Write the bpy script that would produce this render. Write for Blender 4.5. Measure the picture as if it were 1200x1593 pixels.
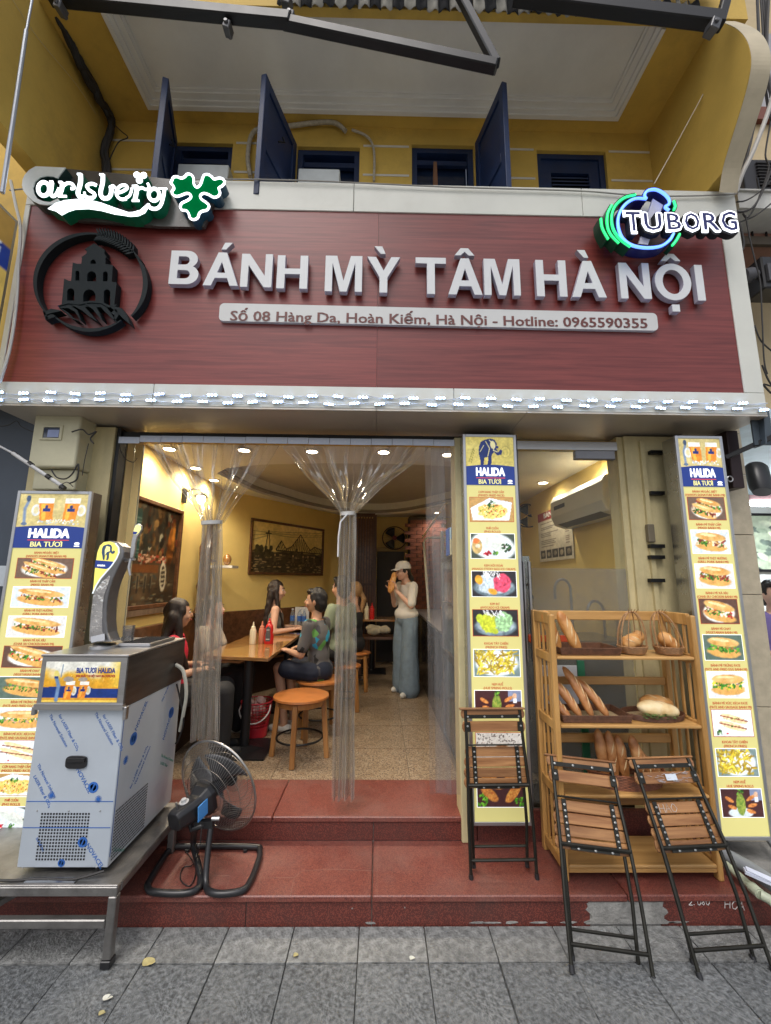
import bpy, bmesh, math, random
import numpy as np
from math import radians, sin, cos, pi
from mathutils import Vector, Matrix, Euler
from mathutils.geometry import tessellate_polygon

for o in list(bpy.data.objects): bpy.data.objects.remove(o)
SC = bpy.context.scene
COL = SC.collection
random.seed(7); RNG = np.random.default_rng(11)

# ------------------------------------------------------------------ camera
F = 642.0; CAMH = 1.65
PITCH, YAW, ROLL = radians(9.4), radians(0.8), radians(0.5)
_cy, _sy = cos(YAW), sin(YAW)
c_f = Vector((_sy*cos(PITCH), _cy*cos(PITCH), sin(PITCH)))
_ri = Vector((_cy, -_sy, 0)); _up = _ri.cross(c_f)
c_r = _ri*cos(ROLL) + _up*sin(ROLL)
c_u = -_ri*sin(ROLL) + _up*cos(ROLL)
CPOS = Vector((0, 0, CAMH))
cam = bpy.data.objects.new('camera', bpy.data.cameras.new('camera'))
COL.objects.link(cam)
m3 = Matrix((c_r, c_u, -c_f)).transposed()
cam.matrix_world = Matrix.Translation(CPOS) @ m3.to_4x4()
cam.data.sensor_fit = 'VERTICAL'; cam.data.sensor_height = 24.0
cam.data.lens = F/1593*24.0
cam.data.clip_start = 0.05; cam.data.clip_end = 1000
SC.camera = cam

# ------------------------------------------------------------------ world, sun, exposure
SUN_EL, SUN_ROT = radians(58), radians(200)
w = bpy.data.worlds.new('World'); SC.world = w; w.use_nodes = True
nt = w.node_tree; nt.nodes.clear()
sky = nt.nodes.new('ShaderNodeTexSky'); sky.sky_type = 'NISHITA'; sky.sun_disc = False
sky.sun_elevation = SUN_EL; sky.sun_rotation = SUN_ROT
sky.air_density = 1.0; sky.dust_density = 4.0; sky.ozone_density = 1.0
hs = nt.nodes.new('ShaderNodeHueSaturation'); hs.inputs['Saturation'].default_value = 0.45
bg = nt.nodes.new('ShaderNodeBackground'); bg.inputs['Strength'].default_value = 0.09
wo = nt.nodes.new('ShaderNodeOutputWorld')
nt.links.new(sky.outputs[0], hs.inputs['Color']); nt.links.new(hs.outputs[0], bg.inputs['Color'])
nt.links.new(bg.outputs[0], wo.inputs['Surface'])
sun = bpy.data.lights.new('sun', 'SUN'); sun.energy = 0.5; sun.angle = radians(30); sun.color = (1, .97, .93)
so = bpy.data.objects.new('sun', sun); COL.objects.link(so)
# rotation 200 deg in the sky: sun stands behind the viewer's left shoulder
sd = Vector((-0.35, -0.75, math.tan(SUN_EL)*0.83)).normalized()
so.rotation_euler = sd.to_track_quat('Z', 'Y').to_euler()
SC.view_settings.view_transform = 'Standard'; SC.view_settings.look = 'None'
SC.view_settings.exposure = 0.95; SC.view_settings.gamma = 1.0; SC.view_settings.use_curve_mapping = False
cy = SC.cycles
cy.max_bounces = 10; cy.diffuse_bounces = 4; cy.glossy_bounces = 4; cy.transmission_bounces = 6
cy.transparent_max_bounces = 40; cy.caustics_reflective = False; cy.caustics_refractive = False
cy.use_denoising = True; cy.sample_clamp_indirect = 4.0

# ------------------------------------------------------------------ pixel of the 1200x1593 photo -> point in the place
def ray(x, y): return c_r*((x-600)/F) + c_u*((796.5-y)/F) + c_f
def at(x, y, X=None, Y=None, Z=None):
    r = ray(x, y)
    t = (X/r.x) if X is not None else (Y/r.y) if Y is not None else ((Z-CAMH)/r.z)
    return CPOS + r*t

# ------------------------------------------------------------------ materials
MATS = {}
def s2l(c): return tuple(((v/255)/12.92 if v/255 <= .04045 else ((v/255+.055)/1.055)**2.4) for v in c)
def mat(name, col=(.5, .5, .5), rough=.5, metal=0., var=.12, vscale=6., bump=0., bscale=60., emit=None, estr=0., stretch=None,
        alpha=1., spec=.5, dirt=0., dirtcol=(.05, .045, .04), detail=6, coat=0., trans=0., dirtscale=2.2, sharp=.2, orand=0.):
    if name in MATS: return MATS[name]
    m = bpy.data.materials.new(name); m.use_nodes = True; MATS[name] = m
    n, l = m.node_tree.nodes, m.node_tree.links
    b = n['Principled BSDF']
    b.inputs['Roughness'].default_value = rough; b.inputs['Metallic'].default_value = metal
    b.inputs['Specular IOR Level'].default_value = spec; b.inputs['Alpha'].default_value = alpha
    b.inputs['Coat Weight'].default_value = coat; b.inputs['Transmission Weight'].default_value = trans
    tc = n.new('ShaderNodeTexCoord'); mp = n.new('ShaderNodeMapping'); l.new(tc.outputs['Object'], mp.inputs[0])
    if stretch: mp.inputs['Scale'].default_value = stretch
    nz = n.new('ShaderNodeTexNoise'); nz.inputs['Scale'].default_value = vscale; nz.inputs['Detail'].default_value = detail
    nz.inputs['Roughness'].default_value = .62
    l.new(mp.outputs[0], nz.inputs['Vector'])
    mx = n.new('ShaderNodeMix'); mx.data_type = 'RGBA'
    mr = n.new('ShaderNodeMapRange'); mr.inputs[1].default_value = .5-sharp; mr.inputs[2].default_value = .5+sharp
    l.new(nz.outputs['Fac'], mr.inputs[0]); l.new(mr.outputs[0], mx.inputs[0])
    mx.inputs[6].default_value = tuple(min(1, c*(1-var)) for c in col)+(1,)
    mx.inputs[7].default_value = tuple(min(1, c*(1+var)) for c in col)+(1,)
    out = mx.outputs[2]
    if dirt:
        n2 = n.new('ShaderNodeTexNoise'); n2.inputs['Scale'].default_value = dirtscale; n2.inputs['Detail'].default_value = 10; n2.inputs['Roughness'].default_value = .72
        l.new(tc.outputs['Object'], n2.inputs['Vector'])
        r2 = n.new('ShaderNodeMapRange'); r2.inputs[1].default_value = .5; r2.inputs[2].default_value = .78; r2.inputs[4].default_value = dirt
        l.new(n2.outputs['Fac'], r2.inputs[0])
        m2 = n.new('ShaderNodeMix'); m2.data_type = 'RGBA'; l.new(r2.outputs[0], m2.inputs[0]); l.new(out, m2.inputs[6])
        m2.inputs[7].default_value = tuple(dirtcol)+(1,); out = m2.outputs[2]
    if orand:
        oi = n.new('ShaderNodeObjectInfo'); ov = n.new('ShaderNodeMapRange'); ov.inputs[3].default_value = 1-orand; ov.inputs[4].default_value = 1+orand; l.new(oi.outputs['Random'], ov.inputs[0])
        hv = n.new('ShaderNodeHueSaturation'); l.new(ov.outputs[0], hv.inputs['Value']); l.new(out, hv.inputs['Color']); out = hv.outputs[0]
    l.new(out, b.inputs['Base Color'])
    r3 = n.new('ShaderNodeMapRange'); r3.inputs[3].default_value = max(0.02, rough-.07); r3.inputs[4].default_value = min(1, rough+.09)
    l.new(nz.outputs['Fac'], r3.inputs[0]); l.new(r3.outputs[0], b.inputs['Roughness'])
    if bump:
        nb = n.new('ShaderNodeTexNoise'); nb.inputs['Scale'].default_value = bscale; nb.inputs['Detail'].default_value = 4
        l.new(mp.outputs[0], nb.inputs['Vector'])
        bm_ = n.new('ShaderNodeBump'); bm_.inputs['Strength'].default_value = bump; bm_.inputs['Distance'].default_value = .01
        l.new(nb.outputs['Fac'], bm_.inputs['Height']); l.new(bm_.outputs[0], b.inputs['Normal'])
    if emit: 
        b.inputs['Emission Color'].default_value = tuple(emit)+(1,); b.inputs['Emission Strength'].default_value = estr
    return m
def wood(name, c1, c2, rough=.45, axis=0, scale=1., bump=.15, coat=0., rings=11.):
    if name in MATS: return MATS[name]
    m = bpy.data.materials.new(name); m.use_nodes = True; MATS[name] = m
    n, l = m.node_tree.nodes, m.node_tree.links; b = n['Principled BSDF']
    b.inputs['Coat Weight'].default_value = coat
    tc = n.new('ShaderNodeTexCoord'); mp = n.new('ShaderNodeMapping'); l.new(tc.outputs['Object'], mp.inputs[0])
    s = [rings*scale]*3; s[axis] = .9*scale; mp.inputs['Scale'].default_value = s
    oi = n.new('ShaderNodeObjectInfo'); ad = n.new('ShaderNodeVectorMath'); ad.operation = 'SCALE'; ad.inputs[3].default_value = 7.
    cb = n.new('ShaderNodeCombineXYZ'); l.new(oi.outputs['Random'], cb.inputs[0]); l.new(oi.outputs['Random'], cb.inputs[1]); l.new(oi.outputs['Random'], cb.inputs[2])
    l.new(cb.outputs[0], ad.inputs[0]); l.new(ad.outputs[0], mp.inputs['Location'])
    nz = n.new('ShaderNodeTexNoise'); nz.inputs['Scale'].default_value = 1.7; nz.inputs['Detail'].default_value = 9; nz.inputs['Roughness'].default_value = .62; nz.inputs['Distortion'].default_value = .5
    l.new(mp.outputs[0], nz.inputs['Vector'])
    cr = n.new('ShaderNodeValToRGB'); cr.color_ramp.elements[0].position = .36; cr.color_ramp.elements[1].position = .64
    cr.color_ramp.elements[0].color = tuple(c1)+(1,); cr.color_ramp.elements[1].color = tuple(c2)+(1,)
    l.new(nz.outputs['Fac'], cr.inputs[0])
    mv = n.new('ShaderNodeHueSaturation'); vr = n.new('ShaderNodeMapRange'); vr.inputs[3].default_value = .82; vr.inputs[4].default_value = 1.16
    l.new(oi.outputs['Random'], vr.inputs[0]); l.new(vr.outputs[0], mv.inputs['Value']); l.new(cr.outputs[0], mv.inputs['Color'])
    l.new(mv.outputs[0], b.inputs['Base Color'])
    b.inputs['Roughness'].default_value = rough
    bp = n.new('ShaderNodeBump'); bp.inputs['Strength'].default_value = bump; bp.inputs['Distance'].default_value = .003
    l.new(nz.outputs['Fac'], bp.inputs['Height']); l.new(bp.outputs[0], b.inputs['Normal'])
    return m
def speckle(name, base, chips, rough=.35, scale=160., amt=.5, dirt=.35, dirtcol=(.05, .03, .03)):
    """terrazzo / granite: small coloured chips in a binder, plus scuffs"""
    if name in MATS: return MATS[name]
    m = bpy.data.materials.new(name); m.use_nodes = True; MATS[name] = m
    n, l = m.node_tree.nodes, m.node_tree.links; b = n['Principled BSDF']
    tc = n.new('ShaderNodeTexCoord')
    vo = n.new('ShaderNodeTexVoronoi'); vo.inputs['Scale'].default_value = scale; l.new(tc.outputs['Object'], vo.inputs['Vector'])
    cr = n.new('ShaderNodeValToRGB'); cr.color_ramp.interpolation = 'CONSTANT'
    els = cr.color_ramp.elements; els[0].position = 0; els[0].color = tuple(base)+(1,)
    for i, c in enumerate(chips):
        e = els[1] if i == 0 else els.new(.5)
        e.position = 1-amt*(len(chips)-i)/len(chips); e.color = tuple(c)+(1,)
    sp = n.new('ShaderNodeSeparateColor'); l.new(vo.outputs['Color'], sp.inputs[0]); l.new(sp.outputs[0], cr.inputs[0])
    nz = n.new('ShaderNodeTexNoise'); nz.inputs['Scale'].default_value = 3.; nz.inputs['Detail'].default_value = 9; nz.inputs['Roughness'].default_value = .7
    l.new(tc.outputs['Object'], nz.inputs['Vector'])
    mr = n.new('ShaderNodeMapRange'); mr.inputs[1].default_value = .45; mr.inputs[2].default_value = .75; mr.inputs[4].default_value = dirt
    l.new(nz.outputs['Fac'], mr.inputs[0])
    mx = n.new('ShaderNodeMix'); mx.data_type = 'RGBA'; l.new(mr.outputs[0], mx.inputs[0]); l.new(cr.outputs[0], mx.inputs[6]); mx.inputs[7].default_value = tuple(dirtcol)+(1,)
    l.new(mx.outputs[2], b.inputs['Base Color'])
    r3 = n.new('ShaderNodeMapRange'); r3.inputs[3].default_value = rough-.1; r3.inputs[4].default_value = rough+.25; l.new(nz.outputs['Fac'], r3.inputs[0]); l.new(r3.outputs[0], b.inputs['Roughness'])
    bp = n.new('ShaderNodeBump'); bp.inputs['Strength'].default_value = .12; bp.inputs['Distance'].default_value = .004; l.new(nz.outputs['Fac'], bp.inputs['Height']); l.new(bp.outputs[0], b.inputs['Normal'])
    return m
def printmat(name, estr=0., rough=.35):
    """flat print: colours come from the mesh's colour attribute"""
    if name in MATS: return MATS[name]
    m = bpy.data.materials.new(name); m.use_nodes = True; MATS[name] = m
    n, l = m.node_tree.nodes, m.node_tree.links; b = n['Principled BSDF']
    a = n.new('ShaderNodeVertexColor'); a.layer_name = 'print'
    l.new(a.outputs[0], b.inputs['Base Color']); b.inputs['Roughness'].default_value = rough
    if estr: l.new(a.outputs[0], b.inputs['Emission Color']); b.inputs['Emission Strength'].default_value = estr
    return m
def plastic_film(name, haze=.16, tint=(.95, .95, .95), gloss=.14, hazecol=(.75, .74, .72), nsc=(30, 30, 2.2)):
    if name in MATS: return MATS[name]
    m = bpy.data.materials.new(name); m.use_nodes = True; MATS[name] = m
    n, l = m.node_tree.nodes, m.node_tree.links; n.remove(n['Principled BSDF'])
    out = n['Material Output']
    tr = n.new('ShaderNodeBsdfTransparent'); tr.inputs[0].default_value = tuple(tint)+(1,)
    df = n.new('ShaderNodeBsdfDiffuse'); df.inputs[0].default_value = tuple(hazecol)+(1,)
    tl = n.new('ShaderNodeBsdfTranslucent'); tl.inputs[0].default_value = tuple(hazecol)+(1,)
    ad = n.new('ShaderNodeMixShader'); ad.inputs[0].default_value = .4; l.new(df.outputs[0], ad.inputs[1]); l.new(tl.outputs[0], ad.inputs[2])
    gl = n.new('ShaderNodeBsdfGlossy'); gl.inputs['Roughness'].default_value = .12; gl.inputs[0].default_value = (1, 1, 1, 1)
    tc = n.new('ShaderNodeTexCoord'); mp = n.new('ShaderNodeMapping'); mp.inputs['Scale'].default_value = nsc
    l.new(tc.outputs['Object'], mp.inputs[0])
    nz = n.new('ShaderNodeTexNoise'); nz.inputs['Scale'].default_value = 1.; nz.inputs['Detail'].default_value = 7; l.new(mp.outputs[0], nz.inputs['Vector'])
    mr = n.new('ShaderNodeMapRange'); mr.inputs[1].default_value = .35; mr.inputs[2].default_value = .7; mr.inputs[3].default_value = haze*.55; mr.inputs[4].default_value = haze*1.7
    l.new(nz.outputs['Fac'], mr.inputs[0])
    m1 = n.new('ShaderNodeMixShader'); l.new(mr.outputs[0], m1.inputs[0]); l.new(tr.outputs[0], m1.inputs[1]); l.new(ad.outputs[0], m1.inputs[2])
    fr = n.new('ShaderNodeLayerWeight'); fr.inputs[0].default_value = .35
    mf = n.new('ShaderNodeMath'); mf.operation = 'MULTIPLY'; mf.inputs[1].default_value = gloss*3; l.new(fr.outputs['Fresnel'], mf.inputs[0])
    bp = n.new('ShaderNodeBump'); bp.inputs['Strength'].default_value = .25; bp.inputs['Distance'].default_value = .01; l.new(nz.outputs['Fac'], bp.inputs['Height']); l.new(bp.outputs[0], gl.inputs['Normal'])
    m2 = n.new('ShaderNodeMixShader'); l.new(mf.outputs[0], m2.inputs[0]); l.new(m1.outputs[0], m2.inputs[1]); l.new(gl.outputs[0], m2.inputs[2])
    l.new(m2.outputs[0], out.inputs[0]); return m
def glow(name, col, st):
    if name in MATS: return MATS[name]
    m = bpy.data.materials.new(name); m.use_nodes = True; MATS[name] = m
    b = m.node_tree.nodes['Principled BSDF']; b.inputs['Base Color'].default_value = tuple(col)+(1,)
    b.inputs['Emission Color'].default_value = tuple(col)+(1,); b.inputs['Emission Strength'].default_value = st
    return m

# ------------------------------------------------------------------ geometry helpers
def V(*a): return Vector(a)
class MB:
    def __init__(s): s.v = []; s.f = []; s.mi = []; s.k = 0
    def add(s, vs, fs, mi=None):
        o = len(s.v); s.v += [tuple(p) for p in vs]; s.f += [tuple(i+o for i in f) for f in fs]
        s.mi += [s.k if mi is None else mi]*len(fs); return s
    def box(s, x0, x1, y0, y1, z0, z1):
        vs = [(x, y, z) for z in (z0, z1) for y in (y0, y1) for x in (x0, x1)]
        return s.add(vs, [(0, 2, 3, 1), (4, 5, 7, 6), (0, 1, 5, 4), (2, 6, 7, 3), (0, 4, 6, 2), (1, 3, 7, 5)])
    def obox(s, c, sz, R=None):
        R = R or Matrix.Identity(3); c = Vector(c)
        vs = [c+R@Vector((x*sz[0]/2, y*sz[1]/2, z*sz[2]/2)) for z in (-1, 1) for y in (-1, 1) for x in (-1, 1)]
        return s.add(vs, [(0, 2, 3, 1), (4, 5, 7, 6), (0, 1, 5, 4), (2, 6, 7, 3), (0, 4, 6, 2), (1, 3, 7, 5)])
    def bar(s, p, q, w_, h, up=(0, 0, 1)):
        p, q = Vector(p), Vector(q); d = (q-p); L = d.length; d.normalize()
        u = Vector(up); x = d.cross(u)
        if x.length < 1e-4: x = d.cross(Vector((1, 0, 0)))
        x.normalize(); z = x.cross(d)
        R = Matrix((x, d, z)).transposed()
        return s.obox((p+q)/2, (w_, L, h), R)
    def quad(s, a, b, c, d): return s.add([a, b, c, d], [(0, 1, 2, 3)])
    def tube(s, pts, r, seg=8, closed=False, caps=True, flat=1.):
        pts = [Vector(p) for p in pts]; n = len(pts)
        rs = r if isinstance(r, (list, tuple)) else [r]*n
        vs = []; prev = None
        for i, p in enumerate(pts):
            a = pts[(i-1) % n] if (closed or i > 0) else p; b = pts[(i+1) % n] if (closed or i < n-1) else p
            t = (b-a)
            if t.length < 1e-9: t = Vector((0, 0, 1))
            t.normalize()
            if prev is None:
                x = t.orthogonal()
            else:
                x = prev-t*prev.dot(t)
                if x.length < 1e-5: x = t.orthogonal()
            x.normalize(); y = t.cross(x); prev = x
            for k in range(seg):
                an = 2*pi*k/seg; vs.append(p+(x*cos(an)+y*sin(an)*flat)*rs[i])
        fs = []
        for i in range(n if closed else n-1):
            j = (i+1) % n
            for k in range(seg): fs.append((i*seg+k, i*seg+(k+1) % seg, j*seg+(k+1) % seg, j*seg+k))
        if caps and not closed:
            fs.append(tuple(range(seg))[::-1]); fs.append(tuple((n-1)*seg+k for k in range(seg)))
        return s.add(vs, fs)
    def lathe(s, prof, o=(0, 0, 0), R=None, seg=24, sx=1., sy=1.):
        R = R or Matrix.Identity(3); o = Vector(o); vs = []
        for r, z in prof:
            for k in range(seg):
                an = 2*pi*k/seg; vs.append(o+R@Vector((r*cos(an)*sx, r*sin(an)*sy, z)))
        n = len(prof); fs = []
        for i in range(n-1):
            for k in range(seg): fs.append((i*seg+k, i*seg+(k+1) % seg, (i+1)*seg+(k+1) % seg, (i+1)*seg+k))
        if prof[0][0] > 1e-5: fs.append(tuple(range(seg))[::-1])
        if prof[-1][0] > 1e-5: fs.append(tuple((n-1)*seg+k for k in range(seg)))
        return s.add(vs, fs)
    def sphere(s, c, r, seg=14, rings=9, R=None):
        r = r if isinstance(r, (tuple, list)) else (r, r, r); c = Vector(c); R = R or Matrix.Identity(3); vs = []; fs = []
        for i in range(rings+1):
            th = pi*i/rings
            for k in range(seg):
                an = 2*pi*k/seg; vs.append(c+R@Vector((r[0]*sin(th)*cos(an), r[1]*sin(th)*sin(an), r[2]*cos(th))))
        for i in range(rings):
            for k in range(seg): fs.append((i*seg+k, (i+1)*seg+k, (i+1)*seg+(k+1) % seg, i*seg+(k+1) % seg))
        return s.add(vs, fs)
    def cap(s, p, r1, q, r2, seg=12):
        p, q = Vector(p), Vector(q); d = q-p; L = d.length
        R = d.to_track_quat('Z', 'Y').to_matrix() if L > 1e-6 else Matrix.Identity(3)
        prof = [(max(1e-6, r1*sin(a)), -r1*cos(a)) for a in (0.0, .4, .8, 1.2, pi/2)]+[(max(1e-6, r2*sin(a)), L-r2*cos(a)) for a in (pi/2, pi-1.2, pi-.8, pi-.4, pi)]
        prof[0] = (1e-4, prof[0][1]); prof[-1] = (1e-4, prof[-1][1])
        return s.lathe(prof, p, R, seg)
    def prism(s, poly, ext, holes=()):
        """front polygon (3D points) pushed along ext"""
        loops = [[Vector(p) for p in poly]]+[[Vector(p) for p in h] for h in holes]
        tris = tessellate_polygon(loops); flat = [p for lp in loops for p in lp]; n = len(flat); ext = Vector(ext)
        fs = [tuple(t) for t in tris]+[tuple(i+n for i in t)[::-1] for t in tris]; o = 0
        for lp in loops:
            k = len(lp)
            for i in range(k): fs.append((o+i, o+(i+1) % k, o+(i+1) % k+n, o+i+n))
            o += k
        return s.add(flat+[p+ext for p in flat], fs)
    def grid(s, fn, nu, nv, closeu=False):
        vs = [fn(i/nu, j/nv) for j in range(nv+1) for i in range(nu+(0 if closeu else 1))]
        w_ = nu+(0 if closeu else 1)
        fs = [(j*w_+i, j*w_+(i+1) % w_, (j+1)*w_+(i+1) % w_, (j+1)*w_+i) for j in range(nv) for i in range(nu)]
        return s.add(vs, fs)
    def mesh(s, name, mats, smooth=False, org=None):
        me = bpy.data.meshes.new(name); o = org or Vector((0, 0, 0))
        me.from_pydata([(x-o[0], y-o[1], z-o[2]) for x, y, z in s.v], [], s.f)
        for m in (mats if isinstance(mats, (list, tuple)) else [mats]): me.materials.append(m)
        if any(s.mi): me.polygons.foreach_set('material_index', s.mi)
        bm = bmesh.new(); bm.from_mesh(me); bmesh.ops.recalc_face_normals(bm, faces=bm.faces); bm.to_mesh(me); bm.free()
        if smooth:
            me.polygons.foreach_set('use_smooth', [True]*len(me.polygons))
            try: me.set_sharp_from_angle(angle=radians(38))
            except Exception: pass
        me.update(); return me

ORG = {}
def link(o): COL.objects.link(o); return o
def tag(o, label=None, cat=None, group=None, kind=None):
    if label: o['label'] = label
    if cat: o['category'] = cat
    if group: o['group'] = group
    if kind: o['kind'] = kind
    return o
def thing(name, label, cat, loc=(0, 0, 0), group=None, kind=None):
    o = link(bpy.data.objects.new(name, None)); o.location = loc; o.empty_display_size = .1
    ORG[o.name] = Vector(loc); return tag(o, label, cat, group, kind)
def build(name, mb, m, parent=None, smooth=False, bevel=0., org=None, seg=1, label=None, solid=0.):
    """one mesh object; coordinates are given in the place, stored relative to the parent's (or its own) origin"""
    if parent is not None: o0 = ORG.get(parent.name, Vector((0, 0, 0)))
    elif org is not None: o0 = Vector(org)
    else:
        a = np.array(mb.v); o0 = Vector(((a[:, 0].min()+a[:, 0].max())/2, (a[:, 1].min()+a[:, 1].max())/2, a[:, 2].min()))
    o = link(bpy.data.objects.new(name, mb.mesh(name, m, smooth, o0)))
    if parent is not None: o.parent = parent
    else: o.location = o0
    ORG[o.name] = o0.copy()
    if solid:
        md = o.modifiers.new('solid', 'SOLIDIFY'); md.thickness = solid
    if bevel:
        md = o.modifiers.new('bevel', 'BEVEL'); md.width = bevel; md.segments = seg; md.limit_method = 'ANGLE'; md.angle_limit = radians(35)
    if label: o['label'] = label
    return o
def piece(name, me, parent, loc, rot=None, scale=None, label=None):
    """a repeated piece that shares its mesh; loc is in the place"""
    o = link(bpy.data.objects.new(name, me)); o0 = ORG.get(parent.name, Vector((0, 0, 0))) if parent else Vector((0, 0, 0))
    o.parent = parent; o.location = Vector(loc)-o0; ORG[o.name] = Vector(loc)
    if rot is not None: o.rotation_euler = rot
    if scale is not None: o.scale = scale
    return o
def copy_tree(o, parent=None):
    c = o.copy(); COL.objects.link(c)
    if parent is not None: c.parent = parent
    for ch in list(o.children): copy_tree(ch, c)
    return c
def struct(name, mb, m, smooth=False, bevel=0., parent=None, org=None):
    o = build(name, mb, m, parent, smooth, bevel, org)
    if parent is None: o['kind'] = 'structure'
    return o

_tc = {}
_HORN = {'Ư': 'U', 'ư': 'u', 'Ơ': 'O', 'ơ': 'o', 'Ớ': 'Ó', 'Ờ': 'Ò', 'Đ': 'D'}
def raw_glyphs(s, res):
    cu = bpy.data.curves.new('t', 'FONT'); cu.body = s; cu.size = 1; cu.resolution_u = res; cu.extrude = .5
    ob = bpy.data.objects.new('t', cu); me = bpy.data.meshes.new_from_object(ob)
    vs = [v.co.copy() for v in me.vertices]; fs = [tuple(p.vertices) for p in me.polygons]
    bpy.data.objects.remove(ob); bpy.data.curves.remove(cu); bpy.data.meshes.remove(me); return vs, fs
def glyphs(s, bold=0., res=2):
    """lettering of cap height about .7; boldness comes from slightly shifted layers"""
    k = (s, round(bold, 3), res)
    if k in _tc: return _tc[k]
    base = ''.join(_HORN.get(c, c) for c in s); v0, f0 = raw_glyphs(base, res); vs, fs = [], []
    extra = []
    for i, c in enumerate(s):
        if c in _HORN:
            pv, _ = raw_glyphs(base[:i+1], 1); cv, _ = raw_glyphs(base[i], 1); x1 = max(v.x for v in pv); x0 = x1-(max(v.x for v in cv)-min(v.x for v in cv)); ht = .68 if c.isupper() else .47
            if c == 'Đ': extra.append((x0-.07, x0+.20, .30, .37))
            else: extra.append((x1-.05, x1+.075, ht-.06, ht+.0)); extra.append((x1+.02, x1+.085, ht-.04, ht+.09))
    sh = [(0, 0)] if bold < .005 else [(-bold, 0), (bold, 0)] if bold < .022 else [(-bold, -bold*.7), (bold, -bold*.7), (-bold, bold*.7), (bold, bold*.7), (0, 0)]
    if bold > .05: sh = [(bold*cos(2*pi*q_/12), bold*sin(2*pi*q_/12)) for q_ in range(12)]+[(0, 0)]
    for j, (dx, dy) in enumerate(sh):
        o = len(vs); vs += [Vector((v.x+dx, v.y+dy, v.z*(1-.03*j))) for v in v0]; fs += [tuple(i+o for i in f) for f in f0]
    for (x0, x1, y0, y1) in extra:
        o = len(vs); vs += [Vector((x, y, z)) for z in (-.42, .42) for x, y in ((x0-bold, y0-bold*.7), (x1+bold, y0-bold*.7), (x1+bold, y1+bold*.7), (x0-bold, y1+bold*.7))]
        fs += [(o+4, o+5, o+6, o+7), (o, o+3, o+2, o+1), (o, o+1, o+5, o+4), (o+1, o+2, o+6, o+5), (o+2, o+3, o+7, o+6), (o+3, o, o+4, o+7)]
    _tc[k] = (vs, fs); return _tc[k]
def text_into(mb, s, o, xdir=(1, 0, 0), ydir=(0, 0, 1), width=None, height=None, depth=.001, bold=.02, align='C', res=2, shear=0., cap_ref=None):
    """adds lettering to mb; o = bottom centre (or left) of the line, measured on the capital letters"""
    if not s: return 0
    vs, fs = glyphs(s, bold, res)
    xs = [v.x for v in vs]; rv, _ = glyphs('H', bold, 1); hb = max(v.y for v in rv)-min(v.y for v in rv); yb = min(v.y for v in rv)
    x0, x1 = min(xs), max(xs)
    sy = (height/hb) if height else None; sx = (width/(x1-x0)) if width else None
    sx = sx or sy; sy = sy or sx
    X, Yv = Vector(xdir).normalized(), Vector(ydir).normalized(); N = X.cross(Yv)
    off = (x0+x1)/2 if align == 'C' else x0
    o = Vector(o)
    mb.add([o+X*((v.x-off+shear*v.y)*sx)+Yv*((v.y-yb)*sy)+N*(v.z*depth+depth/2) for v in vs], fs)
    return (x1-x0)*sx
# broad grotesque capitals drawn as outlines (cap height 1)
def _arc(cx, cy_, rx, ry, a0, a1, n=8): return [(cx+rx*cos(radians(a0+(a1-a0)*i/n)), cy_+ry*sin(radians(a0+(a1-a0)*i/n))) for i in range(n+1)]
_S = .205
CAPS = {
 'B': (.74, [([(0, 0), (.44, 0)]+_arc(.44, .285, .30, .285, -90, 62)+_arc(.42, .74, .27, .26, -38, 90)+[(0, 1)], [[(.2, .17), (.2, .42), (.40, .42)]+_arc(.40, .295, .12, .125, 90, -90, 6), [(.2, .585), (.2, .83), (.38, .83)]+_arc(.38, .7075, .105, .1225, 90, -90, 6)])]),
 'A': (.90, [([(0, 0), (.215, 0), (.295, .225), (.605, .225), (.685, 0), (.90, 0), (.56, 1), (.34, 1)], [[(.352, .39), (.45, .70), (.548, .39)]])]),
 'N': (.80, [([(0, 0), (.19, 0), (.19, .65), (.60, 0), (.80, 0), (.80, 1), (.61, 1), (.61, .35), (.205, 1), (0, 1)], [])]),
 'H': (.79, [([(0, 0), (_S, 0), (_S, .43), (.585, .43), (.585, 0), (.79, 0), (.79, 1), (.585, 1), (.585, .605), (_S, .605), (_S, 1), (0, 1)], [])]),
 'M': (.95, [([(0, 0), (.185, 0), (.185, .78), (.385, 0), (.565, 0), (.765, .78), (.765, 0), (.95, 0), (.95, 1), (.65, 1), (.475, .31), (.30, 1), (0, 1)], [])]),
 'Y': (.86, [([(.325, 0), (.53, 0), (.53, .42), (.86, 1), (.625, 1), (.43, .62), (.235, 1), (0, 1), (.325, .42)], [])]),
 'T': (.80, [([(.297, 0), (.503, 0), (.503, .83), (.80, .83), (.80, 1), (0, 1), (0, .83), (.297, .83)], [])]),
 'O': (.96, [(_arc(.48, .5, .48, .515, 0, 352, 27), [_arc(.48, .5, .27, .335, 0, 345, 23)])]),
 'I': (.205, [([(0, 0), (_S, 0), (_S, 1), (0, 1)], [])]),
}
ACC = {'Á': ('A', [[(.40, 1.08), (.53, 1.08), (.70, 1.30), (.49, 1.30)]]), 'À': ('A', [[(.50, 1.08), (.37, 1.08), (.20, 1.30), (.41, 1.30)]]), 'Ỳ': ('Y', [[(.48, 1.08), (.35, 1.08), (.18, 1.30), (.39, 1.30)]]),
       'Â': ('A', [[(.18, 1.07), (.34, 1.07), (.45, 1.17), (.56, 1.07), (.72, 1.07), (.55, 1.28), (.35, 1.28)]]), 'Ộ': ('O', [[(.21, 1.08), (.37, 1.08), (.48, 1.18), (.59, 1.08), (.75, 1.08), (.58, 1.29), (.38, 1.29)], [(.38, -.32), (.58, -.32), (.58, -.12), (.38, -.12)]])}
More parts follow.
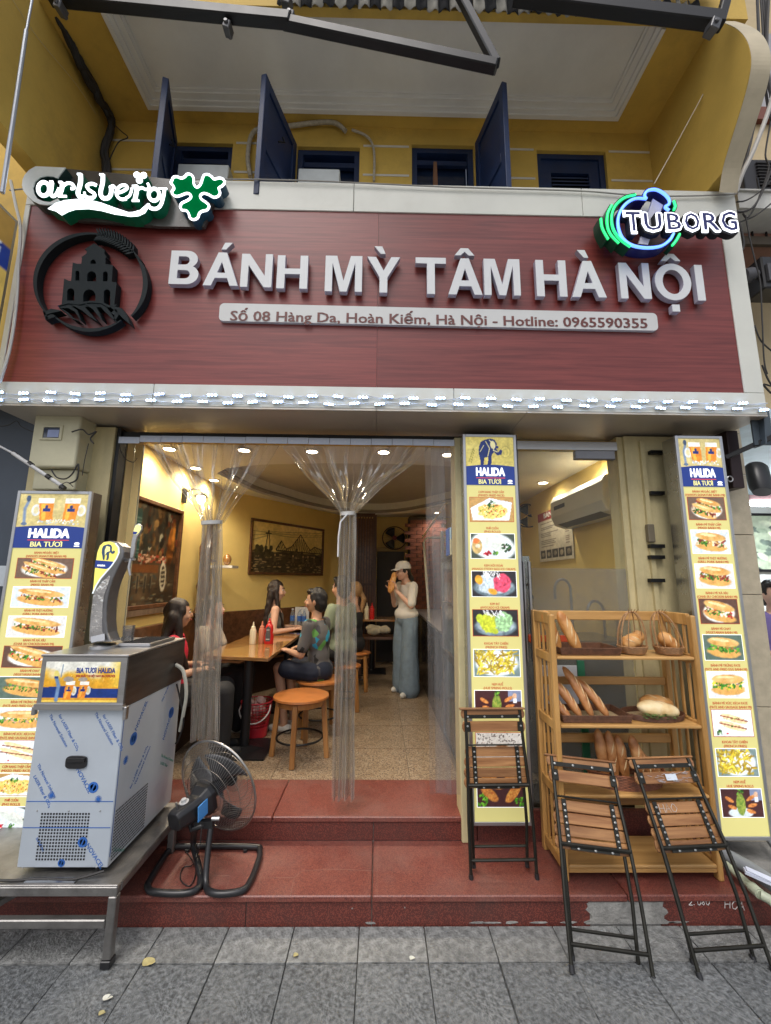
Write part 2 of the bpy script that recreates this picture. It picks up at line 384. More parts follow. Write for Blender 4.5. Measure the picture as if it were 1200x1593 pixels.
def cap_polys(ch):
    base, acc = ACC.get(ch, (ch, [])); w_, P = CAPS[base]; return w_, P+[(a, []) for a in acc]

# ------------------------------------------------------------------ flat print painter
def vnoise(U, W, sc, seed):
    r = np.random.default_rng(seed); G = r.random((64, 64)); x = U*sc; y = W*sc
    xi = np.floor(x).astype(int); yi = np.floor(y).astype(int); fx = x-xi; fy = y-yi; fx = fx*fx*(3-2*fx); fy = fy*fy*(3-2*fy)
    g = lambda a, b: G[a % 64, b % 64]
    return (g(xi, yi)*(1-fx)+g(xi+1, yi)*fx)*(1-fy)+(g(xi, yi+1)*(1-fx)+g(xi+1, yi+1)*fx)*fy
class Pic:
    def __init__(s, asp, n=34, bg=(200, 200, 200), seed=1):
        s.asp = asp; s.ny = n; s.nx = max(4, int(n*asp)); s.seed = seed
        u = np.linspace(0, asp, s.nx+1); v = np.linspace(0, 1, s.ny+1); s.U, s.W = np.meshgrid(u, v)
        s.C = np.ones(s.U.shape+(3,))*np.array(bg, float)
    def blend(s, m, col, a=1.):
        m = (np.clip(m, 0, 1)*a)[..., None]; s.C = s.C*(1-m)+np.array(col, float)*m
    def nz(s, sc): s.seed += 1; return vnoise(s.U+3, s.W+5, sc, s.seed)
    def ell(s, cx, cy, rx, ry, rot=0, col=(0, 0, 0), wob=.0, var=.0, soft=.12, vsc=9, col2=None):
        a = radians(rot); dx, dy = s.U-cx, s.W-cy; x = (dx*cos(a)+dy*sin(a))/rx; y = (-dx*sin(a)+dy*cos(a))/ry
        d = np.sqrt(x*x+y*y)
        if wob: d = d+(s.nz(10)-.5)*wob
        m = np.clip((1-d)/soft, 0, 1)
        n = s.nz(vsc)[..., None]; c = np.array(col, float)
        c = (c*(1-n)+np.array(col2, float)*n) if col2 is not None else c*(1+(n-.5)*2*var)
        m = m[..., None]; s.C = s.C*(1-m)+c*m
    def rect(s, x0, x1, y0, y1, col, a=1.):
        s.blend(((s.U >= x0) & (s.U <= x1) & (s.W >= y0) & (s.W <= y1)).astype(float), col, a)
    def poly(s, pts, col, a=1.):
        m = np.zeros(s.U.shape, bool); n = len(pts)
        for i in range(n):
            (x1, y1), (x2, y2) = pts[i], pts[(i+1) % n]
            c = ((y1 > s.W) != (y2 > s.W)) & (s.U < (x2-x1)*(s.W-y1)/((y2-y1) or 1e-9)+x1); m ^= c
        s.blend(m.astype(float), col, a)
    def line(s, pts, wd, col, a=1.):
        for (x1, y1), (x2, y2) in zip(pts, pts[1:]):
            L = (x2-x1)**2+(y2-y1)**2 or 1e-9; t = np.clip(((s.U-x1)*(x2-x1)+(s.W-y1)*(y2-y1))/L, 0, 1)
            d = np.hypot(s.U-x1-t*(x2-x1), s.W-y1-t*(y2-y1)); s.blend(np.clip((wd-d)/(wd*.5), 0, 1), col, a)
    def mesh(s, name, o, xd, yd, m):
        """o: lower-left corner, xd/yd: full edge vectors"""
        o, xd, yd = Vector(o), Vector(xd), Vector(yd); s.C = s.C*(1+.12*(s.nz(26)-.5)+.12*(s.nz(9)-.5))[..., None]
        vs = [o+xd*(i/s.nx)+yd*(j/s.ny) for j in range(s.ny+1) for i in range(s.nx+1)]
        w_ = s.nx+1; fs = [(j*w_+i, j*w_+i+1, (j+1)*w_+i+1, (j+1)*w_+i) for j in range(s.ny) for i in range(s.nx)]
        me = bpy.data.meshes.new(name); me.from_pydata([tuple(v) for v in vs], [], fs)
        ca = me.color_attributes.new('print', 'FLOAT_COLOR', 'POINT')
        c = np.clip(s.C/255, 0, 1).reshape(-1, 3); c = np.where(c <= .04045, c/12.92, ((c+.055)/1.055)**2.4)
        ca.data.foreach_set('color', np.concatenate([c, np.ones((len(c), 1))], 1).astype(np.float32).ravel())
        me.materials.append(m); return me
def print_obj(name, pic, o, xd, yd, m, parent, label=None):
    o0 = ORG.get(parent.name, Vector((0, 0, 0))) if parent else Vector((0, 0, 0))
    ob = link(bpy.data.objects.new(name, pic.mesh(name, Vector(o)-o0, xd, yd, m))); ob.parent = parent; ORG[ob.name] = o0.copy()
    if label: ob['label'] = label
    return ob

# food prints -----------------------------------------------------
BUN, BUN2, GRN, GRN2 = (214, 160, 84), (240, 200, 130), (60, 120, 40), (120, 170, 70)
def leaves(p, cx, cy, rx, ry, n, cols=((50, 110, 35), (110, 165, 60), (35, 80, 30)), r=.05):
    for i in range(n):
        a = random.random()*2*pi; q = random.random()**.5
        p.ell(cx+rx*q*cos(a), cy+ry*q*sin(a), r*(.6+random.random()), r*(.4+random.random()*.5), random.random()*180, random.choice(cols), .3, .2)
def pic_sandwich(asp, seed, bgc=(226, 222, 214), rot=-6, fill=((150, 60, 45), (235, 215, 180), (70, 130, 45), (120, 50, 40)), two=False, dark=False):
    random.seed(seed); p = Pic(asp, 34, bgc, seed)
    if dark: p.ell(asp/2, .45, asp*.44, .44, 0, (235, 235, 230), .03, .05)
    def one(cx, cy, L, H, ro):
        L *= 1.1; H *= 1.25; p.ell(cx, cy-H*.55, L, H*.75, ro, BUN, .08, .12, col2=(232, 180, 105))
        for i in range(46):
            t = (random.random()*2-1)*.86; a = radians(ro); yy = (random.random()-.55)*H*.8
            p.ell(cx+t*L*cos(a)-yy*sin(a), cy+t*L*sin(a)+yy*cos(a), .05+random.random()*.05, .03+random.random()*.03, random.random()*180, random.choice(fill), .3, .2)
        leaves(p, cx-L*.35, cy, L*.45, H*.5, 12, r=.05)
        p.ell(cx+.02, cy+H*.75, L*.97, H*.62, ro, (205, 145, 70), .06, .15, col2=BUN2, vsc=6)
        p.ell(cx-L*.1, cy+H*1.0, L*.55, H*.2, ro, (250, 218, 160), .2, .05)
    if two: one(asp*.55, .62, asp*.33, .17, rot-8); one(asp*.42, .36, asp*.33, .17, rot-12)
    else: one(asp*.5, .48, asp*.41, .25, rot)
    return p
def pic_baguettes(asp, seed):
    p = Pic(asp, 34, (232, 238, 242), seed); random.seed(seed)
    for cy, cx in ((.66, .55), (.38, .5)):
        p.ell(asp*cx, cy, asp*.36, .14, -16, (236, 205, 150), .03, .05, col2=(250, 232, 190)); p.line([(asp*(cx-.33), cy+.12), (asp*(cx+.33), cy-.1)], .03, (140, 60, 40)); leaves(p, asp*cx, cy, asp*.28, .03, 12, r=.022)
    leaves(p, asp*.14, .14, .12, .08, 10); p.ell(asp*.35, .1, .05, .03, 0, (200, 30, 30)); return p
def pic_rice(asp, seed):
    random.seed(seed); p = Pic(asp, 36, (190, 150, 90), seed)
    p.poly([(.1, .05), (.02, .55), (asp*.45, .98), (asp*.98, .8), (asp*.9, .05)], (228, 234, 238)); p.ell(asp*.52, .42, asp*.37, .33, 0, (226, 190, 90), .25, .2, col2=(245, 225, 140))
    for i in range(90):
        a = random.random()*2*pi; q = random.random()**.5
        p.ell(asp*.52+asp*.33*q*cos(a), .42+.29*q*sin(a), .035, .025, random.random()*180, random.choice(((190, 60, 40), (245, 225, 130), (215, 170, 70), (90, 140, 50), (240, 235, 200))), .2, .1)
    leaves(p, asp*.5, .72, .16, .12, 12); return p
def pic_rolls(asp, seed):
    random.seed(seed); p = Pic(asp, 36, (70, 80, 70), seed); p.ell(asp*.5, .5, asp*.55, .6, -10, (222, 232, 236), .03, .04)
    p.ell(asp*.5, .72, asp*.38, .16, -22, (230, 232, 224), .05, .06); p.ell(asp*.55, .5, asp*.3, .13, -22, (215, 222, 214), .05, .06)
    leaves(p, asp*.8, .42, .2, .2, 30, ((40, 80, 40), (70, 110, 60), (60, 50, 45))); leaves(p, asp*.55, .2, .12, .1, 10)
    p.ell(asp*.14, .5, .22, .34, 0, (200, 170, 110), .05, .2); p.ell(asp*.12, .7, .16, .12, 0, (235, 130, 70), .3, .2); p.ell(asp*.16, .5, .12, .08, 0, (230, 215, 190), .3, .1)
    leaves(p, asp*.36, .2, .15, .1, 14, ((200, 30, 50), (220, 60, 70), (170, 20, 40))); return p
def pic_ice(asp, seed, c1=(228, 80, 110), c2=(200, 216, 226), c3=(235, 170, 60)):
    random.seed(seed); p = Pic(asp, 36, (48, 46, 50), seed); p.ell(asp*.5, .36, asp*.5, .4, 0, (110, 130, 140), .03, .2); p.ell(asp*.5, .4, asp*.44, .32, 0, (150, 165, 172), .1, .2)
    p.ell(asp*.34, .5, .36, .42, 10, c2, .25, .14, vsc=16); p.ell(asp*.68, .54, .38, .4, 0, c1, .2, .25, vsc=18); p.ell(asp*.16, .66, .16, .2, 20, c3, .1, .1); p.ell(asp*.46, .2, .2, .12, -20, c3, .1, .1)
    for i in range(16):
        x = asp*(.25+random.random()*.4); y = .72+random.random()*.2; p.line([(x, y), (x+.2*random.random()-.1, y+.12), (x+.3*random.random()-.05, y-.06)], .014, (240, 244, 246))
    return p
def pic_fries(asp, seed):
    random.seed(seed); p = Pic(asp, 36, (120, 140, 140), seed); p.ell(asp*.5, .5, asp*.5, .52, 0, (225, 232, 236), .02, .03)
    for i in range(150):
        x = asp*(.06+random.random()*.82); y = .06+random.random()*.84; a = random.random()*pi; L = .14+random.random()*.1
        c = random.choice(((226, 205, 60), (240, 225, 90), (200, 170, 45), (170, 150, 50), (150, 120, 40))); p.line([(x, y), (x+L*cos(a), y+L*sin(a))], .035, c)
    return p
def pic_nem(asp, seed, pine=True):
    random.seed(seed); p = Pic(asp, 36, (70, 40, 42), seed)
    if pine:
        p.rect(asp*.72, asp, .6, 1, (130, 140, 170)); p.ell(asp*.45, .15, asp*.32, .2, 0, (210, 222, 226), .03)
        p.ell(asp*.47, .45, .19, .42, 0, (90, 130, 50), .08, .3, vsc=22, col2=(170, 175, 80)); leaves(p, asp*.47, .92, .14, .1, 10)
        for (x, y, r) in ((.2, .62, -30), (.25, .35, -20), (.72, .68, 30), (.75, .42, 12), (.7, .2, -15)): p.ell(asp*x, y, .2, .075, r, (186, 100, 50), .2, .2, col2=(226, 160, 90), vsc=22)
        p.ell(asp*.86, .8, .09, .12, 0, (220, 180, 150)); p.rect(asp*.82, asp*.9, .55, .72, (240, 240, 245))
    else:
        leaves(p, asp*.1, .2, .2, .2, 20, ((70, 140, 30), (110, 180, 50))); leaves(p, asp*.9, .2, .2, .2, 16, ((70, 140, 30), (110, 180, 50)))
        for (x, y, r) in ((.25, .45, -40), (.75, .45, 50), (.5, .75, 8), (.8, .85, -20), (.2, .85, 12)): p.ell(asp*x, y, .42, .17, r, (176, 90, 40), .12, .2, col2=(226, 168, 84), vsc=24)
        p.ell(asp*.5, .8, .16, .13, 0, (230, 215, 150), .2, .3, vsc=22)
    return p
def pic_coffee(asp, seed):
    random.seed(seed); p = Pic(asp, 30, (225, 222, 214), seed)
    for i in range(70): p.ell(asp*random.random(), .35+.65*random.random()**.7, .035, .022, random.random()*180, (60, 40, 28), .1, .2)
    p.ell(asp*.55, .35, .4, .25, 0, (235, 225, 205), .02); p.ell(asp*.55, .38, .32, .17, 0, (150, 100, 60), .03, .2); return p
def mug(p, x, y, w_, h, ti=0):
    p.ell(x+w_*.75*(1 if ti >= 0 else -1), y+h*.5, w_*.32, h*.3, 0, (222, 226, 224)); p.ell(x+w_*.75*(1 if ti >= 0 else -1), y+h*.5, w_*.18, h*.18, 0, (215, 205, 160))
    q = ti*.06; p.poly([(x-w_*.42, y), (x+w_*.42, y), (x+w_*.5+q, y+h), (x-w_*.5+q, y+h)], (228, 138, 44)); p.poly([(x-w_*.3, y+.02), (x-w_*.05, y+.02), (x-w_*.02+q, y+h*.8), (x-w_*.32+q, y+h*.8)], (248, 180, 70))
    p.poly([(x-w_*.51+q, y+h*.84), (x+w_*.51+q, y+h*.84), (x+w_*.52+q, y+h*1.08), (x-w_*.52+q, y+h*1.08)], (244, 242, 232)); p.rect(x-w_*.25+q*.5, x+w_*.25+q*.5, y+h*.45, y+h*.58, (30, 50, 120)); p.ell(x+q*.5, y+h*.66, w_*.11, h*.1, 0, (30, 50, 110))
def pic_mugs(asp, seed):
    random.seed(seed); p = Pic(asp, 52, (206, 190, 128), seed); n = p.nz(3); p.C += ((n-.5)*26)[..., None]
    p.line([(.2, .12), (.17, .55), (.25, .78)], .055, (120, 140, 170)); p.ell(.24, .86, .07, .1, 0, (60, 80, 110)); p.ell(.2, .1, .09, .05, 0, (90, 110, 140))
    mug(p, asp*.42, .2, .42, .62, -1); mug(p, asp*.75, .2, .42, .62, 1)
    for i in range(46): p.ell(asp*(.3+.6*random.random()), .1+.12*random.random(), .03, .02, random.random()*180, random.choice(((240, 244, 246), (180, 190, 200), (235, 225, 190))), .2)
    return p
ELE = [(0.28, .02), (.36, .02), (.40, .3), (.52, .34), (.5, .12), (.46, .02), (.56, .0), (.62, .14), (.63, .42), (.70, .5), (.80, .38), (.93, .42), (.97, .56), (.90, .60), (.84, .50), (.78, .62), (.80, .80), (.74, .93), (.60, .98), (.42, .93), (.30, .86), (.24, .70), (.22, .45), (.26, .25)]
def pic_elephant(asp, seed):
    p = Pic(asp, 56, (212, 196, 110), seed); n = p.nz(3); p.C += ((n-.5)*20)[..., None]
    for k in range(6): p.ell(.12+k*.03, .18+k*.08, .045, .02, 60, (160, 150, 70), 0); p.ell(.2+k*.02, .14+k*.08, .045, .02, 120, (160, 150, 70), 0)
    p.ell(asp*.83, .5, .2, .22, 0, (180, 165, 85)); p.ell(asp*.83, .5, .17, .19, 0, (212, 196, 110)); p.ell(asp*.83, .5, .1, .12, 0, (185, 170, 90), 0, .2)
    p.poly([(x*1.08*asp*.62+asp*.12, y*.98) for x, y in ELE], (26, 46, 108)); 
    p.line([(asp*.42, .86), (asp*.5, .62), (asp*.46, .36)], .018, (235, 225, 160)); p.line([(asp*.5, .9), (asp*.6, .74), (asp*.58, .55), (asp*.66, .5)], .02, (240, 232, 180))
    p.ell(asp*.57, .74, .1, .15, 10, (230, 222, 170)); p.ell(asp*.66, .66, .05, .05, 0, (26, 46, 108)); p.line([(asp*.3, .5), (asp*.38, .72)], .014, (235, 225, 160)); return p
# ================================================================== THE SETTING
Z1, ZF = .131, .261           # lower step, shop floor
YR1, YR2, YF = 2.30, 2.724, 3.155
M_stone = mat('paving stone', (.125, .133, .138), .8, var=.5, vscale=48, bump=1., bscale=90, dirt=.7, dirtcol=(.23, .24, .24), detail=12, sharp=.13, orand=.16, dirtscale=3.5)
M_joint = mat('joint', (.25, .24, .22), .95, var=.3, vscale=30, bump=.5)
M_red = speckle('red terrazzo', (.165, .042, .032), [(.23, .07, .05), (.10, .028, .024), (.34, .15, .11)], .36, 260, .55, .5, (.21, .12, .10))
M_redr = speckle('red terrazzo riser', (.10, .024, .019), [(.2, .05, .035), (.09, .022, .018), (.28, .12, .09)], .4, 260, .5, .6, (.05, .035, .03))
M_tile = speckle('floor terrazzo', (.27, .19, .115), [(.20, .12, .07), (.38, .30, .21), (.09, .06, .04), (.46, .39, .30)], .3, 130, .7, .5, (.22, .16, .1))
M_yel = mat('yellow interior paint', (.74, .56, .20), .6, var=.07, vscale=2.5, bump=.05, bscale=90)
M_yelup = mat('yellow render upstairs', (.60, .40, .08), .75, var=.14, vscale=1.6, bump=.12, bscale=60, dirt=.6, dirtcol=(.22, .15, .05), dirtscale=1.3)
M_cream = mat('cream jamb paint', (.55, .47, .26), .55, var=.12, vscale=5, bump=.12, bscale=40, dirt=.5, dirtcol=(.22, .18, .1), stretch=(3, 3, .6))
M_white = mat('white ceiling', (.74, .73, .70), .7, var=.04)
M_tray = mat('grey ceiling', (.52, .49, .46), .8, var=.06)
M_steel = mat('stainless steel', (.48, .48, .49), .3, 1., var=.1, vscale=3, stretch=(1, 1, 12), bump=.04, dirt=.25, dirtcol=(.25, .24, .23))
M_steelv = mat('stainless cladding', (.42, .42, .42), .26, 1., var=.22, vscale=2.4, bump=.12, bscale=4, dirt=.3, dirtcol=(.2, .19, .18))
M_alu = mat('aluminium frame', (.5, .51, .53), .38, .9, var=.06)
M_black = mat('black metal', (.012, .012, .013), .4, .4, var=.2)
M_blackpl = mat('black plastic', (.018, .018, .02), .32, var=.2)
M_cable = mat('black cable', (.022, .02, .02), .6, var=.3)
M_blue = mat('navy shutter paint', (.005, .020, .075), .5, var=.25, vscale=5, bump=.1, dirt=.3, dirtcol=(.03, .04, .06))
M_dark = mat('dark void', (.015, .015, .018), .9)
M_frame = mat('cream sign edging', (.60, .61, .56), .45, var=.05, vscale=3, dirt=.3, dirtcol=(.38, .36, .29))
M_soff = mat('soffit aluminium', (.50, .45, .38), .35, .25, var=.05, vscale=2)

# ---- ground: one sheet to the horizon, paving stones laid on it in front of the step
mb = MB(); mb.box(-300, 300, -300, 300, -.2, -.028); struct('ground', mb, M_joint)
pav = thing('pavement', 'grey stone pavement in front of the shop', None, (0, 1.2, 0), kind='structure'); del pav['label']
SX, SY, X0, Y0 = .312, .42, -.077, 2.102
meshes = []
for k in range(4):
    b = MB(); r = random.Random(k)
    z = [r.uniform(-.003, .001) for _ in range(4)]
    w2, d2 = SX/2-.0028, SY/2-.0028
    top = [(-w2, -d2, z[0]), (w2, -d2, z[1]), (w2, d2, z[2]), (-w2, d2, z[3])]; ins = .004
    lo = [(x*(1+ins/w2), y*(1+ins/d2), -.028) for x, y, _ in top]
    b.add(top+lo, [(0, 1, 2, 3), (0, 4, 5, 1), (1, 5, 6, 2), (2, 6, 7, 3), (3, 7, 4, 0)])
    meshes.append(b.mesh('paving_stone', M_stone))
edge = None
for j in range(5):
    for i in range(-10, 11):
        if j == 0:
            x = X0+(i+.5)*SX; zz = .0
            if edge is None:
                b = MB(); b.box(-SX/2+.0028, SX/2-.0028, -.094, .094, -.028, -.001); edge = b.mesh('paving_stone', mat('cement washed stone', (.21, .215, .21), .9, var=.35, vscale=26, bump=1., bscale=90, dirt=.5, dirtcol=(.11, .115, .12), detail=12, sharp=.12, orand=.12))
            piece('paving_stone', edge, pav, (x, 2.2, zz))
        else:
            off = (0, .0, .03, -.02, .05)[j]
            piece('paving_stone', meshes[(i*7+j*3) % 4], pav, (X0+(i+.5)*SX+off+random.uniform(-.0015, .0015), Y0-SY*(j-.5)+random.uniform(-.002, .002), random.uniform(-.003, .001)), (0, 0, pi*((i+j) % 2)+random.uniform(-.004, .004)))
# leaf litter and dark gum spots on the pavement
M_leaf = mat('dry leaf', (.42, .36, .16), .7, var=.3, vscale=30)
for n, (x, y, s, r, c) in enumerate(((230, 1498, .028, .3, 0), (167, 1554, .017, 1.2, 1), (158, 1578, .012, .7, 0), (460, 1487, .012, 0, 0), (641, 1492, .012, .5, 1))):
    p = at(x, y, Z=.002); b = MB(); k = [(1, 0), (.6, .45), (.1, .55), (-.6, .4), (-1, 0), (-.5, -.5), (.2, -.35), (.7, -.3)]
    b.grid(lambda u, v: (p.x+s*cos(r+2*pi*u)*(v+.02)*(1+.25*sin(9*u)), p.y+s*.7*sin(r+2*pi*u)*(v+.02), .003+.006*v*abs(sin(5*u+r))), 12, 3)
    lf = ('curled yellow leaf lying by the steel trolley leg', 'pale seed husk lying on the grey stones', 'small dry leaf near the bottom edge of the pavement', 'tiny dry leaf scrap on the stones by the steps', 'tiny white scrap on the middle paving stones')[n]
    tag(build('fallen_leaf', b, M_leaf if c == 0 else mat('husk', (.6, .6, .52), .7)), lf, 'leaf', 'litter on the pavement')

# ---- steps
st = thing('entrance_steps', 'x', None, (0, YR1, 0), kind='structure'); del st['label']
XL, XR, XM = -1.9, 2.02, .60
core = MB(); core.box(XL+.01, XR-.01, YR1+.012, YR2+.8, -.1, Z1-.03); core.box(XL+.01, XM-.003, YR2+.012, YF, Z1-.03, ZF-.03); build('core', core, M_joint, st)
def slab(x0, x1, y0, y1, z0, z1, m, nm, bv=.004):
    b = MB(); b.box(x0, x1, y0, y1, z0, z1); return build(nm, b, m, st, bevel=bv)
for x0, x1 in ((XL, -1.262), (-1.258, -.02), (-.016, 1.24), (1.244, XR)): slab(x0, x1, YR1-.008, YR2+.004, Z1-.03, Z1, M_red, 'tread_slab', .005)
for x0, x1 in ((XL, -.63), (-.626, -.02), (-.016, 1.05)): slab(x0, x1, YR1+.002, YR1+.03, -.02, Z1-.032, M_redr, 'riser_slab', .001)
# where the facing has broken off a rough patch of cement shows
M_cement = mat('bare cement', (.27, .265, .25), .9, var=.35, vscale=14, bump=.8, bscale=50)
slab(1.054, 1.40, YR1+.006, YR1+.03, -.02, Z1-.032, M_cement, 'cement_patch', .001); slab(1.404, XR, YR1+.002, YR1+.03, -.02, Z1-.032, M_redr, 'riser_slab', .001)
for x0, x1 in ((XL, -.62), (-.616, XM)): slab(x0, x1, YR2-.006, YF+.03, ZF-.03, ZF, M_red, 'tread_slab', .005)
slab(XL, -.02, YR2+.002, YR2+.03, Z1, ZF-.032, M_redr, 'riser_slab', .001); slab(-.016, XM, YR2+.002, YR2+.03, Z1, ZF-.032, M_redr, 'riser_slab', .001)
b = MB()
def crack(pts, z, wd=.0009):
    p3 = [V(*at(x, y, Z=z)) for x, y in pts]
    for a, c in zip(p3, p3[1:]): b.bar(a, c, wd*2, .0012)
crack([(402, 1393), (405, 1366), (458, 1365), (470, 1355), (520, 1352), (587, 1355)], Z1); crack([(458, 1365), (452, 1394)], Z1); crack([(587, 1310), (587, 1392)], Z1); crack([(318, 1362), (358, 1362), (352, 1386)], Z1)
crack([(470, 1270), (560, 1268), (575, 1272)], ZF); build('crack_line', b, mat('pale grout', (.24, .13, .10), .8), st)
r_ = random.Random(21)
b = MB()
def flake(x, z, w_, h):
    n = 11; pts = [(x+w_*cos(2*pi*k/n)*r_.uniform(.5, 1.1), YR1-.0002, z+.004+h*sin(2*pi*k/n)*r_.uniform(.5, 1.1)) for k in range(n)]; pts = [p for i, p in enumerate(pts) if i == 0 or (Vector(p)-Vector(pts[i-1])).length > .001]; b.prism(pts, (0, .01, 0))
for k in range(9): flake(r_.choice((r_.uniform(-1.2, 2.0), r_.uniform(.4, 1.9))), .006, r_.uniform(.02, .07), r_.uniform(.004, .007))
ed = [(x, .003) for x in np.linspace(1.03, 1.43, 12)]+[(1.43+r_.uniform(-.02, .012), z) for z in np.linspace(.012, .09, 7)]+[(x, .0975) for x in np.linspace(1.42, 1.05, 10)]+[(1.03+r_.uniform(-.015, .03), z) for z in np.linspace(.09, .012, 7)]
b.prism([(x, YR1-.001, z) for x, z in ed], (0, .006, 0))
for k in range(3): flake(r_.uniform(-1.2, 1.9), r_.uniform(.03, .09), r_.uniform(.002, .006), r_.uniform(.002, .005))
o = build('cement_flakes', b, M_cement, st); o['kind'] = 'stuff'
# chalk scribbles on the riser
M_chalk = mat('chalk', (.62, .6, .58), .9)
def scribble(strokes, plane, ox, oy, sc, name, parent, m=M_chalk, rad=.0016, Yp=None):
    b = MB()
    for s in strokes:
        pts = [at(ox+x*sc, oy+y*sc, Y=Yp) for x, y in s]; b.tube(pts, rad, 5)
    return build(name, b, m, parent)
CH = {'2': [[(0, 2), (2, 0), (5, 1), (5, 4), (0, 10), (6, 10)]], '.': [[(1, 9), (2, 9.5)]], '0': [[(3, 0), (0, 4), (1, 9), (4, 10), (6, 6), (5, 1), (3, 0)]], '8': [[(3, 0), (0, 2), (5, 7), (3, 10), (0, 8), (5, 2), (3, 0)]],
      'H': [[(0, 0), (0, 10)], [(6, 0), (6, 10)], [(0, 5), (6, 5)]], 'O': [[(3, 0), (0, 4), (1, 9), (4, 10), (7, 6), (5, 1), (3, 0)]], 'A': [[(0, 10), (3, 0), (6, 10)], [(1, 6), (5, 6)]], '`': [[(1, -4), (3, -2)]], "'": [[(3, -3), (5, -4), (4, -1)]]}
def chalk(s, x, y, h, Yp, parent, dx=8.5, m=M_chalk, rad=.0016, dy=0):
    st_ = []
    for i, c in enumerate(s.replace('`', '').replace("'", '')): st_ += [[(px_+i*dx, py_+i*dy) for px_, py_ in q] for q in CH[c]]
    scribble(st_, None, x, y, h/10, 'chalk_writing', parent, m, rad, Yp)
chalk('2.080', 1072, 1399, 9, YR1-.001, st, 7.4); chalk('HOA', 1128, 1400, 13, YR1-.001, st, 8.6, dy=1.2); chalk('`', 1138, 1400, 13, YR1-.001, st)

# ---- interior floor tiles
fl = thing('floor', 'x', None, (0, 5, 0), kind='structure'); del fl['label']
b = MB(); b.box(-2.6, 2.3, YF+.0, 9, .1, ZF-.006); build('floor_bed', b, mat('floor grout', (.12, .09, .06), .8), fl)
TS = .4925; b = MB(); b.box(-TS/2+.002, TS/2-.002, -.275+.002, .275-.002, -.006, 0); tm = b.mesh('floor_tile', M_tile)
yy = YF+.035
for j in range(9):
    for i in range(-4, 5):
        x = -.2575+(i+.5)*TS
        if j == 0: piece('floor_tile', tm, fl, (x, 3.455, ZF))
        else: piece('floor_tile', tm, fl, (x, 3.455+.552*j, ZF))

# ---- shop interior walls
b = MB(); b.box(-2.17, -2.05, 3.0, 5.3, ZF, 3.1); struct('wall_left', b, M_yel)
b = MB(); b.prism([(-2.05, 5.3, ZF), (-2.11, 5.36, ZF), (-.69, 7.56, ZF), (-.6, 7.5, ZF)], (0, 0, 2.8)); struct('wall_slanted', b, M_yel)
b = MB(); b.box(-.9, 2.3, 7.5, 7.6, ZF, 3.1); bw = struct('wall_back', b, M_yel)
b = MB(); b.box(2.1, 2.22, 2.86, 7.5, ZF, 3.1); struct('wall_right', b, M_yel)
# ceiling with a dropped curved border
CZ = 2.80
arc = [at(383, 760, Z=CZ), at(410, 770, Z=CZ), at(437, 777, Z=CZ), at(480, 789, Z=CZ), at(523, 797, Z=CZ), at(560, 800, Z=CZ), at(597, 801, Z=CZ), at(630, 798, Z=CZ), at(660, 793, Z=CZ), at(700, 784, Z=CZ)]
arc = [(p.x, p.y) for p in arc]
tray = [(-1.85, 4.0)]+arc+[(1.5, 5.6), (1.6, 4.0)]
def smoothpts(P, n=3):
    for _ in range(n):
        Q = []
        for i in range(len(P)):
            a, c = P[i], P[(i+1) % len(P)]; Q += [(a[0]*.75+c[0]*.25, a[1]*.75+c[1]*.25), (a[0]*.25+c[0]*.75, a[1]*.25+c[1]*.75)]
        P = Q
    return P
tray = smoothpts(tray, 2)
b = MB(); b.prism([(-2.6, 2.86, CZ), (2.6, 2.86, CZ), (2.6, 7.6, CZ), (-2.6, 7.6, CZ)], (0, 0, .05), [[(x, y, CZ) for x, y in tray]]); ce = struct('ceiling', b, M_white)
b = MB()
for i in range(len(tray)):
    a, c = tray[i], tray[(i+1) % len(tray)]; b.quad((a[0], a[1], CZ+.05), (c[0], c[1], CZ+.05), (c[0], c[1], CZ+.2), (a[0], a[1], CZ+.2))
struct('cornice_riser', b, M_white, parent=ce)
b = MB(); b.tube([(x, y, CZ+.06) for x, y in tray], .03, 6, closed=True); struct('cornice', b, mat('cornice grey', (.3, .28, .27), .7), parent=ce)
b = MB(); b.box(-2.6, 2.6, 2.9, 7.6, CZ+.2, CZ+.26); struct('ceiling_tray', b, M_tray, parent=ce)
# recessed ceiling lamps
M_lampon = glow('lamp glow', (1, .86, .62), 22); M_ring = mat('lamp ring', (.75, .74, .72), .4)
b = MB(); b.lathe([(.068, 0), (.068, -.008), (.05, -.012), (.048, -.004)], seg=20); rm = b.mesh('rim', M_ring, True)
b = MB(); b.lathe([(.0001, -.006), (.048, -.006)], seg=20); dm = b.mesh('lens', M_lampon)
LAMPS = [(264, 697), (380, 699), (486, 701), (597, 702), (305, 727), (333, 746), (397, 777), (440, 786), (476, 794), (512, 802), (610, 807), (681, 797), (912, 711), (845, 750), (697, 706)]
LBL = ['leftmost lamp of the front ceiling row, seen through the first gathered curtain', 'ceiling lamp at the top of the first gathered curtain', 'ceiling lamp above the gap between the two gathered curtains', 'ceiling lamp above the second gathered curtain',
       'ceiling lamp behind the first curtain, second from the front on the left', 'ceiling lamp behind the first curtain, third from the front on the left', 'ceiling lamp above the left edge of the bridge picture', 'ceiling lamp above the middle of the bridge picture',
       'ceiling lamp above the right edge of the bridge picture', 'ceiling lamp beside the slatted screen', 'ceiling lamp above the round wall fan at the back', 'ceiling lamp seen through the flat curtain strip on the right', 'ceiling lamp in front of the white air conditioner', 'ceiling lamp behind the air conditioner', 'small lamp at the top right corner of the doorway']
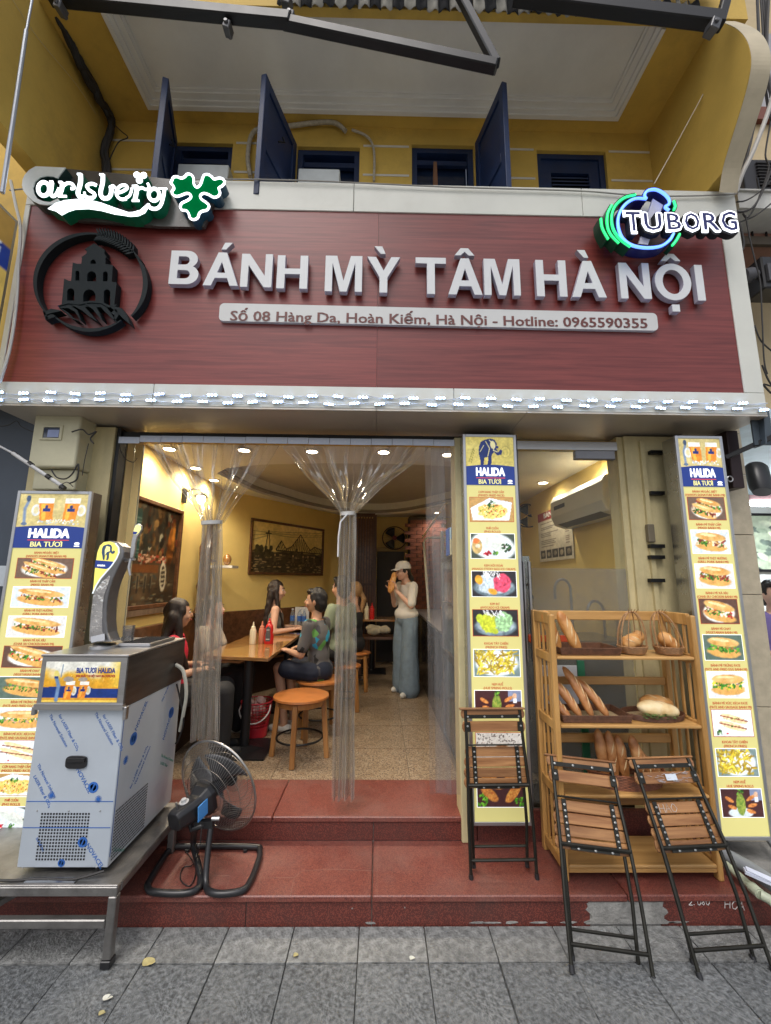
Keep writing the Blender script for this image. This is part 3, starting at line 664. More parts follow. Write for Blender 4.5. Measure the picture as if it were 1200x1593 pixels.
for k, (x, y) in enumerate(LAMPS):
    p = at(x, y, Z=CZ); p.z = CZ-.002
    t = thing('ceiling_lamp', LBL[k], 'ceiling lamp', p, 'round lamps in the shop ceiling')
    piece('rim', rm, t, p); piece('lens', dm, t, p)
    L = bpy.data.lights.new('lamp_light', 'SPOT'); L.energy = 20 if p.y < 4.5 else 26 if p.x < -.5 else 12; L.color = (1, .87, .68); L.spot_size = radians(150); L.spot_blend = .6; L.shadow_soft_size = .05
    lo = link(bpy.data.objects.new('lamp_light', L)); lo.parent = t; lo.location = (0, 0, -.03)

# ---- facade around the doorway
# left jamb, yellowish painted board and pilaster behind the meter box
b = MB(); b.box(-2.34, -1.80, 2.70, 2.95, -.1, 2.66); struct('facade_wall_left', b, M_cream)
b = MB(); b.box(-1.795, -1.77, 2.715, 2.80, ZF, 2.66); b.box(-1.80, .60, 2.735, 2.80, 2.60, 2.64); struct('shutter_track', b, M_black)
b = MB(); b.box(-1.80, -1.772, 2.81, 2.99, ZF, 2.66); struct('inner_jamb_left', b, mat('cream jamb inside', (.60, .47, .24), .6, var=.08, vscale=3))
b = MB(); b.box(.505, .555, 2.70, 2.86, Z1, 2.62); b.box(.556, .60, 2.74, 2.86, Z1, 2.62); struct('door_post', b, mat('pale yellow post', (.60, .53, .30), .5, var=.12, vscale=6, stretch=(4, 4, .5), dirt=.4, dirtcol=(.25, .2, .12)), bevel=.004)
b = MB(); b.box(.602, .95, 2.74, 2.9, Z1, 2.66); struct('facade_pier', b, mat('grey pier', (.12, .12, .13), .6, var=.3, dirt=.4))
# right jamb with stubs of cut brackets
b = MB(); b.box(1.70, 2.06, 2.74, 2.9, Z1, 2.66); b.box(1.66, 1.70, 2.76, 2.9, Z1, 2.66); b.box(1.80, 1.83, 2.72, 2.74, Z1, 2.62); b.box(2.061, 2.10, 2.86, 3.0, Z1, 2.66); fr = struct('facade_wall_right', b, M_cream)
for y in (705, 768, 850, 867, 903): 
    p = at(1020, y, Y=2.73); b = MB(); b.box(p.x-.05, p.x+.045, 2.70, 2.735, p.z-.012, p.z+.012); build('bracket_stub', b, M_black, fr)
b = MB(); p = at(1010, 830, Y=2.73); b.box(p.x-.022, p.x+.022, 2.70, 2.735, p.z-.06, p.z+.06); build('old_lock', b, mat('rusty lock', (.2, .17, .12), .6, .5), fr, bevel=.004)
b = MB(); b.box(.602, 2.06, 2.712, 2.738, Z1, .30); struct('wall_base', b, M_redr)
# glazed bay: head rail, closer, glass, frosted band, handle
win = thing('shop_window', 'fixed glass bay with a steel head rail behind the bread rack', 'window', (1.3, 2.76, .3))
b = MB(); b.box(.951, 1.655, 2.75, 2.80, 2.56, 2.62); build('head_rail', b, M_steel, win); b = MB(); b.box(1.35, 1.63, 2.735, 2.775, 2.49, 2.555); build('door_closer', b, mat('closer', (.25, .25, .27), .4, .7), win, bevel=.005)
b = MB(); b.box(.952, 1.655, 2.772, 2.782, .31, 2.558); build('glass', b, plastic_film('window glass', .02, (.95, .97, .96), .05, (.6, .62, .62), (3, 3, 3)), win)
b = MB(); b.box(.953, 1.654, 2.768, 2.7705, .32, 1.74); build('frosted_band', b, plastic_film('frosted film', .2, (.92, .92, .92), .03, (.36, .37, .37), (2, 2, 2)), win)
b = MB(); p = at(826, 900, Y=2.7); 
for dx in (0, -.04): b.tube([(p.x+dx, 2.72+dx*.3, 1.15), (p.x+dx, 2.72+dx*.3, 1.78)], .011 if dx == 0 else .007, 10)
b.box(p.x-.01, p.x+.01, 2.72, 2.77, 1.62, 1.64); b.box(p.x-.01, p.x+.01, 2.72, 2.77, 1.28, 1.30); build('handle', b, M_steel, win, True)
b = MB(); b.box(1.28, 1.325, 2.755, 2.766, .32, 1.15); build('green_strip', b, mat('green tape', (.02, .16, .08), .4), win)
b = MB(); b.box(1.05, 1.275, 2.757, 2.766, .86, 1.12); build('white_sheet', b, mat('white sheet', (.55, .57, .6), .5), win)
b = MB(); b.box(1.00, 1.24, 2.72, 2.745, 1.27, 1.31); b.prism([(1.0, 2.72, 1.25), (1.0, 2.72, 1.33), (.96, 2.72, 1.31), (.96, 2.72, 1.27)], (0, .025, 0)); build('red_handle', b, mat('red handle', (.55, .07, .02), .4), win, bevel=.004)

# ================================================================== UPSTAIRS BALCONY
WY = 2.9; CEIL = 5.41
YC = at(600, 14, Z=CEIL).y
WINS = [(-1.733, -1.252, 5.215), (-.718, -.2, 5.205), (.234, .752, 5.25), (1.281, 1.862, 5.222)]
b = MB(); hol = [[(x0, WY, 4.2), (x0, WY, zt), (x1, WY, zt), (x1, WY, 4.2)] for x0, x1, zt in WINS]
b.prism([(-2.40, WY, 2.66), (2.30, WY, 2.66), (2.30, WY, CEIL), (-2.40, WY, CEIL)], (0, .14, 0), hol); up = struct('upstairs_wall', b, M_yelup)
M_line = mat('white line paint', (.6, .58, .52), .7)
for ya, yb in ((216, 240), (261, 285)):
    za = at(200, ya, Y=WY).z; zb = at(1000, yb+0, Y=WY).z; zz = (za+zb)/2
    segs = [(-2.29, -1.76), (-1.225, -.745), (-.17, .21), (.78, 1.255), (1.89, 2.235)]
    b = MB()
    for x0, x1 in segs: b.box(x0, x1, WY-.004, WY-.0005, zz-.009, zz+.009)
    build('white_line', b, M_line, up)
b = MB(); b.box(-2.40, -2.29, 1.0, WY-.002, 4.33, CEIL+.3); struct('balcony_wall_left', b, M_yelup)
# right cheek wall with its curved front profile
prof0 = [(1118, 300), (1124, 262), (1138, 215), (1152, 170), (1163, 130), (1168, 95), (1162, 66), (1146, 46), (1118, 34), (1085, 28)]
prof = []
for i in range(len(prof0)-1):
    p0, p1, p2, p3 = [Vector(prof0[min(max(i+k, 0), len(prof0)-1)]) for k in (-1, 0, 1, 2)]
    for k in range(5):
        t = k/5; prof.append(.5*((2*p1)+(p2-p0)*t+(2*p0-5*p1+4*p2-p3)*t*t+(-p0+3*p1-3*p2+p3)*t**3))
prof.append(Vector(prof0[-1]))
pp = [at(x, y, X=2.24) for x, y in prof]
poly = [(2.24, WY-.002, 4.33)]+[(2.24, p.y, max(p.z, 4.33)) for p in pp if p.z < CEIL+.25]+[(2.24, WY-.002, pp[-1].z)]
b = MB(); b.prism(poly, (.12, 0, 0)); ck = struct('balcony_wall_right', b, M_yelup)
b = MB(); pts = [p for p in pp]
for p, q in zip(pts, pts[1:]):
    b.add([(2.242, p.y-.003, p.z), (2.365, p.y-.003, p.z), (2.365, q.y-.003, q.z), (2.242, q.y-.003, q.z)], [(0, 1, 2, 3)])
o = build('edge_band', b, mat('pale edge band', (.48, .42, .30), .7, var=.1, dirt=.4, dirtcol=(.3, .26, .18)), ck)
# balcony ceiling: yellow border, white moulded panel
pa, pb = at(230, 165, Z=CEIL), at(960, 188, Z=CEIL); ix0, ix1, iy1 = pa.x, pb.x, (pa.y+pb.y)/2
b = MB(); b.box(-2.45, ix0, YC, WY+.1, CEIL, CEIL+.2); b.box(ix1, 2.45, YC, WY+.1, CEIL, CEIL+.2); b.box(ix0, ix1, iy1, WY+.1, CEIL, CEIL+.2); b.box(ix0, ix1, YC, YC+.05, CEIL, CEIL+.2)
bc = struct('balcony_ceiling', b, M_yelup)
b = MB(); b.box(ix0, ix1, YC+.05, iy1, CEIL+.035, CEIL+.2); struct('white_panel', b, M_white, parent=bc)
for k, (o_, wd, z) in enumerate(((0, .03, -.022), (.03, .03, -.006), (.06, .045, .010), (.105, .02, .022))):
    b = MB(); x0, x1, y1 = ix0+o_, ix1-o_, iy1-o_
    b.box(x0, x0+wd, YC+.05, y1, CEIL+z, CEIL+.034); b.box(x1-wd, x1, YC+.05, y1, CEIL+z, CEIL+.034); b.box(x0+wd, x1-wd, y1-wd, y1, CEIL+z, CEIL+.034)
    struct('moulding', b, M_white, parent=bc)

# blue windows: frame, louvred or open, with outward casement shutters
def upwin(x0, x1, zt, lou, label):
    t = thing('upstairs_window', label, 'window', ((x0+x1)/2, WY, 4.25), 'upstairs windows above the sign')
    b = MB(); f = .045
    b.box(x0, x0+f, WY+.03, WY+.10, 4.2, zt); b.box(x1-f, x1, WY+.03, WY+.10, 4.2, zt); b.box(x0+f, x1-f, WY+.03, WY+.10, zt-f, zt); build('window_frame', b, M_blue, t)
    b = MB(); b.box(x0-.01, x1+.01, WY-.002, WY+.02, zt, zt+.03); build('lintel_shadow_board', b, mat('lintel', (.26, .19, .06), .8), t) if False else None
    if lou:
        b = MB(); b.box(x0+f, x0+.13, WY+.045, WY+.08, 4.2, zt-f); b.box(x1-.13, x1-f, WY+.045, WY+.08, 4.2, zt-f); b.box(x0+.13, x1-.13, WY+.045, WY+.08, zt-.17, zt-f); lf = build('shutter_leaf', b, M_blue, t)
        sm = MB(); R = Euler((radians(40), 0, 0)).to_matrix(); sm.obox((0, 0, 0), (x1-x0-.27, .05, .008), R); me = sm.mesh('slat', M_blue)
        for k in range(14): piece('slat', me, lf, ((x0+x1)/2, WY+.065, zt-.2-k*.034))
        b = MB(); b.box(x0+.1, x1-.1, WY+.1, WY+.11, 4.2, zt-.1); build('backing', b, M_dark, t)
    else:
        b = MB(); b.box(x0+f, x1-f, WY+.11, WY+.115, 4.2, zt-f); build('pane', b, mat('dark window glass', (.01, .02, .05), .12, spec=.6), t)
        b = MB(); b.box(x0+f, x1-f, WY+.06, WY+.09, zt-.13, zt-.085); build('transom', b, M_blue, t)
    return t
upwin(*WINS[0], False, 'navy window behind the leftmost open shutter'); upwin(*WINS[1], False, 'navy window right of the tallest open shutter, second from the left')
upwin(*WINS[2], False, 'navy window with a brown board inside, left of the right open shutter'); upwin(*WINS[3], True, 'closed louvred navy shutter at the right end of the balcony')
def shutter(hx, hy, hz, pxo, label):
    po = at(*pxo, Z=hz); d = V(po.x-hx, po.y-hy, 0); L = min(.5, d.length); d.normalize(); n = V(-d.y, d.x, 0)
    t = thing('open_shutter', label, 'shutter', (hx, hy, 4.25), 'open navy shutters')
    def bar(a0, a1, z0, z1, th, nm, m=M_blue):
        b = MB(); c = V(hx, hy, 0)+d*((a0+a1)/2)+V(0, 0, (z0+z1)/2); b.obox(c, (a1-a0, th, z1-z0), Matrix((d, n, V(0, 0, 1))).transposed()); return build(nm, b, m, t, bevel=.003)
    bar(0, .06, 4.2, hz, .04, 'stile'); bar(L-.06, L, 4.2, hz, .04, 'stile'); bar(.06, L-.06, hz-.08, hz, .038, 'rail'); bar(.06, L-.06, 4.62, 4.69, .038, 'rail'); bar(.06, L-.06, 4.2, 4.62, .014, 'panel'); bar(.06, L-.06, 4.69, hz-.08, .014, 'panel')
    b = MB(); c = V(hx, hy, 0)+d*(L*.5)+n*.03; b.tube([c+V(0, 0, 4.95), c+n*.02+V(0, 0, 4.9), c+d*.05+V(0, 0, 4.85)], .006, 6); build('hook', b, M_black, t)
shutter(-1.72, WY-.02, 5.2, (258, 120), 'leftmost open navy shutter, seen nearly edge on'); shutter(-.735, WY-.02, 5.19, (410, 113), 'tallest open navy shutter, second from the left, showing its panel')
shutter(.775, WY-.02, 5.24, (785, 127), 'open navy shutter hinged on the right window side')
b = MB(); p = at(678, 285, Y=WY-.03); b.prism([(p.x-.03, WY-.03, 4.3), (p.x+.03, WY-.03, 4.3), (p.x+.012, WY-.03, at(678, 257, Y=WY).z), (p.x-.015, WY-.03, at(678, 257, Y=WY).z)], (0, .02, 0)); tag(build('wooden_board', b, mat('brown board', (.16, .07, .03), .6)), 'narrow brown board standing in the third navy window', 'board')
for (xa, ya, xb, yb, l) in ((466, 269, 529, 284, 'white box top showing above the sign at the second window'), (281, 262, 358, 276, 'white box top showing above the sign at the first window')):
    p, q = at(xa, ya, Y=2.82), at(xb, yb, Y=2.82); b = MB(); b.box(p.x, q.x, 2.78, 2.88, 4.25, p.z); b2 = build('white_box', b, mat('white box', (.62, .66, .66), .5), bevel=.006); tag(b2, l, 'box', 'white boxes at the upstairs windows')

# hoses and cables on the upstairs wall
def cable(name, pts, r, m, label, cat='cable', group=None, seg=6, parent=None):
    P = [Vector(p) for p in pts]; Q = []
    for i in range(len(P)-1):
        p0, p1, p2, p3 = P[max(0, i-1)], P[i], P[i+1], P[min(len(P)-1, i+2)]
        for k in range(6):
            t = k/6; Q.append(.5*((2*p1)+(p2-p0)*t+(2*p0-5*p1+4*p2-p3)*t*t+(-p0+3*p1-3*p2+p3)*t**3))
    Q.append(P[-1]); b = MB(); b.tube(Q, r, seg)
    if parent is not None: return build(name, b, m, parent, True)
    return tag(build(name, b, m, smooth=True), label, cat, group)
M_hose = mat('beige hose wrap', (.42, .38, .30), .8, var=.25, vscale=40, bump=.4)
cable('drain_hose', [at(390, 275, Y=2.86), at(386, 240, Y=2.86), at(398, 203, Y=2.86), at(450, 196, Y=2.86), at(515, 190, Y=2.86), at(538, 204, Y=2.86)], .018, M_hose, 'wrapped beige hose looping over the second upstairs window', 'hose', seg=10)
cable('drain_hose', [at(548, 202, Y=2.87), at(572, 213, Y=2.87), at(582, 235, Y=2.87), at(582, 282, Y=2.87)], .010, M_hose, 'thin beige hose dropping beside the second upstairs window', 'hose', seg=8)
cb = thing('cable_bundle', 'thick black bundle of cables running down the left balcony corner', 'cable bundle', (-2.25, 2.86, 4.3))
for k in range(9):
    r = random.Random(k); j = lambda s=.02: r.uniform(-s, s)
    pts = []
    for i in range(9):
        t = i/8; p = at(82, 12, X=-2.25)*(1-t)+V(-2.235, 2.84, 5.35)*t; pts.append(p+V(abs(j(.02)), j(), j(.028)-.02*sin(pi*t)*(k % 3)))
    for y_, dx in ((205, 0), (222, -6), (240, -9), (262, -6), (290, -6)): q = at(172+dx, y_, Y=2.85); pts.append(q+V(j(.018), j(.01), 0))
    cable('cable', pts, r.choice((.012, .016, .021)), M_cable, None, parent=cb)
cable('cable_tail', [at(176, 192, Y=2.84), at(190, 205, Y=2.84), at(199, 214, Y=2.83), at(184, 222, Y=2.84), at(170, 250, Y=2.85)], .004, M_cable, 'loose black cable tail beside the bundle on the yellow wall')
cable('thin_wire', [at(20, 0, X=-2.28), at(60, 60, X=-2.28), at(118, 130, X=-2.27), at(150, 178, X=-2.26)], .002, mat('pale wire', (.5, .4, .2), .6), 'thin pale wire across the left yellow balcony wall', 'wire')
cable('thin_wire', [at(1160, 0, Y=2.2), at(1122, 92, Y=2.3), at(1060, 210, Y=2.4), at(1018, 286, Y=2.42)], .0035, mat('pale cord', (.5, .45, .36), .6), 'thin pale wire falling to the round neon sign on the right', 'wire')
# grey pole at the far left
b = MB(); b.tube([at(52, -10, Y=2.0), at(41, 50, Y=2.0)], .007, 8); b.tube([at(41, 48, Y=2.0), at(4, 300, Y=2.0)], .011, 8); tag(build('metal_pole', b, mat('galvanised', (.42, .45, .5), .4, .6), smooth=True), 'thin grey metal pole standing left of the sign', 'pole')
# folded awning at the top of the picture
aw = thing('retracted_awning', 'folded awning with black arms and a black and white striped valance', 'awning', (0, 2.0, 5.3))
def beam(a, c, Yp, w_, h, nm, m=M_black, Yq=None):
    b = MB(); b.bar(at(*a, Y=Yp), at(*c, Y=Yq or Yp), w_, h, (0, 1, 0)); return build(nm, b, m, aw, bevel=.006)
M_arm = mat('black arm', (.006, .006, .007), .45, 0., spec=.3, var=.3, vscale=4, stretch=(1, 6, 6), dirt=.3, dirtcol=(.05, .05, .055))
beam((78, -4), (452, 32), 1.98, .07, .062, 'arm', Yq=1.93); beam((440, 34), (772, 104), 1.94, .06, .056, 'arm', Yq=1.9); beam((772, 100), (712, -14), 1.93, .05, .05, 'arm', Yq=2.05)
beam((800, -6), (1125, 34), 2.05, .09, .07, 'arm', Yq=2.0); beam((1120, 34), (1135, -20), 2.0, .05, .05, 'arm')
for (x, y, s) in ((452, 30, .045), (770, 102, .04), (355, 45, .04), (1108, 44, .055), (95, 14, .04), (447, 5, .05)):
    p = at(x, y, Y=1.97); b = MB(); b.obox(p, (s, .07, s*1.2), Euler((.2, .3, .1)).to_matrix()); b.lathe([(.0001, -.045), (.014, -.045), (.014, .045), (.0001, .045)], p, Euler((radians(90), 0, 0)).to_matrix(), 10); build('bracket', b, mat('bracket', (.12, .12, .125), .4, .7), aw, bevel=.004)
p = at(610, -8, Y=YC-.02); b = MB(); b.tube([(-.65, YC-.1, p.z+.1), (2.2, YC-.1, p.z+.1)], .07, 14); build('roller', b, M_black, aw, True)
M_sb, M_sw = mat('valance black', (.02, .02, .022), .8), mat('valance cream', (.42, .40, .35), .85, var=.1, vscale=20, bump=.2)
wst = .076; xs = at(430, 20, Y=YC-.03).x
zl = at(620, 13, Y=YC-.03).z; zr = at(1000, 26, Y=YC-.03).z
k = 0; xx = xs
while xx < 2.05:
    zz = zl+(zr-zl)*((xx-.06)/(1.5)); b = MB()
    b.grid(lambda u, v: (xx+wst*u, YC-.03+.012*sin(u*pi*2+k)+.01*v, zz+.008*sin(k*1.7+u*3)+.16*v), 5, 2); build('valance_stripe', b, (M_sb, M_sw)[k % 2], aw, True, solid=.003); xx += wst; k += 1

# ================================================================== SIGNBOARD
SXL, SXR, SY_, SZ0, SZ1 = -2.37, 2.41, 2.40, 2.69, 4.305
sg = thing('shop_sign', 'big dark red wood-look shop sign with raised white letters and a cream border', 'sign', (0, SY_, SZ0))
b = MB(); b.box(SXL+.004, SXR-.004, SY_+.03, WY-.005, SZ0+.004, SZ1-.004); build('sign_box', b, M_frame, sg)
PX0, PX1, PZ0, PZ1 = -2.335, 2.284, 2.832, 4.085
M_panel = wood('dark red wood laminate', (.125, .021, .02), (.215, .042, .036), .36, 0, 1.3, .04, rings=26)
b = MB(); b.box(PX0, -.03, SY_+.008, SY_+.03, PZ0, PZ1); build('sign_panel', b, M_panel, sg); b = MB(); b.box(-.0285, PX1, SY_+.008, SY_+.03, PZ0, PZ1); build('sign_panel', b, M_panel, sg)
for x0, x1, z0, z1 in ((SXL, -1.40, SZ0, PZ0), (-1.397, .45, SZ0, PZ0), (.453, SXR, SZ0, PZ0), (SXL, -.2, PZ1, SZ1), (-.197, 1.35, PZ1, SZ1), (1.353, SXR, PZ1, SZ1), (SXL, PX0, PZ0+.001, PZ1-.001), (PX1, SXR, PZ0+.001, PZ1-.001)):
    b = MB(); b.box(x0, x1, SY_, SY_+.03, z0, z1); build('border_panel', b, M_frame, sg, bevel=.003)
for x0, x1 in ((SXL, -1.95), (-1.947, -.03), (-.027, .9), (.903, SXR)): b = MB(); b.box(x0, x1, SY_+.002, WY-.004, SZ0-.012, SZ0-.001); build('soffit_panel', b, M_soff, sg)
# raised letters, one mesh per letter
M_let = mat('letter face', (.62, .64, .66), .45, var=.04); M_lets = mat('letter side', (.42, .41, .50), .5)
def word3d(s, xa, ya, xb, yb, hpx, parent):
    YL = 2.355; A, B = at(xa, ya, Y=YL), at(xb, yb, Y=YL); hs = at(xa, ya-hpx, Y=YL).z-A.z
    adv = []; x = 0
    for ch in s: w_, P = cap_polys(ch); adv.append(x); x += w_+(.045 if ch in 'ÁÀÂAỲYT' else .12)
    tot = x-(.045 if s[-1] in 'ÁÀÂAỲYT' else .12); sc = (B.x-A.x)/tot
    for ch, dx in zip(s, adv):
        w_, P = cap_polys(ch); b = MB(); zb = A.z+(B.z-A.z)*(dx+w_/2)/tot
        f3 = lambda q: (A.x+(dx+q[0])*sc, YL, zb+q[1]*hs)
        for poly, hol in P:
            o = len(b.f); b.prism([f3(q) for q in poly], (0, .036, 0), [[f3(q) for q in h] for h in hol])
            nt_ = sum(len(h) for h in [poly]+hol)
            for i in range(o, len(b.f)-nt_): b.mi[i] = 0
            for i in range(len(b.f)-nt_, len(b.f)): b.mi[i] = 1
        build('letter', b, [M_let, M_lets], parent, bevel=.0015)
word3d('BÁNH', 262, 441, 478, 450, 52, sg); word3d('MỲ', 505, 453, 623, 456, 56, sg); word3d('TÂM', 647, 457, 811, 460, 57, sg); word3d('HÀ', 836, 461, 945, 463, 57, sg); word3d('NỘI', 967, 464, 1099, 468, 56, sg)
# address plate
pl = [at(343, 472, Y=2.39), at(343, 500, Y=2.39), at(1021, 487, Y=2.39), at(1021, 516, Y=2.39)]
zc = (pl[0].z+pl[1].z+pl[2].z+pl[3].z)/4; hh = .062; x0, x1 = pl[0].x, pl[2].x; tl = ((pl[2].z+pl[3].z)-(pl[0].z+pl[1].z))/2
pts = []
for cx, cz, a0 in ((x1-.03, zc+hh-.03, 90), (x0+.03, zc+hh-.03, 180), (x0+.03, zc-hh+.03, 270), (x1-.03, zc-hh+.03, 0)):
    if a0 == 90: rng = range(0, 91, 15)
    elif a0 == 180: rng = range(90, 181, 15)
    elif a0 == 270: rng = range(180, 271, 15)
    else: rng = range(270, 361, 15)
    for a in rng: pts.append((cx+.03*cos(radians(a)), 2.385, cz+.03*sin(radians(a))+tl*((cx-x0)/(x1-x0)-.5)))
b = MB(); b.prism(pts, (0, .022, 0)); plate = build('address_plate', b, mat('plate face', (.55, .56, .56), .4, var=.03), sg)
b = MB(); A, B = at(358, 498, Y=2.384), at(1008, 510, Y=2.384); xd = (B-A).normalized()
text_into(b, 'Số 08 Hàng Da, Hoàn Kiếm, Hà Nội - Hotline: 0965590355', (A+B)/2+V(0, 0, -.002), xd, (-xd.z, 0, xd.x), width=(B-A).length, height=.066, depth=.002, bold=.02); build('address_lettering', b, mat('brown lettering', (.13, .035, .03), .5), plate)
# round tower emblem
M_emb = mat('dark slate emblem', (.009, .015, .018), .6, var=.1, spec=.2)
em = thing('emblem', 'x', None, (-1.9, 2.35, 3.4)); em.parent = sg; em.location = V(-1.9, 2.35, 3.4)-ORG[sg.name]; del em['label']
E = lambda x, y, Yp=2.35: at(40+x/6, 350+y/6, Y=Yp)
ring = []
for k in range(60):
    a = radians(-62+k*(360-36)/59+0)
    ring.append((605+515*cos(a)*1.0, 545+468*sin(a)))
def arcp(a0, a1, n=24, rx=515, ry=462, cx=602, cy_=540): return [(cx+rx*cos(radians(a0+(a1-a0)*i/n)), cy_+ry*sin(radians(a0+(a1-a0)*i/n))) for i in range(n+1)]
def ribbon(b, pts, wd, ext, fn, Yf):
    n = len(pts); L, R_ = [], []
    for i, (x, y) in enumerate(pts):
        a = pts[max(0, i-1)]; c = pts[min(n-1, i+1)]; dx, dy = c[0]-a[0], c[1]-a[1]; q = math.hypot(dx, dy) or 1; ww = wd[i] if isinstance(wd, (list, tuple)) else wd
        L.append(fn(x-dy/q*ww/2, y+dx/q*ww/2, Yf)); R_.append(fn(x+dy/q*ww/2, y-dx/q*ww/2, Yf))
    for i in range(n-1):
        a, c, d, e = L[i], L[i+1], R_[i+1], R_[i]; X = V(0, ext, 0)
        b.add([a, c, d, e, a+X, c+X, d+X, e+X], [(0, 1, 2, 3), (7, 6, 5, 4), (0, 4, 5, 1), (3, 2, 6, 7)]+([(0, 3, 7, 4)] if i == 0 else [])+([(1, 5, 6, 2)] if i == n-2 else []))
def taper(n, w0, w1): return [w0+(w1-w0)*math.sin(pi*i/(n-1)) for i in range(n)]
for pts, wd in ((arcp(142, 282, 34), taper(35, 12, 42)), (arcp(-36, 42, 20), taper(21, 12, 46)), (arcp(138, 52, 20, 470, 440), taper(21, 8, 34))):
    b = MB(); ribbon(b, pts, wd, .05, E, 2.35); build('emblem_ring_arc', b, M_emb, em)
def arch(x0, x1, yb, yt): 
    r = (x1-x0)/2; return [(x0, yb), (x0, yt+r)]+[((x0+x1)/2-r*cos(pi*i/6), yt+r-r*sin(pi*i/6)) for i in range(1, 6)]+[(x1, yt+r), (x1, yb)]
tower = [(335, 760), (360, 500), (405, 520), (425, 520), (440, 350), (480, 362), (520, 362), (527, 305), (520, 300), (570, 265), (570, 235), (552, 225), (640, 172), (740, 232), (735, 265), (755, 300), (745, 308), (745, 365), (815, 372), (805, 530), (850, 535), (825, 770)]
holes = [arch(388, 455, 705, 590), arch(538, 652, 715, 600), arch(730, 790, 755, 600), arch(465, 502, 518, 425), arch(575, 658, 525, 430), arch(722, 766, 525, 432), arch(606, 656, 362, 322)]
b = MB(); b.prism([E(x, y) for x, y in tower], (0, .05, 0), [[E(x, y) for x, y in h] for h in holes]); build('tower', b, M_emb, em)
b = MB()
for pts, wd in (([(300, 755), (400, 725), (500, 735), (600, 715), (700, 720), (780, 760), (850, 745)], [6, 14, 18, 16, 18, 20, 10]), ([(310, 770), (400, 760), (470, 800), (515, 890)], [8, 30, 26, 4]), ([(330, 780), (390, 820), (440, 870), (490, 892)], [6, 16, 14, 3]),
                ([(440, 745), (540, 780), (600, 840), (665, 895)], [8, 42, 30, 4]), ([(560, 735), (640, 770), (680, 830), (710, 880)], [8, 40, 30, 4]), ([(680, 735), (750, 790), (800, 850), (850, 905)], [8, 40, 26, 4]), ([(800, 760), (880, 800), (930, 860), (975, 925)], [20, 60, 44, 4]), ([(820, 800), (850, 840), (830, 890)], [60, 40, 10]),
                ([(170, 830), (240, 800), (330, 800)], [30, 40, 6]), ([(190, 870), (240, 850), (280, 850)], [30, 34, 6]), ([(165, 800), (200, 880)], [12, 30])): ribbon(b, pts, wd, .05, E, 2.345)
build('leaf_waves', b, M_emb, em)
b = MB(); ribbon(b, [(660, 95), (780, 105), (900, 160), (1000, 240), (1075, 325)], [6, 9, 10, 10, 8], .05, E, 2.345)
for k in range(14):
    t = k/13; x = 690+t*310; y = 92+t*t*150+t*10; a = math.atan2(.2+t*.7, 1)
    for sgn in (-1, 1):
        aa = a+pi+sgn*.95; L = 85-abs(t-.5)*20; ribbon(b, [(x, y), (x+L*.5*cos(aa), y+L*.5*sin(aa)), (x+L*cos(aa), y+L*sin(aa))], [8, 17, 3], .045, E, 2.345)
build('wheat_ear', b, M_emb, em)

# ---- green beer sign (left) : lit script lettering on deep green boxes
M_lit = glow('lit white face', (.90, .94, 1.), 1.25); M_green = mat('sign green side', (.0, .16, .075), .35); M_greenf = mat('sign green face', (.0, .12, .03), .95, spec=0., emit=(0, .2, .05), estr=.1); M_teal = mat('teal box side', (.01, .07, .12), .4)
Z1f = lambda x, y, Yp: at(30+x/7.06, 255+y/7.06, Y=Yp); Z2f = lambda x, y, Yp: at(190+x/7.06, 255+y/7.06, Y=Yp)
bs = thing('beer_sign', 'lit beer sign with white script lettering on green boxes and a green clover', 'neon sign', (-1.9, 2.25, 4.0))
b = MB(); b.prism([at(x, y, Y=2.36) for x, y in ((100, 262), (190, 270), (345, 288), (318, 353), (250, 352), (120, 343), (80, 325))], (0, .02, 0)); build('backing_plate', b, mat('grimy acrylic', (.07, .065, .06), .25, var=.3, vscale=5), bs)
Cs = [(180, 25), (510, 40), (420, 155), (370, 135), (300, 128), (230, 145), (175, 190), (150, 260), (160, 320), (200, 380), (260, 408), (340, 418), (425, 378), (443, 398), (380, 435), (300, 450), (220, 440), (150, 405), (80, 340), (45, 290), (30, 235), (38, 170), (60, 120), (110, 65)]
b = MB(); b.prism([Z1f(x, y, 2.29) for x, y in Cs], (0, .006, 0)); build('letter_face', b, mat('grey metallic face', (.66, .70, .68), .4, 0.), bs)
b = MB(); b.prism([Z1f(x, y, 2.296) for x, y in Cs], (0, .08, 0)); build('letter_box', b, mat('dark green box', (.02, .05, .045), .4), bs)
def ell_pts(cx, cy_, rx, ry, a0=0, a1=360, n=22): return [(cx+rx*cos(radians(a0+(a1-a0)*i/n)), cy_+ry*sin(radians(a0+(a1-a0)*i/n))) for i in range(n+1)]
def cat(P, n=5):
    Q = []; P = [Vector((p[0], p[1], 0)) for p in P]
    for i in range(len(P)-1):
        p0, p1, p2, p3 = P[max(0, i-1)], P[i], P[i+1], P[min(len(P)-1, i+2)]
        for k in range(n):
            t = k/n; q = .5*((2*p1)+(p2-p0)*t+(2*p0-5*p1+4*p2-p3)*t*t+(-p0+3*p1-3*p2+p3)*t**3); Q.append((q.x, q.y))
    Q.append((P[-1].x, P[-1].y)); return Q
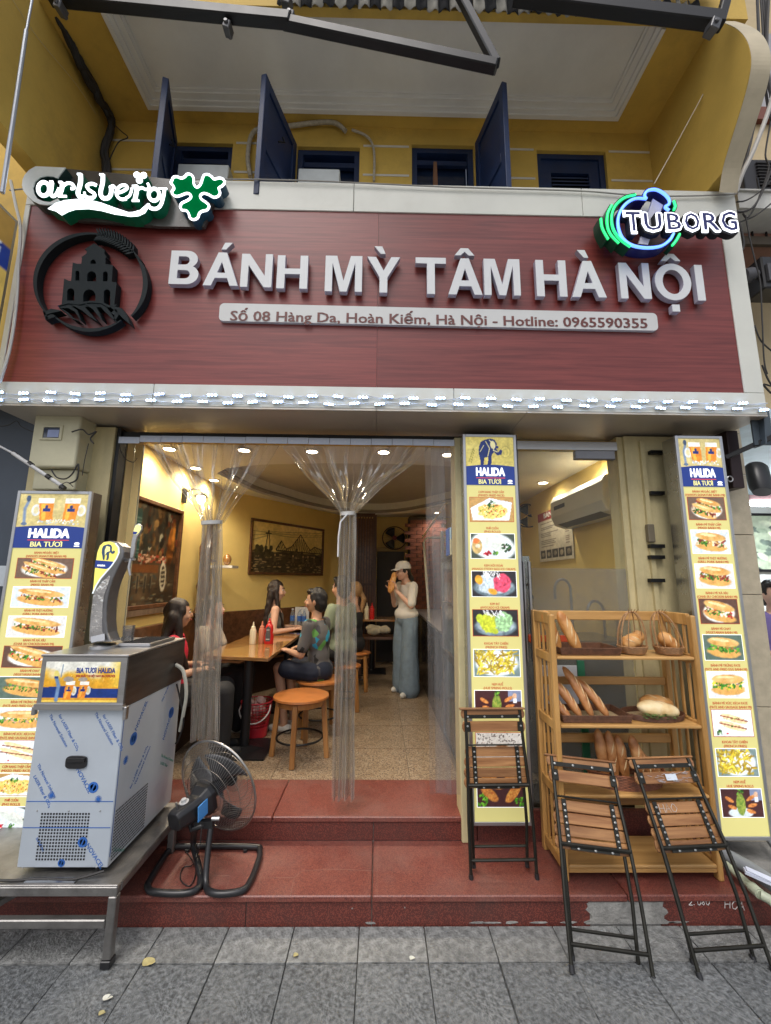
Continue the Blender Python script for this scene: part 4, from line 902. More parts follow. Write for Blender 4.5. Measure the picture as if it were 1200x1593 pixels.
S = [(Z1f, ell_pts(268, 272, 62, 74), 40), (Z1f, cat([(362, 200), (352, 280), (345, 330), (372, 352), (410, 325), (440, 262)]), 34), (Z1f, [(330, 192), (372, 192)], 20), (Z1f, cat([(470, 200), (468, 260), (440, 345)]), 44), (Z1f, [(425, 352), (520, 352)], 22), (Z1f, [(430, 196), (470, 196)], 20), (Z1f, cat([(480, 240), (530, 208), (585, 220), (600, 262), (565, 268)]), 30),
     (Z1f, cat([(672, 108), (672, 200), (645, 310), (665, 355), (710, 360)]), 46), (Z1f, [(635, 108), (680, 108)], 20), (Z1f, cat([(848, 232), (790, 214), (742, 240), (770, 285), (825, 325), (815, 365), (750, 366), (720, 345)]), 32), (Z1f, cat([(715, 305), (722, 365)]), 22),
     (Z1f, cat([(918, 112), (916, 200), (892, 310), (915, 368), (970, 372), (1005, 330), (1012, 240)]), 42), (Z1f, [(880, 114), (925, 114)], 20), (Z1f, cat([(990, 262), (1030, 235), (1080, 290)]), 22),
     (Z1f, cat([(1060, 318), (1130, 300), (1185, 262), (1165, 232), (1110, 240), (1068, 290), (1075, 350), (1120, 385), (1180, 380)]), 30), (Z2f, cat([(40, 372), (85, 340), (110, 260)]), 24),
     (Z2f, cat([(160, 240), (158, 300), (140, 395)]), 44), (Z2f, [(108, 400), (188, 400)], 22), (Z2f, [(110, 240), (170, 238)], 20), (Z2f, cat([(170, 280), (215, 258), (262, 278), (298, 255), (280, 208)]), 26),
     (Z2f, ell_pts(350, 335, 58, 66), 36), (Z2f, cat([(465, 275), (450, 370), (420, 455), (370, 490), (310, 480), (285, 440)]), 34), (Z2f, [(400, 268), (495, 270)], 16)]
bf, bb = MB(), MB()
for fn, pts, wd in S: ribbon(bf, pts, wd, .004, fn, 2.29); ribbon(bb, pts, wd*1.12, .075, fn, 2.296)
for cx, cy_ in ((162, 118), (236, 122), (190, 178)): q = ell_pts(cx, cy_, 36, 34, n=14)[:-1]; bf.prism([Z2f(x, y, 2.29) for x, y in q], (0, .004, 0)); bb.prism([Z2f(x, y, 2.296) for x, y in q], (0, .075, 0))
sw = [Z1f(x, y, 2.29) for x, y in ((315, 490), (400, 430), (500, 398), (640, 385), (760, 392), (900, 425), (1050, 480), (1200, 530))]+[Z2f(x, y, 2.29) for x, y in ((120, 528), (200, 505), (250, 460), (285, 430), (292, 470), (250, 535), (180, 568), (90, 575), (0, 560))]+[Z1f(x, y, 2.29) for x, y in ((1050, 550), (900, 510), (760, 490), (620, 495), (540, 520), (465, 560), (400, 515))]
bf.prism(sw, (0, .004, 0)); bb.prism([p+V(0, .006, 0) for p in sw], (0, .075, 0))
build('lit_lettering', bf, M_lit, bs); build('lettering_box', bb, M_green, bs)
CL = cat([(550, 180), (565, 148), (605, 140), (650, 157), (690, 140), (722, 110), (765, 122), (788, 165), (790, 220), (820, 258), (860, 230), (885, 160), (903, 122), (943, 115), (985, 140), (1012, 168), (1060, 155), (1108, 165), (1128, 205), (1100, 242), (1062, 268), (1078, 310), (1060, 352), (1010, 367), (950, 337), (900, 323), (862, 345), (870, 385), (920, 420), (958, 460), (932, 507), (880, 520), (850, 545), (832, 592), (790, 612), (748, 595), (735, 550), (710, 515), (660, 507), (640, 470), (660, 430), (720, 400), (757, 368), (750, 335), (710, 323), (650, 345), (600, 357), (560, 337), (550, 300), (572, 270), (560, 235), (536, 210), (550, 180)], 3)
b = MB(); b.prism([Z2f(x, y, 2.296) for x, y in CL[:-1]], (0, .08, 0)); build('clover_box', b, M_teal, bs)
b = MB(); b.prism([Z2f(x, y, 2.29) for x, y in CL[:-1]], (0, .005, 0)); build('clover_face', b, M_greenf, bs)
b = MB(); b.tube([Z2f(x, y, 2.283) for x, y in CL[:-1]], .007, 6, closed=True); build('clover_tube', b, M_lit, bs)
# ---- round beer sign (right)
M_nb, M_ng = glow('blue neon', (.10, .24, 1.), 1.5), glow('green neon', (.02, .8, .18), .9); M_navy = mat('navy box', (.01, .015, .12), .4); M_dkg = mat('dark green sign box', (.0, .06, .03), .4)
Tf = lambda x, y, Yp: at(920+x/5, 285+y/5, Y=Yp)
ts = thing('beer_sign', 'lit round beer sign with blue and green neon arcs and outlined capitals', 'neon sign', (2.0, 2.25, 3.9))
blu = [cat([(430, 122), (340, 120), (262, 168), (215, 250), (210, 340), (245, 430), (320, 484), (430, 503), (540, 490), (610, 442), (640, 392)]), cat([(430, 122), (415, 92), (440, 58), (500, 50), (560, 78), (602, 122), (606, 160), (575, 186), (606, 212)])]
grn = [cat([(345, 90), (260, 112), (190, 172), (160, 250), (168, 350), (222, 432), (305, 495)]), cat([(160, 170), (127, 240), (125, 330), (152, 400), (215, 467)]), cat([(75, 275), (86, 350), (132, 436)]), cat([(642, 138), (654, 178), (642, 210)]), cat([(688, 395), (664, 442), (630, 485)])]
for P_, r_, nm, m_ in [(p, .0085, 'blue_tube', M_nb) for p in blu]+[(p, .0075, 'green_tube', M_ng) for p in grn]:
    b = MB(); b.tube([Tf(x, y, 2.27) for x, y in P_], r_, 6); build(nm, b, m_, ts)
for P_, nm, m_ in [(p, 'blue_box', M_navy) for p in blu]+[(p, 'green_box', M_dkg) for p in grn]:
    b = MB(); ribbon(b, P_, 34, .07, Tf, 2.285); build(nm, b, m_, ts)
b = MB(); b.prism([Tf(x, y, 2.30) for x, y in ((370, 470), (480, 120), (560, 170), (440, 480))], (0, .02, 0)); build('white_slash', b, mat('white slash', (.5, .5, .55), .5), ts)
G6 = [('T', 262, 402, 216, 392), ('U', 400, 566, 228, 384), ('B', 582, 712, 230, 380), ('O', 718, 858, 228, 382), ('R', 862, 1010, 226, 384), ('G', 1004, 1150, 216, 386)]
b1, b2, b3 = MB(), MB(), MB()
for ch, xa, xb, yt, yb in G6:
    A, B = Tf(xa, yb, 2.262), Tf(xb, yb, 2.262); h = Tf(xa, yt, 2.262).z-A.z; c = (A+B)/2
    text_into(b1, ch, c, width=(B-A).length, height=h, depth=.004, bold=.06); text_into(b2, ch, c+V(0, -.006, h*.09), width=(B-A).length*.80, height=h*.82, depth=.003, bold=.006); text_into(b3, ch, c+V(0, .05, -.01), width=(B-A).length*1.06, height=h*1.1, depth=.05, bold=.09)
    if ch in 'TRB': # slab feet
        b1.box(A.x+(.35 if ch == 'T' else -.02)*(B.x-A.x), A.x+(.68 if ch == 'T' else .3)*(B.x-A.x), 2.256, 2.262, A.z-.002, A.z+.012)
    if ch == 'T': b1.box(A.x-.002, A.x+.012, 2.256, 2.262, A.z+h*.72, A.z+h); b1.box(B.x-.012, B.x+.002, 2.256, 2.262, A.z+h*.72, A.z+h)
build('lit_capitals', b1, M_lit, ts); build('capital_cores', b2, M_navy, ts); build('capitals_box', b3, M_dark, ts)

# ---- strings of led modules along the bottom edge of the sign
ls = thing('light_string', 'double string of small blue-white led modules along the bottom edge of the sign', 'string lights', (0, 2.385, 2.72))
M_led = glow('led glow', (.40, .60, 1.), 24); M_ledc = mat('led case', (.45, .5, .55), .3)
b = MB(); b.box(-.032, .032, -.004, .004, -.007, .007); b.k = 1
for dx in (-.021, 0, .021): b.sphere((dx, -.006, 0), (.006, .005, .0055), 8, 5)
lm = b.mesh('led_module', [M_ledc, M_led])
N = 31
for k in range(N):
    for row in (0, 1):
        px_ = (-2+k*39.6) if row == 0 else (14+k*39.4) if k > 5 else (0+k*39.5)
        yb = 616+(px_/1200)*16; yy_ = yb-5 if row else yb+5
        if px_ > 1192: continue
        p = at(px_+random.uniform(-2, 2), yy_+random.uniform(-1.5, 1.5), Y=2.388); piece('led_module', lm, ls, p, (0, random.uniform(-.12, .12), 0))
for row in (0, 1):
    pts = [at(-6+k*20, 616+(k*20/1200)*16+(5 if row else -5)+random.uniform(-2.5, 2.5), Y=2.392) for k in range(61)]; b = MB(); b.tube(pts, .0028, 5); build('wire', b, mat('clear wire', (.5, .52, .55), .3), ls)

# ================================================================== LIGHTBOX MENU BOARDS
M_pr = printmat('backlit print', .26); M_prm = printmat('matt print', 0.)
def lit(name, c, s=.28): return mat(name, c, .35, var=.02, emit=c, estr=s)
M_bbg = lit('menu yellow', (.62, .57, .22)); M_bblue = lit('menu blue', (.012, .035, .20), .3); M_bwhite = lit('menu white lettering', (.85, .87, .9), .5); M_bred = lit('menu red lettering', (.42, .06, .02), .3); M_byel = lit('menu yellow lettering', (.7, .66, .25), .5); M_bline = lit('menu red line', (.6, .05, .04), .5)
PICB = None
def menu_board(label, TL, TR, BL, BR, depth, items, pitch0, pitch, picw, header, hd, band, seed, open_bottom=False):
    """TL.. are points of the front face"""
    TL, TR, BL, BR = map(Vector, (TL, TR, BL, BR)); xd = (TR-TL); xd.z = 0; W_ = (xd.length+((BR-BL)*V(1, 1, 0)).length)/2; xd.normalize(); N = V(xd.y, -xd.x, 0)
    x0 = (TL+BL)/2; base = V(x0.x, x0.y, (BL.z+BR.z)/2); H_ = (TL.z+TR.z)/2-base.z; up = V(0, 0, 1)
    t = thing('menu_lightbox', label, 'menu board', base+xd*W_/2, 'tall lit menu boards')
    R = Matrix((xd, -N, up)).transposed()
    def bx(a0, a1, n0, n1, z0, z1, nm, m, bv=.002): 
        b = MB(); b.obox(base+xd*((a0+a1)/2)+N*((n0+n1)/2)+up*((z0+z1)/2), (a1-a0, n1-n0, z1-z0), R); return build(nm, b, m, t, bevel=bv)
    f = .019
    bx(.002, W_-.002, -depth, -.012, .002, H_-.002, 'box', M_steelv)
    bx(0, f, -.02, 0, 0, H_, 'frame', M_alu); bx(W_-f, W_, -.02, 0, 0, H_, 'frame', M_alu); bx(f, W_-f, -.02, 0, 0, f, 'frame', M_alu); bx(f, W_-f, -.02, 0, H_-f, H_, 'frame', M_alu)
    face = bx(f, W_-f, -.011, -.006, f, H_-f, 'face', M_bbg, 0)
    q = lambda a, z, n=-.005: base+xd*a+up*z+N*n
    z = H_-f; iw = W_-2*f
    print_obj('header_picture', header, q(f, z-hd), xd*iw, up*hd, M_pr, face)
    z -= hd
    b = MB(); pts = [q(f, z-band), q(W_-f, z-band), q(W_-f, z)]+[q(f+iw*(1-k/8), z+.012*sin(pi*k/8)) for k in range(1, 8)]+[q(f, z)]; b.prism([p+N*.002 for p in pts], -N*.002); bl = build('blue_band', b, M_bblue, face)
    b = MB(); text_into(b, 'HALIDA', q(W_/2, z-band*.52, -.002), xd, up, width=iw*.60, height=band*.46, depth=.001, bold=.05); build('brand_lettering', b, M_bwhite, bl)
    b = MB(); b.obox(q(W_/2, z-band*.62, -.0018), (iw*.6, .001, .004), R); build('red_line', b, M_bline, bl)
    b = MB(); text_into(b, 'BIA TƯƠI', q(W_/2-iw*.02, z-band*.94, -.002), xd, up, width=iw*.46, height=band*.24, depth=.001, bold=.02); build('beer_lettering', b, M_byel, bl)
    b = MB(); b.lathe([(.0001, 0), (.016, 0), (.016, .001)], q(W_-f-.032, z-band*.78, -.002), Matrix((xd, up*.55, N)).transposed(), 16); b.obox(q(W_-f-.032, z-band*.9, -.0015), (.032, .001, .006), R); build('small_round_mark', b, M_bwhite, bl)
    zz = z-band
    for k, (l1, l2, pic, ph) in enumerate(items):
        zt = zz-pitch0-k*pitch
        zt = zz-pitch0-k*pitch; capz = zt
        pw = picw*iw; off = (W_-pw)/2
        b = MB(); h1 = min(.0135, pitch*.075)
        text_into(b, l1, q(W_/2, capz-h1*1.3, -.0045), xd, up, width=min(iw*.92, len(l1)*h1*.72), height=h1, depth=.0006, bold=.016)
        text_into(b, l2, q(W_/2, capz-h1*2.9, -.0045), xd, up, width=min(iw*.94, len(l2)*h1*.70), height=h1, depth=.0006, bold=.016); build('caption', b, M_bred, face)
        if pic is None: continue
        p = pic(pw/ph, seed*40+k); bt = q(off, capz-h1*3.5-ph, -.0045)
        b = MB(); b.obox(q(W_/2, capz-h1*3.5-ph/2, -.0052), (pw+.006, .001, ph+.006), R); build('picture_border', b, M_bwhite if k % 3 else M_bred, face)
        print_obj('dish_picture', p, bt, xd*pw, up*ph, M_pr, face)
    return t
sp = lambda **k: (lambda asp, seed: pic_sandwich(asp, seed, **k))
LST = [('BÁNH MÌ ĐẶC BIỆT', "(HANOI'S SIGNATURE BANH MI)", sp(bgc=(110, 88, 74), two=True, dark=True)), ('BÁNH MÌ THẬP CẨM', '(MIXED BANH MI)', sp(bgc=(214, 226, 236))), ('BÁNH MÌ THỊT NƯỚNG', '(GRILL PORK BANH MI)', sp(bgc=(225, 225, 222), fill=((120, 45, 40), (150, 70, 50), (60, 120, 40)))),
       ('BÁNH MÌ XÁ XÍU', '(CHAR SIU CHICKEN BANH MI)', sp(bgc=(96, 70, 60), rot=-14, dark=True, fill=((180, 50, 50), (240, 225, 210), (60, 130, 45)))), ('BÁNH MÌ CHAY', '(VEGETARIAN BANH MI)', sp(bgc=(90, 110, 100), fill=((60, 130, 40), (100, 170, 60), (150, 110, 60)))),
       ('BÁNH MÌ TRỨNG PATE', '(PATE AND FRIED EGG BANH MI)', sp(bgc=(228, 232, 236), rot=0, fill=((235, 215, 70), (60, 130, 40), (190, 150, 130)))), ('BÁNH MÌ XÚC XÍCH PATE', '(PATE AND SAUSAGE BANH MI)', pic_baguettes)]
def mk(lst, ph): return [(a, b_, c, ph) for a, b_, c in lst]
# left board (partly behind the beer machine)
YLB = 2.5
TLb, TRb = at(28, 763, Y=YLB), at(143, 767, Y=YLB); xm0, xm1 = TLb.x, TRb.x
menu_board('tall lit menu board with beer mugs on top, partly hidden by the steel beer machine', (xm0, YLB, TLb.z), (xm1, YLB, TLb.z), (xm0, YLB, .27), (xm1, YLB, .27), .10,
           mk(LST+[('CƠM RANG THẬP CẨM', '(MIXED FRIED RICE)', pic_rice), ('PHỞ CUỐN', '(PHO ROLLS)', pic_rolls)], .115), .018, .168, .80, pic_mugs(1.9, 3), .205, .125, 1)
# centre board beside the doorway
YCB = 2.60
a, b_ = at(720, 675, Y=YCB), at(803, 680, Y=YCB); zb = at(785, 1285, Y=YCB).z
menu_board('tall lit menu board with an elephant on top, beside the doorway', (a.x, YCB, a.z), (b_.x, YCB, a.z), (a.x, YCB, zb), (b_.x, YCB, zb), .11,
           [('CƠM RANG THẬP CẨM', '(MIXED FRIED RICE)', pic_rice, .155), ('PHỞ CUỐN', '(PHO ROLLS)', pic_rolls, .155), ('KEM XÔI XOÀI', '(MANGO STICKY RICE ICE CREAM)', pic_ice, .155), ('KEM BƠ', '(AVOCADO ICE CREAM)', lambda a, s: pic_ice(a, s, (160, 205, 150), (200, 210, 60), (190, 205, 60)), .155), ('KHOAI TÂY CHIÊN', '(FRENCH FRIES)', pic_fries, .155), ('NEM HUẾ', '(HUE SPRING ROLLS)', pic_nem, .15), ('CAFE', '(COFFEE)', pic_coffee, .14), ('NEM RÁN', '(FRIED SPRING ROLLS)', lambda a, s: pic_nem(a, s, False), .15)][:7]+[('', '', lambda a, s: pic_nem(a, s, False), .16)], .035, .236, .88, pic_elephant(1.75, 5), .20, .125, 2)
# right board
YRB = 2.5
a, b_, c_ = at(1050, 675, Y=YRB), at(1123, 683, Y=YRB), at(1143, 1308, Y=YRB)
menu_board('tall lit menu board with beer mugs on top, right of the bread rack', (a.x, YRB, a.z-.01), (b_.x+.005, YRB, a.z-.01), (a.x, YRB, c_.z), (b_.x+.005, YRB, c_.z), .13,
           mk(LST+[('KHOAI TÂY CHIÊN', '(FRENCH FRIES)', pic_fries), ('NEM HUẾ', 'HUE SPRING ROLLS', pic_nem)], .142), .02, .2085, .86, pic_mugs(1.5, 9), .19, .125, 3)

# ================================================================== METER BOX, CONDUIT
mbx = thing('meter_box', 'cream electricity meter box with a small window, under the left end of the sign', 'meter box', (-2.2, 2.6, 1.98))
p0, p1 = at(53, 656, Y=2.56), at(107, 792, Y=2.56); 
b = MB(); z0, z1 = at(80, 727, Y=2.56).z, at(80, 656, Y=2.56).z; b.prism([(p0.x, 2.56, z0), (p0.x, 2.56, z1+.05), (p1.x, 2.56, z1+.05), (p1.x, 2.56, z0), (p1.x-.015, 2.56, z0-.0)], (0, .16, 0)); M_mb = mat('cream meter plastic', (.55, .52, .36), .45, var=.07, dirt=.3, dirtcol=(.35, .3, .18)); build('cover', b, M_mb, mbx, bevel=.02, seg=3)
b = MB(); b.box(p0.x+.015, p1.x-.01, 2.60, 2.72, at(80, 762, Y=2.6).z, z0-.002); build('lower_cover', b, M_mb, mbx, bevel=.01, seg=2)
wx0, wx1 = at(64, 660, Y=2.55).x, at(98, 660, Y=2.55).x; wz0, wz1 = at(80, 684, Y=2.55).z, at(80, 661, Y=2.55).z
b = MB(); b.prism([(wx0, 2.552, wz0), (wx1, 2.552, wz0), (wx1, 2.552, wz1), (wx0, 2.552, wz1)], (0, .012, 0), [[(wx0+.018, 2.552, wz0+.014), (wx1-.018, 2.552, wz0+.014), (wx1-.018, 2.552, wz1-.014), (wx0+.018, 2.552, wz1-.014)]]); wf = build('window_frame', b, M_mb, mbx, bevel=.002)
b = MB(); b.box(wx0+.018, wx1-.018, 2.5575, 2.5595, wz0+.014, wz1-.014); build('window_pane', b, mat('meter glass', (.03, .04, .07), .08, spec=.8), wf); b = MB(); b.box(wx0+.045, wx1-.022, 2.5555, 2.557, wz0+.02, wz1-.03); build('dial', b, mat('meter dial', (.3, .36, .6), .4), wf)
for i, pts in enumerate(([at(-5, 668, Y=2.40), at(20, 700, Y=2.42), at(45, 722, Y=2.44), at(108, 762, Y=2.46)],)):
    b = MB(); b.tube([at(-8, 690, Y=2.42), at(22, 706, Y=2.44)], .006, 8); b.tube([at(20, 705, Y=2.44), at(98, 757, Y=2.46)], .011, 10); tag(build('conduit', b, mat('white conduit', (.5, .5, .5), .4), smooth=True), 'grey conduit slanting down in front of the meter box', 'conduit')
for k, (x, y) in enumerate(((22, 706), (48, 722), (76, 742), (98, 758))):
    b = MB(); p = at(x, y, Y=2.45); b.tube([p-V(.012, 0, -.008), p+V(.012, 0, -.008)], .0145, 8); tag(build('cable_clamp', b, M_black), ('black clamp at the left end of the grey conduit', 'second black clamp on the grey conduit', 'third black clamp on the grey conduit', 'black clamp where the grey conduit meets the menu board')[k], 'clamp', 'clamps on the grey conduit')
wl = (([(112, 672), (128, 668), (138, 676), (150, 671), (141, 682), (146, 690)], 'knot of black wires under the left end of the sign'), ([(80, 730), (88, 742), (101, 745), (112, 738), (122, 722), (120, 745), (108, 752)], 'black wires tangled below the meter box'), ([(185, 678), (188, 700), (196, 714), (208, 719), (214, 712)], 'thin wire hanging inside the left door jamb'),
      ([(-4, 664), (14, 661), (26, 655), (34, 664), (52, 672)], 'thin wires hanging below the left end of the sign'), ([(95, 780), (99, 766), (92, 758), (104, 750), (114, 757)], 'brown wires below the meter box'), ([(128, 740), (132, 716), (138, 690)], 'wire rising to the sign beside the meter box'))
for k, (w_, l) in enumerate(wl): cable('loose_wire', [at(x, y, Y=2.54 if k != 2 else 2.70) for x, y in w_], .0045 if k < 2 else .0025, M_cable, l, 'wire')
cable('white_cable', [at(17, 281, Y=2.37), at(25, 320, Y=2.37), at(32, 355, Y=2.37), at(29, 410, Y=2.37), at(26, 470, Y=2.37), at(16, 540, Y=2.37), at(0, 595, Y=2.37)], .009, mat('white cable', (.55, .55, .52), .5), 'white cable hanging along the left edge of the sign')
cable('grey_cable', [at(15, 296, Y=2.39), at(150, 285, Y=2.39), at(400, 279, Y=2.385), at(700, 291, Y=2.385), at(900, 297, Y=2.385), at(1010, 305, Y=2.385), at(1130, 303, Y=2.385), at(1145, 300, Y=2.39)], .005, mat('grey cable', (.28, .27, .25), .5), 'thin grey cable lying along the top edge of the sign')

# ================================================================== PLASTIC STRIP CURTAIN
cur = thing('strip_curtain', 'clear plastic strip curtain tied into two gathered bundles across the doorway', 'curtain', (-.6, 2.72, 2.6))
YQ = 2.70; rl, rr = at(186, 685, Y=YQ), at(707, 690, Y=YQ)
npl = 16; M_rail = mat('rail plate', (.40, .43, .50), .35, .5, var=.15)
b = MB(); pw = (rr.x-rl.x)/npl; b.box(-pw/2+.0015, pw/2-.0015, -.003, .003, -.022, .022); me = b.mesh('rail_plate', M_rail)
b = MB(); b.lathe([(.0001, -.004), (.004, -.003), (.005, 0)], seg=8, R=Euler((radians(90), 0, 0)).to_matrix()); ri = b.mesh('rivet', M_steel)
for k in range(npl):
    t_ = (k+.5)/npl; c = V(rl.x+(rr.x-rl.x)*t_, YQ-.008, 2.578+(-.012 if k == 0 else 0)+random.uniform(-.0015, .0015)); o = piece('rail_plate', me, cur, c)
    for dx in (-.04, .04):
        r = link(bpy.data.objects.new('rivet', ri)); r.parent = o; r.location = (dx, -.004, 0)
M_film = plastic_film('curtain plastic', .09, (.97, .965, .95), .13, (.62, .60, .56)); M_edgehi = plastic_film('curtain edge highlight', .45, (.9, .9, .88), .3, (.75, .73, .68)); M_film2 = plastic_film('curtain plastic gathered', .30, (.95, .945, .93), .13, (.60, .58, .55))
def gathered(xa, xb, kx, ky, tw, bx, by, bw, n, ph, seed):
    """strips fan from the rail (xa..xb px) to the tie (kx,ky px, half width tw m) and hang to (bx,by)"""
    r = random.Random(seed); A, B = at(xa, 692, Y=YQ), at(xb, 692, Y=YQ); K = at(kx, ky, Y=YQ); D = at(bx, by, Y=YQ); ztop = 2.56
    for s_ in range(n):
        u0, u1 = s_/n, (s_+1.18)/n
        def fn(u, v, u0=u0, u1=u1, s_=s_):
            q = u0+(u1-u0)*u; ease = v*v*(3-2*v)*.25+v*.75
            xt = A.x+(B.x-A.x)*min(q, 1); xk = K.x+(q-.5)*2*tw
            x = xt*(1-ease)+xk*ease; yo = .012*sin(q*n*2*pi*1.0+ph)*(1-v)+.035*cos(q*n*pi*2.6+s_)*ease
            return V(x+.008*sin(9*v+s_)*v*(1-v)*4, YQ+.02+yo+.012*(s_ % 2), ztop+(K.z-ztop)*v)
        b = MB(); b.grid(fn, 10, 14); b.k = 1
        for ue in (0, 1, .46): b.tube([fn(ue, v/14)+V(0, -.002, 0) for v in range(15)], .0013 if ue != .46 else .0009, 4, caps=False)  # brighter plastic lines put the highlights on strip edges and creases
        build('strip_fan', b, [M_film, M_edgehi], cur, True)
    def fb(u, v):
        wv = tw*(1+(bw/tw-1)*min(1, v*2.2)); q = (u-.5)*2; x = K.x+(D.x-K.x)*v+q*wv
        return V(x+.004*sin(14*v+q*7), YQ+.02+.028*sin(q*11+ph)+.012*sin(q*23+v*5), K.z+(D.z-K.z)*v)
    for s_ in range(2):
        b = MB(); b.grid(lambda u, v: fb(u, v)+V(.004*s_, .02*s_+.006*cos(u*31+s_), 0), 44, 20); b.k = 1
        for ue in (0., .22+.1*s_, .61-.08*s_, 1.): b.tube([fb(ue, v/16)+V(.004*s_, .02*s_-.003, 0) for v in range(17)], .0010, 4, caps=False)  # same bright lines stand for highlights on the bundle's folds
        build('hanging_bundle', b, [M_film2, M_edgehi], cur, True)
    b = MB(); b.grid(lambda u, v: V(K.x+cos(u*2*pi)*tw*1.04, YQ+.02+sin(u*2*pi)*.045, K.z-.012+.024*v+.006*sin(u*6+1)), 20, 2, True); build('tie', b, mat('plastic tie', (.55, .54, .52), .3), cur, True)
gathered(226, 432, 328, 812, .066, 315, 1155, .085, 6, .4, 1)
gathered(436, 668, 541, 798, .05, 532, 1246, .064, 7, 1.1, 2)
b = MB(); q = at(527, 830, Y=YQ-.03); b.tube([at(541, 799, Y=YQ-.03), at(530, 812, Y=YQ-.035), at(527, 835, Y=YQ-.03), at(526, 866, Y=YQ-.03)], .006, 6); build('cord_end', b, mat('white cord', (.7, .7, .7), .6), cur, True)
for i, (xa, xb, yo) in enumerate(((662, 692, 0), (672, 712, .012))):
    A, B = at(xa, 692, Y=YQ), at(xb, 692, Y=YQ); A2, B2 = at(xa+8, 1240, Y=YQ), at(xb+12, 1240, Y=YQ)
    b = MB(); b.grid(lambda u, v: V((A.x+(B.x-A.x)*u)*(1-v)+(A2.x+(B2.x-A2.x)*u)*v, YQ+.03+yo+.012*sin(u*4+i), 2.56+(A2.z-2.56)*v), 8, 12); build('flat_strip', b, plastic_film('flat strip plastic', .16, (.93, .93, .94), .12, (.40, .40, .42)), cur, True)
# swung-in glass door leaf at the left jamb: only its edge is seen
gd = thing('glass_door', 'clear glass leaf folded back at the left of the doorway', 'glass door', (-1.6, 2.9, ZF)); pa, pb = at(230, 720, Y=2.9), at(203, 1000, Y=2.9)
b = MB(); b.box(-1.77, -1.712, 2.885, 2.893, ZF+.04, 2.60); build('pane', b, plastic_film('door glass', .03, (.93, .96, .94), .12, (.5, .5, .5)), gd)
b = MB(); b.box(-1.711, -1.705, 2.883, 2.895, ZF+.04, 2.60); build('glass_edge', b, mat('glass edge', (.45, .42, .3), .2), gd)

# ================================================================== BEER MACHINE ON ITS TROLLEY
MX0, MX1, MY0, MY1, MZ0, MZ1 = -1.635, -1.225, 2.13, 2.725, .335, 1.268; MS = 1.03
M_film_steel = mat('blue-white protective film', (.53, .59, .66), .3, .25, var=.06, vscale=3)
M_prt = mat('blue film print', (.03, .13, .45), .5); M_darks = mat('dark brushed steel', (.17, .155, .145), .3, .9, var=.25, vscale=3, stretch=(1, 1, 8)); M_pgrn = mat('green film print', (.1, .3, .25), .5)
bm_ = thing('beer_dispenser', 'stainless beer dispenser still wrapped in printed blue-white protective film', 'beer dispenser', ((MX0+MX1)/2, MY0, MZ0))
b = MB(); b.box(MX0, MX1, MY0+.012, MY1, MZ0+.01, MS); build('cabinet', b, M_film_steel, bm_, bevel=.003)
b = MB(); b.box(MX0-.004, MX1+.004, MY0-.002, MY1+.003, MS+.002, MZ1-.0); hd_ = build('head', b, M_darks, bm_, bevel=.003)
b = MB(); b.box(MX0-.008, MX1+.008, MY0-.008, MY1+.005, MZ1+.0005, MZ1+.012); build('top_plate', b, M_steel, bm_, bevel=.003)
b = MB(); b.box(MX0, MX1, MY0-.0035, MY0-.0022, MS+.004, MZ1-.001); b.box(MX0-.006, MX1+.006, MY0-.012, MY0+.01, MS-.004, MS+.022); build('front_frame', b, M_steel, bm_)
# front print: beer, mugs
p = Pic(1.9, 70, (226, 226, 216), 31); random.seed(4)
n = p.nz(5); top = p.W+(n-.5)*.25
p.blend(np.clip((.82-top)*6, 0, 1), (226, 178, 60)); p.blend(np.clip((.72-top)*5, 0, 1), (214, 156, 40)); p.blend((p.W < .36+.03*np.sin(p.U*3)).astype(float), (22, 52, 120)); p.blend((p.W < .1).astype(float), (214, 156, 50)); p.blend((p.W < .055).astype(float), (240, 205, 90))
for i in range(70): p.ell(.5+random.random()*1.3, .45+random.random()*.3, .012, .012, 0, random.choice(((250, 220, 130), (190, 120, 40))))
p.blend(np.clip((p.U-1.6)*4, 0, 1)*(p.W > .38), (232, 200, 80), .7); p.line([(.36, .05), (.38, .4), (.3, .62)], .06, (110, 140, 180)); p.line([(.42, .62), (.44, .92)], .018, (120, 140, 160)); p.ell(.3, .68, .07, .11, 10, (230, 215, 120)); p.rect(.25, .35, .58, .63, (25, 60, 130))
mug(p, .62, .07, .22, .42, 1); mug(p, .98, .1, .22, .38, 1); p.ell(.62, .56, .14, .07, 0, (160, 150, 140), .3); p.ell(.98, .56, .13, .06, 0, (160, 150, 140), .3)
px0, px1, pz0, pz1 = MX0+.022, MX1-.03, MS+.03, MZ1-.022
pr = print_obj('front_print', p, V(px0, MY0-.0045, pz0), V(px1-px0, 0, 0), V(0, 0, pz1-pz0), printmat('glowing print', .12), hd_)  # faint glow put into the print's own colours; no lamp behind it
b = MB(); W_ = px1-px0; text_into(b, 'BIA TƯƠI HALIDA', V(px0+W_*.68, MY0-.005, pz0+(pz1-pz0)*.72), width=W_*.52, height=.024, depth=.0008, bold=.03); build('print_lettering', b, mat('print navy', (.02, .05, .3), .4), pr)
b = MB(); text_into(b, 'SẢN XUẤT TẠI VIỆT NAM BIA TƯƠI MỚI', V(px0+W_*.68, MY0-.005, pz0+(pz1-pz0)*.62), width=W_*.52, height=.010, depth=.0008, bold=.03); build('print_lettering', b, mat('print red', (.5, .05, .04), .4), pr)
